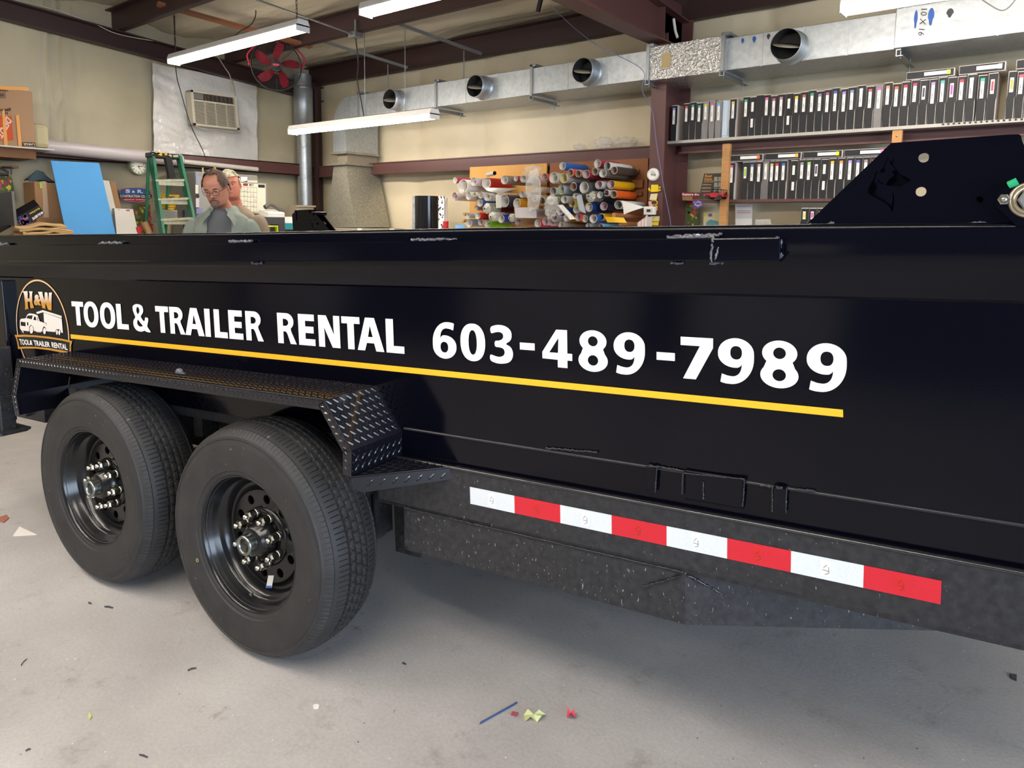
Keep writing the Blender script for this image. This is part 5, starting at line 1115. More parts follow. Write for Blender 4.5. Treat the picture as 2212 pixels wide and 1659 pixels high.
mb = MB(); mb.b2(cc + V((-.10, -.14, 0)), cc + V((.10, .16, .003))); SUB(ph, 'papers_below', mb, whitep)
yf_ = onX(566, 489, -5.9); yg = onX(597, 489, -5.9)
mb = MB(); mb.tube([V((-5.9, yf_.y, 1.0)), V((-5.9, yf_.y, yf_.z)), V((-5.9, yg.y, yf_.z)), V((-5.9, yg.y, 1.0))], .018, 8); 
hw = thing('work_light_stand', 'bright yellow tubular frame showing above the trailer edge', 'work light', (-5.9, yf_.y, 0)); SUB(hw, 'frame', mb, col('#d9e21e'))
mb = MB(); mb.b2((-6.2, yf_.y - .02, .0), (-5.88, yg.y + .02, 1.0)); SUB(hw, 'base_case', mb, blackpl)
X_ = -6.9; a = onX(614, 476, X_); b = onX(634, 500, X_)
mb = MB(); mb.m(col('#2e8f93')).b2((X_ - .3, a.y, a.z - .10), (X_, b.y, a.z - .03)); mb.m(whitep).b2((X_ - .28, a.y, a.z - .03), (X_ - .01, b.y, a.z + .04)); mb.m(blackpl).b2((X_ - .3, a.y, 0), (X_, b.y, a.z - .10)); tag(mb.build('paper_carton', None), 'teal-banded carton with white papers beside the printer', 'carton')
a = onX(634, 443, -7.35); b = onX(660, 451, -7.35)
mb = MB(); mb.b2((-7.45, a.y, 0), (-7.3, b.y + .08, a.z - .02)); mb.m(mat('tan_box', '#b5a58c')).b2((-7.46, a.y, a.z - .02), (-7.28, b.y + .10, a.z)); tag(mb.build('storage_box', mat('tan_box', '#b5a58c')), 'tan storage box in the corner behind the black hinge plates', 'box')

# ================================================================== overhead things
# drum fan with red blades
fc = onY(597, 142, 4.46)
fan = thing('drum_fan', 'round black wire fan with red blades hanging from a roof purlin', 'fan', fc)
fr_ = .245; ax = (V((0, 0, CH - .2)) - fc); ax = V((.80, -.56, -.10)).normalized()
xa_ = ax.cross(V((0, 0, 1))).normalized(); ya_ = xa_.cross(ax).normalized()
FM = Matrix.Translation(fc) @ Matrix((xa_, ya_, ax)).transposed().to_4x4()
mb = MB(); mb.M = FM; mb.lathe([(fr_, -.07), (fr_ + .006, -.07), (fr_ + .012, 0), (fr_ + .006, .07), (fr_, .07), (fr_ - .004, 0)], n=48); SUB(fan, 'shroud', mb, blackpl)
for sgn in (1, -1):
    mb = MB(); mb.M = FM
    for k in range(1, 13): rr = .03 + k * (fr_ - .03) / 13; zf_ = sgn * (.07 + .035 * (1 - (rr / fr_) ** 2)); mb.tube([(rr * cos(t * pi / 18), rr * sin(t * pi / 18), zf_) for t in range(36)], .0018, 3, closed=True)
    for k in range(8): g = 2 * pi * k / 8; mb.tube([(rr * cos(g), rr * sin(g), sgn * (.07 + .035 * (1 - (rr / fr_) ** 2))) for rr in (.03, .1, .17, fr_)], .002, 4)
    mb.lathe([(0, sgn * .105), (.04, sgn * .105), (.045, sgn * .098)], n=20); SUB(fan, 'wire_guard', mb, wire)
red_b = mat('fan_red', '#94182c', rough=.35)
for k in range(5):
    g0 = 2 * pi * k / 5 + .3
    mb = MB(); mb.M = FM
    def bl_(u, v, g0=g0): rr = .045 + .185 * u; w_ = .55 + .25 * sin(pi * u) - .2 * u; g = g0 + (v - .5) * w_ * (1.1 - .35 * u) + .25 * u; return (rr * cos(g), rr * sin(g), .03 * (v - .5) * 2 * (1 - .3 * u))
    mb.grid(8, 5, bl_); SUB(fan, 'blade', mb, red_b)
mb = MB(); mb.M = FM; mb.cyl((0, 0, -.16), (0, 0, .05), .055, 20); mb.m(blackpl); SUB(fan, 'motor', mb, blackpl)
mb = MB(); mb.M = FM; mb.poly([(-.03, -.008, .108), (.03, -.008, .108), (.03, .010, .108), (-.03, .010, .108)]); SUB(fan, 'badge', mb, col('#d0293d'))
zt_ = roof(4.46) - .02
mb = MB(); a, b = FM @ V((fr_ + .02, 0, 0)), FM @ V((-fr_ - .02, 0, 0)); up = V((0, 0, zt_ - .21 - fc.z))
mb.tube(crom([a, a + V((0, 0, .12)), (a + b) / 2 + V((0, 0, .31)), b + V((0, 0, .12)), b]), .009, 8); top_ = (a + b) / 2 + V((0, 0, .31)); mb.tube([top_, V((top_.x, 4.5, roof(4.5) - .16))], .02, 8)
for p in (a, b): mb.m(col('#c22a44')).ball(p, .016)
SUB(fan, 'yoke', mb.m(blackpl), None)
# timber batten fixed under the purlins
a, b = onZ(340, 12, roof(2.3) - .22), onZ(672, 104, roof(4.5) - .215)
mb = MB(); d = (b - a).normalized(); s_ = V((-d.y, d.x, 0)).normalized() * .045; mb.poly([a + s_, b + s_, b - s_, a - s_], .03, (0, 0, 1)); tag(mb.build('wooden_batten', mat('old_batten', '#8a5634', rough=.6, var=.25, vscale=6)), 'long brown wooden batten fixed under the roof purlins', 'batten')
# conduit, junction box, drop cord
cdt = thing('ceiling_conduit', 'thin metal conduit with a junction box under the roof', 'conduit', onZ(768, 78, 3.02))
j = onY(768, 76, 4.5); a = onZ(556, 0, j.z); mb = MB(); mb.tube([a, j], .009, 8); SUB(cdt, 'pipe', mb, steelg)
mb = MB(); mb.cbox(j, (.10, .10, .05), .006); mb.cyl(j, j + V((0, 0, .14)), .01, 8); SUB(cdt, 'junction_box', mb, steelg)
L2 = bpy.data.objects['fluorescent_light.002']
mb = MB(); e = onZ(772, 250, 2.40); e.y = 4.66; mb.tube(crom([j - V((0, 0, .02)), j + V((.01, .02, -.25)), V((e.x - .05, 4.62, 2.75)), V((e.x - .03, 4.65, 2.55)), V((e.x, 4.66, 2.394))]), .006, 6); SUB(L2, 'power_cord', mb, wire)
for px in (776, 925):
    p = onZ(px, 250, 2.40); mb = MB(); mb.cyl((p.x, 4.66, 2.39), (p.x, 4.66, roof(4.66) - .03), .004, 6); SUB(L2, 'hanging_rod', mb, steelg)
# struts over the duct with their hanging rods
for i, (x0, y0, x1, y1, rx) in enumerate(((862, 52, 1040, 116, 1002), (700, 90, 880, 146, 838))):
    a, b = onZ(x0, y0, 3.20), onZ(x1, y1, 3.06); mb = MB(); t = thing('strut_channel', ['grey steel strut under the roof, the one farther right', 'grey steel strut under the roof, the one nearer the corner'][i], 'strut', a); mb.tube([a, b], .018, 4, smooth=False); SUB(t, 'channel', mb, steelg)
    p = onY(rx, 160, 5.4); mb = MB(); mb.cyl((p.x, 5.4, dz1 + .008), (p.x, 5.4, 3.08), .006, 6); SUB(t, 'drop_rod', mb, steelg)
# loose wires
def cable(label, pts, r, m, name='hanging_cable'): mb = MB(); mb.tube(crom(pts), r, 5); return tag(mb.build(name, m), label, 'cable')
cable('black cable drooping down the wall past the plastic sheet', [onX(377, 30, -7.2), onX(380, 150, -7.45), onX(391, 200, -7.6), onX(412, 270, -7.6), onX(438, 325, -7.6), onX(448, 352, -7.6)], .005, wire)
cable('black cord looping over the top of the long shop light', [onY(530, -10, 4.0), onY(552, 20, 4.0), onY(545, 50, 3.9), onY(515, 70, 3.7), onY(505, 84, 3.55)], .005, wire)
cable('white wire running along the top of the end wall beam', [onX(-10, -8, -7.66), onX(105, 17, -7.66), onX(200, 50, -7.66), onX(260, 75, -7.66), onX(380, 98, -7.66), onX(480, 130, -7.66)], .005, mat('white_wire', '#b9b2a4'))
cable('white cord dropping from the shop light to the air conditioner', [onX(470, 122, -7.4), onX(485, 145, -7.5), onX(497, 165, -7.55), onX(503, 200, -7.58)], .006, mat('white_wire', '#b9b2a4'))
cable('blue data cable hanging down beside the steel column', [onY(1190, 12, 4.9), onY(1240, 60, 5.0), onY(1290, 98, 5.1), onY(1330, 118, 5.15), V((XC - .065, 5.17, 2.60)), V((XC - .08, 5.2, 2.45)), onY(1409, 240, 5.3), onY(1418, 310, 5.3), onY(1428, 370, 5.3), onY(1437, 420, 5.3), onY(1447, 470, 5.3), onY(1450, 500, 5.3)], .003, col('#6a6f9c'))
# ================================================================== vinyl roll rack on the back wall
YP = 5.585
pw = thing('plywood_panel', 'pale yellow plywood panel behind the left half of the vinyl rolls', 'panel', (onY(1017, 400, YP).x, YP, 1.2))
x0, x1, z1 = onY(1017, 362, YP).x, onY(1183, 352, YP).x, onY(1100, 357, YP).z
mb = MB(); mb.b2((x0, YP - .015, 1.05), (x1, YP, z1)); SUB(pw, 'board', mb, plyl)
pw2 = thing('plywood_panel', 'reddish brown plywood panel behind the right half of the vinyl rolls', 'panel', (onY(1190, 400, YP).x, YP, 1.2))
x2, x3 = onY(1190, 352, YP).x, onY(1402, 345, YP).x
mb = MB(); mb.b2((x2, YP - .015, 1.05), (x3, YP, z1)); SUB(pw2, 'board', mb, plyd)
mb = MB()
SC5, OX5, OY5 = 9.217, 1180, 330; SC4, OX4, OY4 = 9.76, 980, 330
for (a, b, c, d) in ((1700, 335, 1860, 405), (1735, 540, 1940, 700), (1770, 775, 1920, 855)):
    p, q = onY(a / SC5 + OX5, b / SC5 + OY5, YP - .02), onY(c / SC5 + OX5, d / SC5 + OY5, YP - .02)
    m1 = MB(); m1.cbox(((p.x + q.x) / 2, YP - .028, (p.z + q.z) / 2), (abs(q.x - p.x), .025, abs(p.z - q.z)), .003); SUB(pw2, 'cleat', m1, plyd)
for (a, b) in ((1345, 1240), (1475, 1410)):
    p = onY(a / SC5 + OX5, b / SC5 + OY5, 5.15); m1 = MB(); m1.cyl(p, V((p.x + .02, YP - .01, p.z - .01)), .020, 12); SUB(pw2, 'peg', m1, mat('dowel', '#b5794f', rough=.6))
for (a, b) in ((215, 1295), (190, 1437)):
    p = onY(a / SC4 + OX4, b / SC4 + OY4, 5.25); m1 = MB(); m1.cyl(p, V((p.x, YP, p.z)), .016, 12); SUB(pw, 'peg', m1, pine)
for x in (-4.6, -4.2):
    pass
# the rolls: x, y, radius in zoomed pixels; outer colour, its word; inner kind
LR = [(45, 590, 72, '#b03050', 'crimson', 'w'), (190, 700, 165, '#e4e0da', 'white patterned', 'w'), (415, 610, 95, '#d8cdd0', 'pale pink', 'w'), (865, 430, 75, '#b5b0a4', 'grey', 't'), (690, 640, 125, '#c21f24', 'bright red', 'w'),
      (1070, 570, 98, '#8d8578', 'taupe', 'w'), (1310, 545, 60, '#a51d3f', 'dark crimson', 'w'), (1465, 550, 82, '#e6e2da', 'white', 'w'), (1930, 520, 95, '#ef5a2a', 'orange', 'p'), (1770, 770, 58, '#d9bfa2', 'tan', 'w'),
      (1700, 960, 78, '#cbc0b0', 'putty', 'w'), (1870, 1020, 92, '#c9c4c0', 'light grey', 'b'), (20, 920, 90, '#d8d2cc', 'ivory', 'p'), (320, 900, 92, '#cfccc6', 'pearl', 'w'), (430, 885, 50, '#ddd6c0', 'cream', 'y'),
      (590, 900, 88, '#dedad4', 'white', 'w'), (705, 925, 108, '#e2ded6', 'white', 'w'), (850, 920, 105, '#d8cdb8', 'cream', 'w'), (1050, 1010, 150, '#333b4b', 'slate navy', 'w'), (560, 1080, 95, '#1f4f9a', 'deep blue', 'w'),
      (690, 1170, 128, '#7d2230', 'burgundy', 'x'), (1330, 1070, 105, '#e0a024', 'mustard yellow', 'w'), (1440, 880, 72, '#d8cfc4', 'beige', 'w'), (820, 1340, 108, '#8fa3bd', 'dusty blue', 'x'), (995, 1390, 95, '#23379b', 'royal blue', 'w'),
      (490, 1330, 88, '#c02c30', 'red', 'w'), (398, 1320, 64, '#d0cdc8', 'pearl', 'w'), (318, 1320, 60, '#a8aeb2', 'grey', 'w'), (325, 1480, 85, '#7f97ad', 'dusty blue', 'w'), (590, 1470, 78, '#caa98a', 'tan', 'p'),
      (680, 1490, 100, '#79b81c', 'lime green', 'w'), (1360, 1460, 82, '#a98763', 'kraft brown', 'p'), (1225, 1370, 85, '#d6d2c8', 'clear wrapped', 'x'), (1775, 1490, 92, '#cc3550', 'rose red', 'w'), (1930, 1450, 85, '#d8c8c4', 'pinkish grey', 'p'),
      (2095, 1430, 80, '#c9c2c6', 'mauve grey', 'p'), (1990, 1260, 82, '#3a1f38', 'plum', 'w'), (1520, 1270, 105, '#b9b2ac', 'ash grey', 'w'), (2050, 1000, 105, '#d2d0c4', 'clear wrapped', 'x'), (480, 1150, 60, '#9a948c', 'grey', 'w')]
RR = [(325, 265, 82, '#2f66b8', 'blue', 'w'), (1020, 215, 85, '#a92a4a', 'crimson', 'w'), (1215, 270, 85, '#e4e0d8', 'white', 'g'), (1350, 345, 84, '#4c403a', 'dark brown', 'b'), (1120, 405, 95, '#6b645a', 'grey brown', 'w'), (980, 375, 86, '#9d9a96', 'grey', 'b'),
      (475, 405, 88, '#e8552e', 'orange', 'b'), (640, 415, 80, '#d7b48e', 'tan', 'b'), (790, 425, 90, '#b02c48', 'crimson', 'p'), (155, 500, 135, '#cfc4ac', 'cream', 'w'), (330, 500, 118, '#cbbfae', 'beige', 'y'), (545, 675, 85, '#2d4a66', 'steel blue', 'b'),
      (755, 695, 116, '#5a5f60', 'charcoal', 'w'), (1045, 640, 86, '#c9ccd0', 'silver', 'p'), (1290, 635, 88, '#e8ae18', 'yellow', 'p'), (1190, 805, 82, '#c9c0bc', 'pale grey', 'b'), (1085, 835, 76, '#2b3f5a', 'dark blue', 'w'), (1335, 825, 88, '#ee6424', 'orange', 'b'),
      (885, 865, 115, '#4a4d50', 'graphite', 'x'), (1435, 1035, 90, '#dedad8', 'white', 'g'), (1145, 1065, 86, '#16203a', 'navy', 'p'), (850, 1085, 92, '#20407e', 'dark blue', 'w'), (1080, 1285, 86, '#e8b91c', 'yellow', 'b'), (940, 1310, 112, '#2a5fae', 'blue', 'w'),
      (775, 1310, 90, '#2f6474', 'teal', 'w'), (645, 1290, 78, '#e0502e', 'orange', 'p'), (405, 1300, 80, '#b98a2c', 'ochre', 'w'), (270, 1160, 82, '#3a78c2', 'blue', 'w'), (345, 930, 88, '#b8b4ae', 'grey', 'w'), (225, 940, 66, '#a7c04a', 'lime', 'g'),
      (515, 1010, 84, '#e6b420', 'yellow', 'y'), (580, 860, 60, '#9fa4aa', 'silver grey', 'w'), (595, 1130, 80, '#b5b0a8', 'stone grey', 'w'), (270, 740, 108, '#c3cdd2', 'ice blue', 'w'), (165, 760, 90, '#b4b8a0', 'sage', 'g'),
      (140, 1340, 82, '#b9b0b8', 'mauve', 'p'), (1090, 1460, 52, '#6fb0d8', 'sky blue', 'b'), (830, 1450, 52, '#e0dcd6', 'white', 'w'), (520, 1490, 50, '#8a6a60', 'mocha', 'b'), (300, 1440, 70, '#a59a88', 'taupe', 'w')]
ord_ = ['leftmost', 'second from left', 'third from left', 'fourth from left', 'fifth from left', 'sixth from left', 'seventh from left', 'eighth from left', 'ninth from left', 'tenth from left', 'eleventh from left', 'twelfth from left', 'thirteenth from left', 'fourteenth from left', 'fifteenth from left', 'sixteenth from left', 'seventeenth from left', 'eighteenth from left', 'nineteenth from left', 'twentieth from left']
INN = {'w': ('#e9e4dc', 'white inside'), 'p': ('#d9c2c4', 'pinkish printed inside'), 'b': ('#6b564a', 'brown card core'), 'g': ('#a9aaa2', 'grey inside'), 'y': ('#e0d3a0', 'yellowish inside'), 'x': ('#dedace', 'crumpled plastic end'), 't': ('#8f8b82', 'hollow end facing right')}
allr = []
for lst, sc_, ox_, oy_ in ((LR, SC4, OX4, OY4), (RR, SC5, OX5, OY5)):
    for t in lst: allr.append((t[0] / sc_ + ox_, t[1] / sc_ + oy_, t[2] / sc_) + t[3:])
P_ = [[t[0], t[1], t[2] * .97] for t in allr]
for it in range(8):
    for i in range(len(P_)):
        for j in range(i):
            a, b = P_[i], P_[j]; dx, dy = a[0] - b[0], a[1] - b[1]; dd = sqrt(dx * dx + dy * dy) + 1e-6; ov = a[2] + b[2] - dd
            if ov > 0: k = .06 * ov / dd; a[0] += dx * k; a[1] += dy * k; b[0] -= dx * k; b[1] -= dy * k
for it in range(12):
    for i in range(len(P_)):
        for j in range(i):
            a, b = P_[i], P_[j]; dd = sqrt((a[0] - b[0]) ** 2 + (a[1] - b[1]) ** 2); s_ = a[2] + b[2]
            if s_ > dd * 1.0: k = max(.99, dd / s_); a[2] *= k; b[2] *= k
allr = [(p[0], p[1], p[2]) + t[3:] for p, t in zip(P_, allr)]
rows = {}
for t in allr:
    zrow = (t[1] - (391 - .05 * (t[0] - 980)))            # rows follow the wall
    ri = min(4, max(0, int((t[1] - 352 + .0 * t[0]) / 28))); rows.setdefault(ri, []).append(t)
rnames = ['top', 'second', 'third', 'fourth', 'bottom']
def roll(t, row, pos, idx):
    px, py, rp, hexc, word_, kind = t; r = random.Random(idx * 7 + 3)
    ye = 5.13 + .10 * ((idx * 37) % 7) / 7; c = onY(px, py, ye); rad = abs(onY(px, py + rp, ye).z - c.z); yb_ = YP - .05
    yaw = radians(r.uniform(-1, 1)); L_ = yb_ - ye - .01
    m = col(hexc, .4); inn = col(INN[kind][0], .6); mb = MB()
    if kind == 't': 
        d = V((.93, -.37, .06)).normalized(); a = c - d * .14; mb.m(m).tube([a, c], rad * .62, 22, cap=False); mb.m(dark).tube([a, c - d * .001], rad * .55, 22, cap=False); mb.lathe([(rad * .55, 0), (rad * .62, 0)], M=Matrix.Translation(c) @ V((0, 0, 1)).rotation_difference(d).to_matrix().to_4x4(), n=22)  # hollow of the tube coloured near-black as painted shade
        mb.m(m); a2 = a - d * .02; 
        return tag(mb.build('vinyl_roll', None), f'{word_} vinyl tube lying crosswise on top of the left rolls', 'vinyl roll', 'vinyl rolls on the wall rack')
    Mx = Matrix.Translation(c) @ Matrix.Rotation(yaw, 4, 'Z') @ Matrix(((1, 0, 0), (0, 0, 1), (0, -1, 0))).to_4x4()   # local z -> +y
    squash = 1 + r.uniform(-.03, .05); Sq = Mx @ Matrix.Diagonal((1 / squash, squash, 1, 1))
    th = rad * (.10 if kind == 'b' else .05)
    mb.m(m).lathe([(rad, 0), (rad, L_)], M=Sq, n=26); mb.m(col('#ded8cf')).lathe([(rad, 0), (rad - th, .0005)], M=Sq, n=26)
    if kind == 'x':
        mb.m(mat('crumpled_wrap', '#cfcab8', rough=.2, bump=1, bscale=60, bdist=.02, spec=.7))
        def wr(u, v): g = 2 * pi * u; q = rad * (1.06 - .9 * v) * (1 + .14 * noise.noise(V((cos(g) * 2, sin(g) * 2, v * 4 + idx)))); return Sq @ V((q * cos(g), q * sin(g), -.035 * v + .02 * noise.noise(V((cos(g) * 3, sin(g) * 3, v * 3 + idx)))))
        mb.grid(20, 6, wr); mb.lathe([(rad * 1.05, 0), (rad * 1.08, L_ * .4), (rad, L_ * .45)], M=Sq, n=22)
    else:
        mb.m(inn).lathe([(rad - th, .0005), (rad - th, L_ * .5)], M=Sq, n=26); mb.lathe([(rad - th, L_ * .5), (0, L_ * .5)], M=Sq, n=26)
        if kind in 'wpgy':              # loose inner wrap, a spiral leaf
            n = 26; sp = [(rad * (.93 - .26 * i / n), 2 * pi * (i / n) * 1.05 + idx) for i in range(n + 1)]
            vs = [Sq @ V((q * cos(g), q * sin(g), .004)) for q, g in sp] + [Sq @ V((q * cos(g), q * sin(g), L_ * .4)) for q, g in sp]
            mb.raw(vs, [(i, i + 1, n + 2 + i, n + 1 + i) for i in range(n)], None, True)
    o = mb.build('vinyl_roll', None); tag(o, f'{word_} vinyl roll with {INN[kind][1]}, {ord_[pos]} in {rnames[row]} rack row', 'vinyl roll', 'vinyl rolls on the wall rack')
    if kind == 'b':
        m1 = MB(); m1.m(col('#8d7462', .7)).lathe([(rad - th, -.004), (rad * .80, -.004), (rad * .80, L_ * .5)], M=Sq, n=26); k_ = m1.build('core', None); k_.parent = o
        m1 = MB()
    return o
idx = 0
for ri in sorted(rows):
    for pos, t in enumerate(sorted(rows[ri])): roll(t, ri, min(pos, 19), idx); idx += 1
def sheetp(name, label, cat, pts, m, bend=.02, parent=None):        # loose hanging leaf
    q = [V(p) for p in pts]; mb = MB(); mb.grid(10, 8, lambda u, v: bil(q, u, 1 - v) + V((0, -bend * sin(pi * u), 0))); return tag(mb.build(name, m), label, cat)
P5 = lambda x, y, Y: onY(x / SC5 + OX5, y / SC5 + OY5, Y); P4 = lambda x, y, Y: onY(x / SC4 + OX4, y / SC4 + OY4, Y)
sheetp('vinyl_sheet', 'white pointed loose sheet hanging from a white roll near the thermostat', 'vinyl sheet', [P5(1515, 950, 5.1), P5(1965, 1080, 5.1), P5(1960, 1085, 5.1), P5(1545, 1230, 5.1)], whitep)
sheetp('vinyl_sheet', 'yellow loose end of vinyl drooping from the yellow roll at the bottom right', 'vinyl sheet', [P5(1160, 1270, 5.14), P5(1540, 1290, 5.14), P5(1605, 1395, 5.14), P5(1215, 1385, 5.14)], col('#e8b91c'))
sheetp('vinyl_sheet', 'grey loose sheet draped across the middle of the left rolls', 'vinyl sheet', [P4(1280, 1160, 5.13), P4(1740, 1150, 5.13), P4(1750, 1380, 5.13), P4(1300, 1370, 5.13)], col('#b9b2b4'), .04)
sheetp('vinyl_sheet', 'white loose sheet hanging in the lower middle of the right rolls', 'vinyl sheet', [P5(205, 1045, 5.06), P5(330, 1035, 5.06), P5(590, 1320, 5.06), P5(470, 1340, 5.06)], col('#ddd8d0'), .03)
sheetp('vinyl_sheet', 'grey curled sheet between the yellow and charcoal rolls', 'vinyl sheet', [P5(600, 900, 5.12), P5(700, 830, 5.12), P5(790, 1210, 5.12), P5(640, 1100, 5.12)], col('#9ea2a6'), .03)
sheetp('vinyl_sheet', 'white long sheet resting along the top of the navy roll', 'vinyl sheet', [P4(640, 740, 5.12), P4(1340, 750, 5.12), P4(1000, 850, 5.12), P4(700, 800, 5.12)], col('#e3ddd4'), .05)
sheetp('vinyl_sheet', 'cream sheet hanging below the cream rolls on the left', 'vinyl sheet', [P4(890, 870, 5.12), P4(1000, 900, 5.12), P4(1010, 1160, 5.12), P4(900, 1170, 5.12)], col('#cfc8ba'), .03)
wrapm = mat('clear_wrap', '#efece2', rough=.12, bump=1, bscale=45, bdist=.03, alpha=.27, spec=1)
def crumple(label, c, r, seed, name='plastic_wrap'):
    mb = MB(); k = 20
    def f(u, v): g = 2 * pi * u; t = pi * (v - .5); n_ = V((cos(t) * cos(g), cos(t) * sin(g), sin(t))); return V(c) + V((n_.x * r[0], n_.y * r[1], n_.z * r[2])) * (1 + .38 * noise.noise(n_ * 2.2 + V((seed, 0, 0))) + .16 * noise.noise(n_ * 7 + V((seed, 3, 0))))
    mb.grid(28, 18, f, False); return tag(mb.build(name, wrapm), label, 'plastic wrap')
a = P4(1690, 800, 5.07); crumple('long crumpled clear plastic wrap hanging in the middle of the rolls', a, (.07, .05, .17), 1)
a = P4(1660, 400, 5.2); crumple('crumpled clear plastic bunched on top of the left rolls', a, (.09, .06, .05), 2)
a = P4(2060, 1130, 5.0); crumple('crumpled wrap around the roll ends in the centre of the rack', a, (.06, .05, .09), 3)
for i, (x, y, w_, h_, lb) in enumerate(((1238, 322, 12, 7, 'small crumpled clear plastic on the beam, leftmost of three'), (1290, 316, 17, 13, 'crumpled clear plastic on the beam, middle of three'), (1338, 310, 24, 12, 'largest crumpled clear plastic on the beam, next to the column'))):
    a = onY(x, y, 5.55); s_ = abs(onY(x, y + h_, 5.55).z - a.z); crumple(lb, (a.x, 5.66, 2.066 + s_ * 1.05), (abs(onY(x + w_, y, 5.55).x - a.x), .07, s_), 5 + i)
# things standing at the left of the rack
def roundroll(label, px0, px1, pyt, Y, m, name='vinyl_roll', extra=None):
    a, b = onY(px0, pyt, Y), onY(px1, pyt, Y); r_ = (b.x - a.x) / 2; mb = MB(); mb.cyl((a.x + r_, Y, .9), (a.x + r_, Y, a.z), r_, 26); o = tag(mb.build(name, m), label, 'vinyl roll'); return o
tb = thing('supply_table', 'low white-topped table under the vinyl roll rack', 'table', (-4.6, 5.3, 0)); mb = MB(); mb.cbox((-4.4, 5.33, .885), (2.2, .5, .03), .004); SUB(tb, 'table_top', mb, whitepl)
for x in (-5.4, -3.4):
    for y in (5.12, 5.54): mb = MB(); mb.b2((x - .02, y - .02, 0), (x + .02, y + .02, .87)); SUB(tb, 'leg', mb, steelg)
roundroll('glossy black upright roll standing left of the roll rack', 904, 942, 424, 5.35, mat('gloss_black_roll', (.01, .01, .012), rough=.12))
def patt(label, q, m, lines=True, Y=5.3):
    a, b, c_, d = [onY(x, y, Y) for x, y in q]; c_.z = .9; d.z = .9; mb = MB(); mb.poly([a, b, c_, d], .01, (0, 1, 0)); return tag(mb.build('pattern_sheet', m), label, 'sheet')
patt('grey speckled sheet standing left of the black roll', [(891, 424), (905, 424), (905, 500), (889, 500)], mat('speckle_grey', '#a9abb0', rough=.5, var=.5, vscale=30, col2='#6d6f76'), Y=5.28)
ck_ = mat('check_print', '#e6e2dc', rough=.5); nt = ck_.node_tree; tc = nt.nodes.new('ShaderNodeTexCoord'); ch = nt.nodes.new('ShaderNodeTexVoronoi'); ch.inputs['Scale'].default_value = 34; rp = nt.nodes.new('ShaderNodeValToRGB'); rp.color_ramp.elements[0].position = .35; rp.color_ramp.elements[0].color = (.03, .03, .03, 1); rp.color_ramp.elements[1].position = .42; rp.color_ramp.elements[1].color = (.8, .78, .75, 1)
nt.links.new(tc.outputs['Object'], ch.inputs[0]); nt.links.new(ch.outputs[0], rp.inputs[0]); nt.links.new(rp.outputs[0], nt.nodes['Principled BSDF'].inputs['Base Color'])
patt('black and white patterned sheet standing right of the black roll', [(947, 424), (959, 424), (960, 500), (947, 500)], ck_, Y=5.32)
roundroll('tall plain white roll standing beside the patterned sheet', 960, 966, 428, 5.38, whitep)
a = onY(966, 480, 5.25); mb = MB(); mb.cyl((a.x - .02, 5.25, .9), (a.x - .02, 5.25, a.z), .028, 16); mb.lathe([(.031, 0), (.031, .01), (0, .012)], M=Matrix.Translation((a.x - .02, 5.25, a.z)), n=16); tag(mb.build('spool', col('#c02a30')), 'small red spool standing beside the tall white roll', 'spool')
sheetp('paper_pack', 'pale blue paper pack lying at the lower left of the rack', 'paper', [onY(984, 486, 5.2), onY(1004, 486, 5.2), onY(1006, 500, 5.2), onY(982, 500, 5.2)], col('#6fa6d6'), .02)
# ---- things on and beside the column
YCc = 5.325
def colp(px, py): return onY(px, py, YCc)
c = colp(1411, 377); rc = abs(colp(1411, 363).z - c.z); T = Matrix.Translation((c.x, YCc + .012, c.z)) @ MW
sd = thing('smoke_detector', 'round white smoke detector on the maroon column', 'smoke detector', (c.x, YCc, c.z)); mb = MB(); mb.lathe([(rc, 0), (rc, .018), (rc * .9, .03), (rc * .5, .034), (rc * .48, .030), (0, .030)], M=T, n=32); SUB(sd, 'cover', mb, whitepl)
mb = MB(); mb.lathe([(.008, .030), (.008, .036), (0, .037)], M=T, n=12); mb.box((c.x + rc * .5, YCc - .022, c.z - .005), (.018, .004, .012)); SUB(sd, 'button', mb, mat('detector_grey', '#8d8a80'))
def note(label, pts, hexc, name='sticky_note', th=.003, Y=YCc - .001):
    mb = MB(); mb.poly([onY(a, b, Y) for a, b in pts], th, (0, -1, 0)); return tag(mb.build(name, col(hexc, .7)), label, 'note')
note('bright yellow note with scalloped magnet on the column, topmost note', [(1407, 399), (1422, 399), (1423, 414), (1406, 415)], '#e8c81c'); 
mb = MB()
for a, b in ((1403, 411), (1425, 411), (1402, 408), (1425, 405)): mb.ball(onY(a, b, YCc - .004), .010, nu=8, nv=5)
tag(mb.build('magnet', col('#d9b92a')), 'yellow scalloped magnet holding the topmost note', 'magnet')
note('cream note tilted on the column below the yellow note', [(1406, 419), (1421, 418), (1418, 432), (1403, 432)], '#dccf9e')
mb = MB(); c_ = onY(1413, 438, YCc - .004); mb.tube([c_ + V((.03 * cos(g * pi / 6), 0, .02 * sin(g * pi / 6))) for g in range(12)], .005, 5, closed=True); tag(mb.build('magnet', col('#c9a637')), 'yellow ring magnet below the cream note on the column', 'magnet')
note('small tan note on the column beside the thermostat', [(1416, 444), (1421, 444), (1420, 455), (1415, 455)], '#cfa042'); note('pale yellow note low on the column', [(1406, 467), (1425, 467), (1424, 478), (1405, 478)], '#e0d38a'); note('bright yellow note lowest on the column', [(1405, 479), (1423, 479), (1422, 487), (1404, 487)], '#e6c22a', th=.004)
note('pink and white striped paper above the thermostat', [(1401, 436), (1405, 434), (1411, 446), (1403, 446)], '#d99aa6', 'paper_tag', .004, YCc - .006)
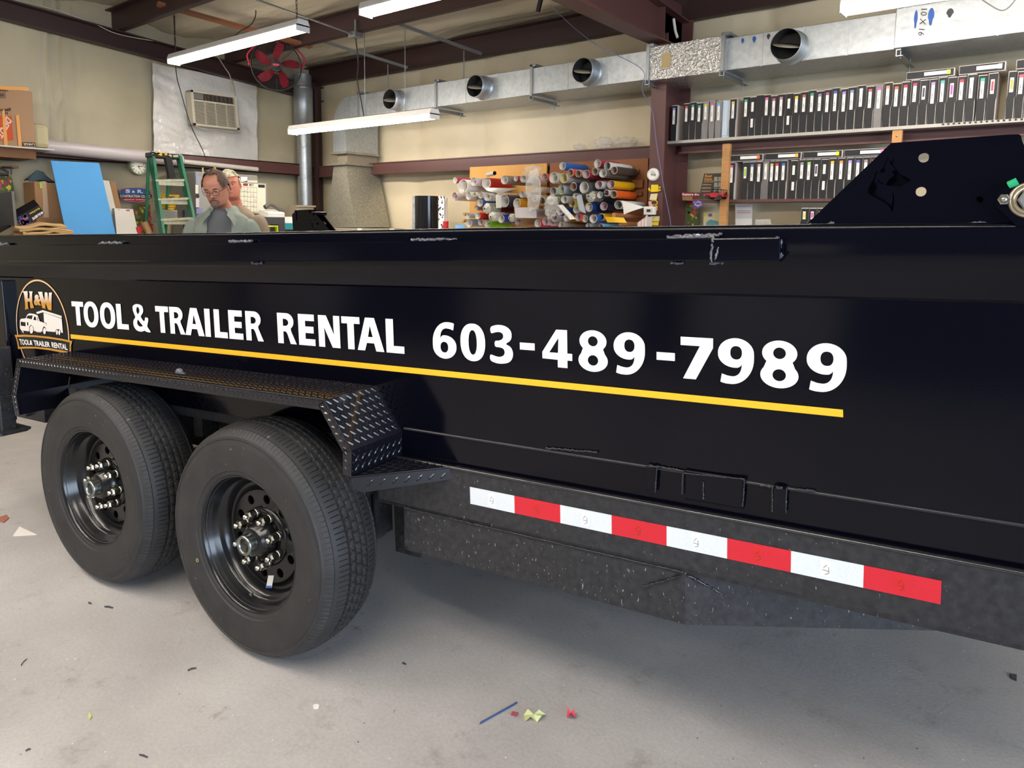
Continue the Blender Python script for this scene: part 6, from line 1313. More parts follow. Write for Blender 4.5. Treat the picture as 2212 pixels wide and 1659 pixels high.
th_ = thing('thermostat', 'white digital thermostat at the left edge of the column', 'thermostat', onY(1402, 456, 5.24)); mb = MB(); a, b = onY(1390, 446, 5.24), onY(1413, 464, 5.24); mb.cbox(((a.x + b.x) / 2, 5.26, (a.z + b.z) / 2), (b.x - a.x, .04, a.z - b.z), .006); SUB(th_, 'case', mb, whitepl)
mb = MB(); a, b = onY(1397, 452, 5.239), onY(1405, 458, 5.239); mb.b2((a.x, 5.237, b.z), (b.x, 5.24, a.z)); SUB(th_, 'display', mb, print_); mb = MB()
for y in (452, 455, 458): p = onY(1408, y, 5.239); mb.b2((p.x - .003, 5.237, p.z - .003), (p.x + .003, 5.24, p.z + .003))
SUB(th_, 'buttons', mb, mat('detector_grey', '#8d8a80')); mb = MB(); p = onY(1397, 470, 5.26); mb.cyl((p.x, 5.26, p.z + .02), (p.x, 5.26, .95), .008, 8); mb.b2((p.x - .01, 5.27, p.z + .03), (p.x + .03, 5.36, p.z + .05)); SUB(th_, 'cable_tube', mb, whitepl)
for i in range(6):
    x = 1377 + i * 3.4; mb = MB(); a = onY(x, 486 - 6 - i * 2.4, 5.14); b = onY(x + 3.0, 478, 5.14); mb.poly([V((a.x, 5.14, .9)), V((b.x, 5.14, .9)), V((b.x, 5.14, a.z)), V((a.x, 5.14, a.z))], .09, (0, 1, 0))
    tag(mb.build('paper_booklet', col('#d8cbc2' if i % 2 else '#c9a7a4', .7)), f'slim booklet standing under the thermostat, {ord_[i]} in the row', 'booklet', 'booklets under the thermostat')
lf = thing('side_counter', 'low counter along the back wall under the shelves', 'counter', (-2.0, 5.4, 0)); mb = MB(); mb.cbox((-1.05, 5.45, .93), (2.9, .6, .04), .004); SUB(lf, 'counter_top', mb, mat('grey_laminate', '#8a8682')); mb = MB(); mb.b2((-2.45, 5.2, 0), (.35, 5.74, .91)); SUB(lf, 'base', mb, mat('base_grey', '#5d5a57'))

# ================================================================== binder shelves
YS = 5.5; Z1 = 2.078; Z2 = 1.598
s1 = thing('wall_shelf', 'upper metal shelf packed with a long row of black binder boxes', 'shelf', (-2.7, YS, Z1)); mb = MB(); mb.b2((onY(1441, 309, YS - .02).x, YS - .02, Z1 - .022), (1.2, 5.77, Z1)); SUB(s1, 'shelf_board', mb, mat('shelf_grey', '#a8a49c', rough=.4, metal=.3))
mb = MB()
for i in range(64): x = -.75 + i * .03; mb.b2((x, YS - .024, Z1 - .012), (x + .012, YS - .02, Z1 - .002))
SUB(s1, 'shelf_edge_holes', mb, print_)['kind'] = 'stuff'
s2 = thing('wall_shelf', 'maroon lower shelf holding binder boxes and a red toy car', 'shelf', (-2.4, YS, Z2)); mb = MB(); mb.b2((onY(1516, 430, YS).x, YS - .01, Z2 - .02), (1.2, 5.77, Z2)); SUB(s2, 'shelf_board', mb, maroon)
for lb, px0, px1, pt in (('narrow pine upright at the left end of the lower binders', 1561, 1577, 311), ('narrow pine upright just left of the hinge plate', 1928, 1949, 282)):
    a, b = onY(px0, pt, 5.46), onY(px1, pt, 5.46); mb = MB(); mb.b2((a.x, 5.46, .95), (b.x, 5.495, a.z)); o = tag(mb.build('wooden_upright', pine), lb, 'upright'); m1 = MB(); m1.ball(((a.x + b.x) / 2, 5.458, a.z - .04), (.006, .003, .006)); k = m1.build('screw', steelg); k.parent = o
casem = mat('binder_edge', '#cdc3bc', rough=.5); spine = mat('binder_black', (.013, .013, .014), rough=.6); clearm = mat('binder_clear', '#6d6966', rough=.15, bump=.6, bscale=60)
def binder(x, w_, zb, h, label, tab, kind='n', group=None, Y=YS, seed=0, lean=0):
    t = thing('binder_box', label, 'binder', (x, Y, zb), None, group); r = random.Random(seed * 13 + 5)
    mb = MB(); mb.b2((.0015, .006, 0), (w_ - .0015, .235, h)); mb.build('case', clearm if kind == 'c' else casem, t)
    mb = MB(); e = .005
    # spine face waisted in the middle, as on the real boxes
    o = [(e, 0), (w_ - e, 0), (w_ - e, h * .42), (w_ - e * .2, h * .50), (w_ - e * .2, h - .006), (e, h - .006), (e, h * .5), (e * .2, h * .42), (e * .2, 0)]
    mb.plate([o[:8]], .008, lambda a, b, c: (a, -.002 + c, b)); mb.build('spine', clearm if kind == 'c' else spine, t)
    if kind in 'nc':
        mb = MB(); c0 = w_ / 2 - .010; lh = h * r.uniform(.34, .42); top = h * .86
        mb.m(whitep).poly([(c0, -.003, top - lh), (c0 + .020, -.003, top - lh), (c0 + .020, -.003, top), (c0, -.003, top)], .001, (0, -1, 0))
        mb.m(print_); zz_ = top - lh * .45
        for k in range(3): mb.poly([(c0 + .005, -.0045, zz_ - k * .012), (c0 + .010 + .002 * (k % 2), -.0045, zz_ - k * .012), (c0 + .009, -.0045, zz_ - k * .012 - .007), (c0 + .006, -.0045, zz_ - k * .012 - .008)])
        mb.build('spine_label', None, t)
        if tab:
            mb = MB(); mb.poly([(c0 - .001, -.004, top + .001), (c0 + .021, -.004, top + .001), (c0 + .021, -.004, top + .019), (c0 - .001, -.004, top + .018)], .001, (0, -1, 0)); mb.build('colour_tab', col(tab, .6), t)
    elif kind == 's':                    # short coloured logo label
        mb = MB(); c0 = w_ / 2 - .010; mb.m(whitep).poly([(c0, -.003, h * .56), (c0 + .02, -.003, h * .56), (c0 + .02, -.003, h * .86), (c0, -.003, h * .86)], .001, (0, -1, 0)); mb.m(col(tab or '#333333')).poly([(c0 + .004, -.0045, h * .62), (c0 + .016, -.0045, h * .62), (c0 + .016, -.0045, h * .82), (c0 + .004, -.0045, h * .82)]); mb.build('logo_label', None, t)
    elif kind == 'l':
        mb = MB(); c0 = w_ / 2 - .009; mb.m(whitep)
        for z0, z1_ in ((.22, .44), (.62, .86)): mb = MB(); mb.poly([(c0, -.003, h * z0), (c0 + .018, -.003, h * z0), (c0 + .018, -.003, h * z1_), (c0, -.003, h * z1_)], .001, (0, -1, 0)); mb.build('spine_label', whitep, t)
    return t
XU = [52, 127, 165, 205, 243, 283, 322, 408, 485, 528, 567, 610, 655, 697, 745, 790, 835, 882, 930, 977, 1022, 1078, 1122, 1177, 1232, 1285, 1338, 1390, 1443, 1500, 1555, 1610, 1665, 1722, 1780, 1838, 1905, 1965, 2085, 2140, 2196]
TU_ = [('#8d8fc9', 'lavender'), ('#c24a55', 'red'), ('#5c9c7a', 'green'), ('#48b0a0', 'teal'), ('#e6c432', 'yellow'), ('#d84a86', 'pink'), ('#7fb6dc', 'light blue'), ('#e0c05c', 'gold'), ('#58b08c', 'green'), None, 'x', ('#e26c9c', 'pink'), ('#c45a70', 'rose'), ('#b8848c', 'dusty pink'), None, ('#f0c030', 'yellow'), ('#b5695a', 'rust'), ('#4ea384', 'green'), ('#9c84a8', 'mauve'), ('#a8567a', 'plum'), ('#5470a8', 'blue'), ('#a884cc', 'lilac'), ('#7c94b0', 'grey blue'), ('#e8e6e0', 'white'), ('#c06058', 'brick'), ('#b85aa0', 'magenta'), ('#e8946a', 'salmon'), ('#ea6a3c', 'orange'), ('#c84050', 'red'), ('#c03c5c', 'crimson'), 's#3a3f48dark grey', ('#b08ed0', 'lilac'), ('#56a8a4', 'teal'), 's#d8479aa magenta', ('#c83c54', 'red'), ('#e6e4de', 'white'), ('#3cb090', 'green'), 's#d8404cred', 's#e8a02corange', ('#c85a6c', 'rose'), ('#50b0a0', 'teal')]
GB = 'binder boxes on the upper shelf'; kclear = {4, 5, 6, 25}
for i, sx_ in enumerate(XU):
    px = 1430 + sx_ / 2.829; py = 118 + (535 - (535 - 390) * sx_ / 2000) / 2.829
    X_ = onY(px, 280, YS).x; nx = onY(1430 + XU[i + 1] / 2.829, 280, YS).x if i + 1 < len(XU) else X_ + .05
    w_ = min(nx - X_ - .0015, .0535); t = TU_[i]; n_ = 'number %d' % (i + 1)
    where = ('%s in the upper shelf row' % (ord_[i] if i < 20 else ['rightmost', 'second from right', 'third from right', 'fourth from right', 'fifth from right', 'sixth from right', 'seventh from right', 'eighth from right', 'ninth from right', 'tenth from right', 'eleventh from right', 'twelfth from right', 'thirteenth from right', 'fourteenth from right', 'fifteenth from right', 'sixteenth from right', 'seventeenth from right', 'eighteenth from right', 'nineteenth from right', 'twentieth from right', 'twenty-first from right'][len(XU) - 1 - i]))
    if t is None: binder(X_, w_, Z1, .295, f'black binder box with two white labels, {where}', None, 'l', GB, seed=i)
    elif t == 'x': binder(X_, w_, Z1, .305, f'black binder box with no spine label, {where}', None, 'e', GB, seed=i)
    elif isinstance(t, str): binder(X_, w_, Z1, .295, f'black binder box with {t[8:] if t[7] == "a" else t[8-1:]} logo label, {where}'.replace('  ', ' '), t[1:8], 's', GB, seed=i)
    else: binder(X_, w_, Z1, .295 + .006 * (i % 3 - 1), f'{"clear-wrapped" if i in kclear else "black"} binder box with {t[1]} tab, {where}', t[0], 'c' if i in kclear else 'n', GB, seed=i)
a = onY(1556, 300, YS); mb = MB(); mb.b2((a.x, YS + .02, Z1), (a.x + .07, 5.72, Z1 + .29)); mb.m(col('#2f6aa8')).b2((a.x + .005, YS + .014, Z1 + .02), (a.x + .05, YS + .02, Z1 + .07)); mb.mats = [col('#c7d4de'), col('#2f6aa8')]; tag(mb.build('catalogue_box', None), 'pale blue catalogue box between the clear binders and a gold tabbed binder', 'box')
def flatbinder(p0, p1, zb, h, label, tab, group, Y=YS - .005):
    a, b = onY(*p0, Y), onY(*p1, Y); L_ = b.x - a.x; t = thing('binder_box', label, 'binder', (a.x, Y, zb), None, group)
    mb = MB(); mb.b2((0, .004, 0), (L_, .23, h)); mb.build('case', casem, t); mb = MB(); mb.b2((.004, -.003, .005), (L_ - .006, .006, h - .004)); mb.build('spine', spine, t)
    mb = MB(); u0, u1 = L_ * .38, L_ * .84; mb.poly([(u0, -.004, h * .3), (u1, -.004, h * .3), (u1, -.004, h * .75), (u0, -.004, h * .75)], .001, (0, -1, 0)); mb.build('spine_label', whitep, t)
    mb = MB(); mb.poly([(u1, -.005, h * .25), (u1 + .022, -.005, h * .25), (u1 + .022, -.005, h * .8), (u1, -.005, h * .8)], .001, (0, -1, 0)); mb.build('colour_tab', col(tab), t)
GH = 'binder boxes lying flat on top'
flatbinder((1958, 160), (2062, 160), Z1 + .302, .05, 'binder box lying flat on the upper row, lime tab', '#b6dc4a', GH); flatbinder((2072, 150), (2172, 150), Z1 + .302, .055, 'binder box lying flat on the upper row, white tab, right of the lime one', '#e6e4e0', GH); flatbinder((2196, 130), (2300, 130), Z1 + .302, .055, 'binder box lying flat on the upper row, cut off by the right edge', '#e8a02c', GH)
XLw = [565, 690, 750, 815, 875, 940, 985, 1035, 1130, 1205, 1270, 1335, 1410, 1480, 1560, 1640, 1715, 1785, 1858, 1925]
TLw = [('#d64a96', 'magenta'), 's#8cc43calime green', ('#5a72a8', 'blue'), ('#d88a9c', 'pale pink'), ('#cfc8b8', 'cream'), ('#d8b060', 'gold'), ('#d03c44', 'red'), ('#4468b4', 'royal blue'), None, ('#8a9098', 'grey'), ('#8ed046', 'green'), 's#42484echarcoal', None, ('#f0c23a', 'yellow'), ('#f0a048', 'orange'), ('#b894d4', 'lilac'), ('#6a5ab0', 'violet'), ('#a8908c', 'brown patterned'), ('#b04a4a', 'dark red'), ('#6a9c5a', 'leaf green')]
for i, sx_ in enumerate(XLw):
    X_ = onY(1440 + sx_ / 4.254, 390, YS).x; nx = onY(1440 + XLw[i + 1] / 4.254, 390, YS).x if i + 1 < len(XLw) else X_ + .055; w_ = min(nx - X_ - .0015, .052); t = TLw[i]; where = ord_[i] + ' in the lower shelf row'; G = 'binder boxes on the lower shelf'
    if t is None: binder(X_, w_, Z2, .285, f'black binder box with two white labels, {where}', None, 'l', G, seed=i + 50)
    elif isinstance(t, str): binder(X_, w_, Z2, .288, f'black binder box with {t[8:] if t[7] == "a" else t[7:]} logo label, {where}', t[1:8], 's', G, seed=i + 50)
    else: binder(X_, w_, Z2, .288, f'{"clear-wrapped" if i == 4 else "black"} binder box with {t[1]} tab, {where}', t[0], 'c' if i == 4 else 'n', G, seed=i + 50)
for i, (p0, p1, tab, nm) in enumerate((((1571, 340), (1648, 340), '#e8783c', 'orange'), ((1652, 335), (1731, 335), '#f0b43c', 'amber'), ((1735, 330), (1820, 330), '#d4e62c', 'lime yellow'), ((1824, 322), (1918, 322), '#e88aa8', 'pink'))):
    flatbinder(p0, p1, Z2 + .292, .05, f'binder box lying flat on the lower row with {nm} tab', tab, 'flat binder boxes on the lower row')
Z3 = onY(1740, 496, YS).z - .03
s3 = thing('wall_shelf', 'short bottom shelf mostly hidden behind the trailer edge', 'shelf', (-1.7, YS, Z3)); mb = MB(); mb.b2((onY(1725, 490, YS).x, YS - .01, Z3 - .02), (1.0, 5.77, Z3)); SUB(s3, 'shelf_board', mb, maroon)
h3 = onY(1740, 449, YS).z - Z3
for i, (px, t) in enumerate(((1730, ('#e6d62c', 'yellow')), (1747, ('#d8479a', 'pink')), (1764, ('#c8c4bc', 'grey')))): binder(onY(px, 460, YS).x, .052, Z3, h3, f'black binder box with {t[1]} label on the bottom shelf by the hinge plate', t[0], 's', 'binder boxes on the bottom shelf', seed=90 + i)
# toy car
jc = onY(1547, 424, 5.40)
jp = thing('toy_car', 'small red open-top toy car with black roll bars on the lower shelf', 'toy car', (jc.x, 5.40, Z2))
s2.children[0].data  # shelf board
k = (onY(1568, 424, 5.40).x - onY(1522, 424, 5.40).x)
mb = MB(); bd = [(-.5, .12), (-.5, .20), (-.47, .235), (-.17, .25), (-.13, .27), (.10, .27), (.12, .25), (.44, .25), (.46, .10), (.38, .10), (.36, .17), (.20, .17), (.18, .08), (-.18, .08), (-.20, .17), (-.38, .17), (-.40, .10)]
mb.plate([[(a * k, b * k) for a, b in bd]], .085, lambda a, b, c: (a, -.0425 + c, b)); mb.build('body', col('#b5202c', .3), jp)
for x in (-.29, .28):
    for y in (-.05, .05): mb = MB(); mb.cyl((x * k, y - .012, .095 * k), (x * k, y + .012, .095 * k), .095 * k, 18); mb.m(chrome).cyl((x * k, y - .0135, .095 * k), (x * k, y + .0135, .095 * k), .05 * k, 12); mb.mats = [blackpl, chrome]; mb.build('wheel', None, jp)
mb = MB()
for y in (-.038, .038): mb.tube([(-.14 * k, y, .26 * k), (-.10 * k, y, .44 * k), (.12 * k, y, .44 * k), (.14 * k, y, .25 * k)], .003, 5); mb.tube([(.12 * k, y, .44 * k), (.40 * k, y, .40 * k), (.43 * k, y, .25 * k)], .003, 5)
mb.tube([(-.10 * k, -.038, .44 * k), (-.10 * k, .038, .44 * k)], .003, 5); mb.tube([(.12 * k, -.038, .44 * k), (.12 * k, .038, .44 * k)], .003, 5); mb.box((.02 * k, 0, .30 * k), (.08 * k, .06, .10 * k)); mb.cyl((.47 * k, -.012, .24 * k), (.50 * k, -.012, .24 * k), .08 * k, 14); mb.build('roll_bars', blackpl, jp)
# pamphlet, signs and posters under the lower shelf
def flatY(name, label, cat, pts, Y, m, th=.004): mb = MB(); mb.poly([onY(a, b, Y) for a, b in pts], th, (0, 1, 0)); return tag(mb.build(name, m), label, cat)
o = flatY('pamphlet', 'dark grey pamphlet with orange lettering leaning behind the red toy car', 'pamphlet', [(1521, 375), (1561, 374), (1561, 429), (1509, 429)], 5.56, mat('pamphlet_grey', '#3f3b36', rough=.5))
mb = MB(); mb.m(col('#c98a3a'))
for t, q in (('Reel', ((1524, 377), (1538, 377), (1537, 383), (1522, 383))), ('Estate', ((1523, 384), (1539, 384), (1538, 389), (1521, 389))), ('CUSTOM', ((1521, 390), (1541, 390), (1540, 394), (1520, 394)))): mb.text(t, [onY(a, b, 5.556) for a, b in q], V((0, 0, 0)), .03)
for k_ in range(3): mb.m(col('#c98a3a') if k_ == 1 else col('#8d877c')).poly([onY(a, b, 5.556) for a, b in ((1518 - k_, 398 + k_ * 7), (1537 - k_, 398 + k_ * 7), (1536 - k_, 400 + k_ * 7), (1517 - k_, 400 + k_ * 7))])
mb.m(col('#a09a8c'))
for k_ in range(3):
    for j_ in range(2): mb.poly([onY(a, b, 5.556) for a, b in ((1543 + j_ * 9, 382 + k_ * 12), (1550 + j_ * 9, 382 + k_ * 12), (1550 + j_ * 9, 392 + k_ * 12), (1542 + j_ * 9, 392 + k_ * 12))])
k_ = mb.build('print', None); k_.parent = o
o = flatY('sign', 'maroon sign reading Restore the, under the dark pamphlet', 'sign', [(1472, 415), (1511, 416), (1511, 430), (1472, 430)], 5.62, col('#8d2430'))
mb = MB(); mb.text('Restore the', [onY(a, b, 5.617) for a, b in ((1474, 417), (1510, 417), (1510, 422.5), (1474, 422.5))], V((0, 0, 0)), .03); k_ = mb.build('lettering', white_v); k_.parent = o
flatY('cardboard_piece', 'small brown cardboard square hanging below the maroon sign', 'cardboard', [(1474, 424), (1496, 424), (1496, 433), (1474, 433)], 5.60, kraft)
def onYf(a, b, Y): return onY(a, b, Y)
floral('floral_print', 'floral print with yellow and red blooms beside the black column', [(1471, 434), (1509, 434), (1509, 500), (1470, 500)], 5.70, 9, fn=onYf, nrm=(0, -1, 0))
o = flatY('badge_print', 'small purple badge print with white star lines', 'print', [(1495, 433), (1521, 431), (1517, 447), (1500, 450)], 5.58, col('#5f4a94'))
mb = MB(); P = [onY(a, b, 5.577) for a, b in ((1498, 437), (1518, 436), (1508, 447))]; mb.tube(P, .003, 4, closed=True); mb.tube([onY(1500, 443, 5.577), onY(1517, 443, 5.577), onY(1508, 434, 5.577)], .003, 4, closed=True); k_ = mb.build('star', white_v); k_.parent = o
o = flatY('picture', 'pale picture with yellow, purple and teal shapes under the shelf', 'picture', [(1520, 459), (1556, 459), (1556, 500), (1519, 500)], 5.66, col('#d8d0a4'))
mb = MB(); mb.m(col('#6aa0a0')).poly([onY(a, b, 5.657) for a, b in ((1524, 500), (1526, 480), (1534, 474), (1552, 478), (1556, 500))]); mb.m(col('#7a5a9c')).poly([onY(a, b, 5.657) for a, b in ((1530, 462), (1538, 461), (1538, 468), (1530, 468))]); mb.m(col('#e0cc3c')).poly([onY(a, b, 5.656) for a, b in ((1521, 460), (1529, 460), (1526, 466), (1521, 468))]); k_ = mb.build('artwork', None); k_.parent = o
mb = MB()
cs = ['#e9e4de', '#4a3f86', '#e2dfd8', '#e8902c', '#e8641c', '#d03c30', '#c02c44', '#45b87c', '#3d9ce0']
for i, h in enumerate(cs): y0 = 446 + i * 4.6; mb.m(col(h)).poly([onY(a, b, 5.6) for a, b in ((1556, y0), (1568, y0), (1568, y0 + 4.4), (1556, y0 + 4.4))], .004, (0, 1, 0))
tag(mb.build('colour_chart', None), 'narrow colour chart strip fixed beside the pine upright', 'chart')
o = flatY('paper_form', 'white paper form with red lines pinned under the lower shelf', 'paper', [(1588, 441), (1625, 442), (1624, 500), (1589, 500)], 5.68, whitep)
mb = MB()
for y in (445, 455, 459): mb.poly([onY(a, b, 5.677) for a, b in ((1592, y), (1622, y), (1622, y + 1), (1592, y + 1))])
k_ = mb.build('lines', col('#b8505c')); k_.parent = o
flatY('plastic_bag', 'small clear bag lying on the counter under the lower shelf', 'bag', [(1632, 474), (1664, 473), (1668, 500), (1630, 500)], 5.5, wrapm)
# painted scroll ornament on the wall vinyl
mb = MB(); mb2 = []
def pts_(l): return crom([onY(a, b, 5.72) for a, b in l], 5)
for l in ([(1458, 400), (1455, 408), (1461, 414), (1468, 419), (1467, 430), (1459, 434), (1454, 429), (1458, 424), (1463, 427)], [(1460, 434), (1469, 444), (1466, 454), (1457, 456), (1456, 450), (1462, 448)], [(1459, 456), (1468, 468), (1466, 482), (1455, 486), (1452, 478), (1459, 474), (1463, 480)], [(1467, 419), (1455, 432), (1456, 444), (1465, 456), (1456, 470), (1453, 484)]): mb.tube(pts_(l), .0035, 5)
tag(mb.build('scroll_ornament', mat('scroll_green', '#6f6a4f', rough=.6)), 'dark curling scroll ornament on the wall beside the column', 'ornament')
# strings and wires at the upper right
cable('thin grey wire loop hanging across the upper right of the duct', [onY(2105, -15, 5.0), onY(2125, 2, 5.0), onY(2160, 22, 5.0), onY(2180, 15, 5.0), onY(2200, -10, 5.0)], .004, wiref)
mb = MB(); a = onY(1166, 8, 4.6); mb.box(a, (.03, .02, .12), (0, .3, 0)); tag(mb.build('tape_strip', blackpl), 'short black strip of tape hanging from the rafter', 'tape')
mb = MB(); a = onY(1459, 68, 5.4); mb.tube([a + V((-.02, 0, .10)), a, a + V((.02, 0, -.05))], .012, 6); tag(mb.build('rag_tie', whitepl), 'white twisted tie hanging beside the top of the column', 'tie')

# ================================================================== litter on the floor
def litter(name, label, cat, px, m, h=.003, curl=0):
    p = [onZ(a, b, 0) for a, b in px]; mb = MB(); c = sum(p, V()) / len(p)
    if not curl: mb.poly([V((q.x, q.y, .001)) for q in p], h, (0, 0, 1))
    else:
        n = len(p); vs = [V((q.x, q.y, .002 + curl * (i % 2))) for i, q in enumerate(p)] + [V((c.x, c.y, .004 + curl * .5))]; mb.raw(vs, [(i, (i + 1) % n, n) for i in range(n)])
    return tag(mb.build(name, m), label, cat)
litter('paper_scrap', 'white triangular paper scrap on the floor left of the rear wheel', 'paper scrap', [(28, 1159), (42, 1139), (79, 1156)], whitep)
litter('vinyl_strip', 'thin blue strip lying on the floor', 'strip', [(1036, 1566), (1038, 1562), (1108, 1523), (1116, 1518), (1118, 1520), (1108, 1526)], col('#3f5788'))
litter('vinyl_scrap', 'small dull red scrap beside the blue strip', 'scrap', [(1103, 1546), (1107, 1539), (1120, 1541), (1116, 1549)], col('#a4545c'))
litter('vinyl_scrap', 'pale green crinkled scrap on the floor, largest scrap', 'scrap', [(1131, 1546), (1140, 1541), (1152, 1546), (1164, 1542), (1179, 1545), (1170, 1556), (1160, 1562), (1146, 1558), (1134, 1560)], col('#c9cf96'), curl=.012)
litter('vinyl_scrap', 'bright red folded scrap on the floor', 'scrap', [(1224, 1552), (1226, 1542), (1233, 1541), (1240, 1546), (1243, 1553), (1234, 1558)], col('#c62a42'), curl=.02)
litter('vinyl_scrap', 'tiny yellow-green scrap on the floor at the lower left', 'scrap', [(190, 1545), (195, 1540), (198, 1550), (193, 1558)], col('#c2c77c'))
litter('paper_dot', 'round white paper dot on the floor below the front wheel', 'scrap', [(676, 1526), (680, 1523), (686, 1523), (690, 1526), (688, 1531), (681, 1533), (677, 1531)], whitep)
for i, (x, y, dx, dy) in enumerate(((405, 1448, 20, -5), (45, 1437, 14, -14), (300, 1630, 20, 6), (868, 1432, 10, 3), (225, 1310, 20, 3), (55, 1622, 12, -4), (190, 1302, 8, 2))):
    litter('rubber_mark', 'small dark curled fleck on the floor, ' + ['below the rear wheel', 'at the left edge, upper', 'at the bottom left', 'below the front tyre tread', 'under the rear tyre', 'at the left edge, lower', 'beside the rear tyre'][i], 'fleck', [(x, y), (x + dx * .5, y + dy * .5 - 2), (x + dx, y + dy), (x + dx * .9, y + dy + 2.5), (x + dx * .4, y + dy * .5 + 2), (x + 1, y + 3)], mat('dark_fleck', '#4a4a50', rough=.8), h=.0015)
litter('vinyl_scrap', 'dark square scrap on the floor at the right edge', 'scrap', [(2181, 1457), (2196, 1459), (2196, 1472), (2184, 1467)], col('#3f4146'))
litter('vinyl_scrap', 'orange-red leaf scrap at the far left edge', 'scrap', [(0, 1118), (14, 1113), (20, 1120), (8, 1130), (0, 1128)], mat('faded_red', '#a86a58', rough=.7))
# ================================================================== people
def skin_mesh(name, chain, edges, mtl, parent, sub=2, root=0):
    me = bpy.data.meshes.new(name); me.from_pydata([c[0] for c in chain], edges, []); o = bpy.data.objects.new(name, me); COL.objects.link(o)
    md = o.modifiers.new('skin', 'SKIN'); md.use_smooth_shade = True
    for i, c in enumerate(chain): r = c[1]; me.skin_vertices[0].data[i].radius = (r, r) if not isinstance(r, tuple) else r
    me.skin_vertices[0].data[root].use_root = True
    s = o.modifiers.new('sub', 'SUBSURF'); s.levels = sub; s.render_levels = sub
    dg = bpy.context.evaluated_depsgraph_get(); m2 = bpy.data.meshes.new_from_object(o.evaluated_get(dg)); bpy.data.objects.remove(o)
    o = bpy.data.objects.new(name, m2); COL.objects.link(o); m2.materials.clear(); m2.materials.append(mtl)
    for p in m2.polygons: p.use_smooth = True
    o.parent = parent; return o
def head_mesh(name, mtl, parent, M, seed=0, jaw=1.0, tagmesh=False):
    # one continuous head and neck: front is -y, z up, origin at the chin-neck joint; height about .235
    mb = MB(); NU, NV = 64, 56
    def prof(v):                     # v 0 (neck bottom) .. 1 (crown): half width, half depth, centre y, z
        P = [(0, .066, .064, .030, -.085), (.10, .060, .062, .026, -.045), (.20, .056, .064, .018, -.012), (.26, .056, .076, .002, .004), (.32, .060, .090, -.006, .022), (.40, .067, .096, -.006, .048), (.50, .073, .098, -.003, .082), (.60, .0765, .099, .0, .115), (.70, .078, .101, .003, .148), (.80, .076, .098, .005, .180), (.88, .066, .087, .007, .205), (.94, .048, .066, .008, .222), (.98, .026, .036, .009, .231), (1, .002, .002, .010, .233)]
        for a, b in zip(P, P[1:]):
            if v <= b[0]: t = (v - a[0]) / (b[0] - a[0]); t = t * t * (3 - 2 * t) * .4 + t * .6; return [a[k] + (b[k] - a[k]) * t for k in range(1, 5)]
        return P[-1][1:]
    G = lambda x, z, cx, cz, sx, sz: math.exp(-((x - cx) / sx) ** 2 - ((z - cz) / sz) ** 2)
    def f(u, v):
        w_, d_, cy, z = prof(v); g = 2 * pi * u - pi / 2; c, s = cos(g), sin(g)
        x = w_ * (abs(c) ** .92) * (1 if c >= 0 else -1); y = cy + d_ * s
        fr = max(0, -s) ** 1.2 if s < 0 else 0
        if fr > 0:
            ax_ = abs(x)
            y -= fr * (.026 * G(x, z, 0, .098, .011, .012) + .017 * G(x, z, 0, .118, .009, .020) + .008 * G(ax_, z, .013, .093, .008, .008))   # nose, wings
            y += fr * .013 * G(ax_, z, .032, .128, .016, .011)                                   # eye sockets
            y -= fr * .007 * G(ax_, z, .030, .147, .026, .008)                                   # brows
            y -= fr * (.007 * G(x, z, 0, .066, .024, .006) + .006 * G(x, z, 0, .053, .019, .007))  # lips
            y += fr * .005 * G(x, z, 0, .0595, .024, .0022)
            y -= fr * .011 * G(x, z, 0, .025, .020, .016) * jaw                                  # chin
            y -= fr * .006 * G(ax_, z, .045, .095, .018, .022)                                   # cheeks
            y += fr * .004 * G(x, z, 0, .080, .006, .008)
        return M @ V((x, y, z))
    mb.m(mtl).grid(NU, NV, f)
    for sx in (1, -1):               # ears
        def e(u, v, sx=sx): g = 2 * pi * u; r = .5 + .5 * v; return M @ V((sx * (.074 + .014 * (1 - v) + .008 * (v < .6) * sin(g * 1) * .2), .012 + .017 * r * cos(g) + .004, .105 + .031 * r * sin(g)))
        mb.grid(16, 5, e); mb.raw([M @ V((sx * .088, .016, .105))] + [e(i / 16, 0) for i in range(16)], [(0, i + 1, (i + 1) % 16 + 1) for i in range(16)], None, True)
    return mb.build(name, None, parent)
def eyes(parent, M, brow_col, closed=False):
    for sx in (1, -1):
        mb = MB(); c = V((sx * .031, -.080, .127)); mb.ball(M @ c, .0125); 
        mb.m(mat('eye_white', '#d9d2c8', rough=.2))
        o = mb.build('eye', mat('eye_white', '#d9d2c8', rough=.2), parent)
        mb = MB(); mb.ball(M @ (c + V((0, -.0088, -.003))), (.0052, .0052, .0052)); mb.build('iris', mat('iris_brown', '#3a2a1e', rough=.2), parent)
        mb = MB(); n = 10                                       # upper lid
        def lid(u, v, sx=sx, c=c): a = pi * u; t = v * (1.25 if closed else .95); return M @ (c + V((-.0145 * cos(a), -.0138 * sin(a) * cos(t * .9 - .2), .0105 - .0190 * v * sin(a) * (1.1 if closed else .72)))) 
        mb.grid(12, 5, lid); mb.build('eyelid', skin if not closed else skin2, parent)
        mb = MB(); mb.tube([M @ V((sx * (.013 + .034 * t), -.100 + .010 * t * t + .0, .146 + .006 * sin(pi * t))) for t in (0, .25, .5, .75, 1)], [.002, .0036, .0036, .003, .0015], 6); mb.build('eyebrow', brow_col, parent)
skin = mat('skin_fair', '#c98f76', rough=.5, var=.18, vscale=28, col2='#b87762'); skin2 = mat('skin_ruddy', '#cb826a', rough=.5, var=.2, vscale=28, col2='#b66c58')
hairb = mat('hair_brown', '#5c473a', rough=.7, bump=1, bscale=90, bdist=.01, stretch=(1, 1, .15), var=.4, vscale=60)
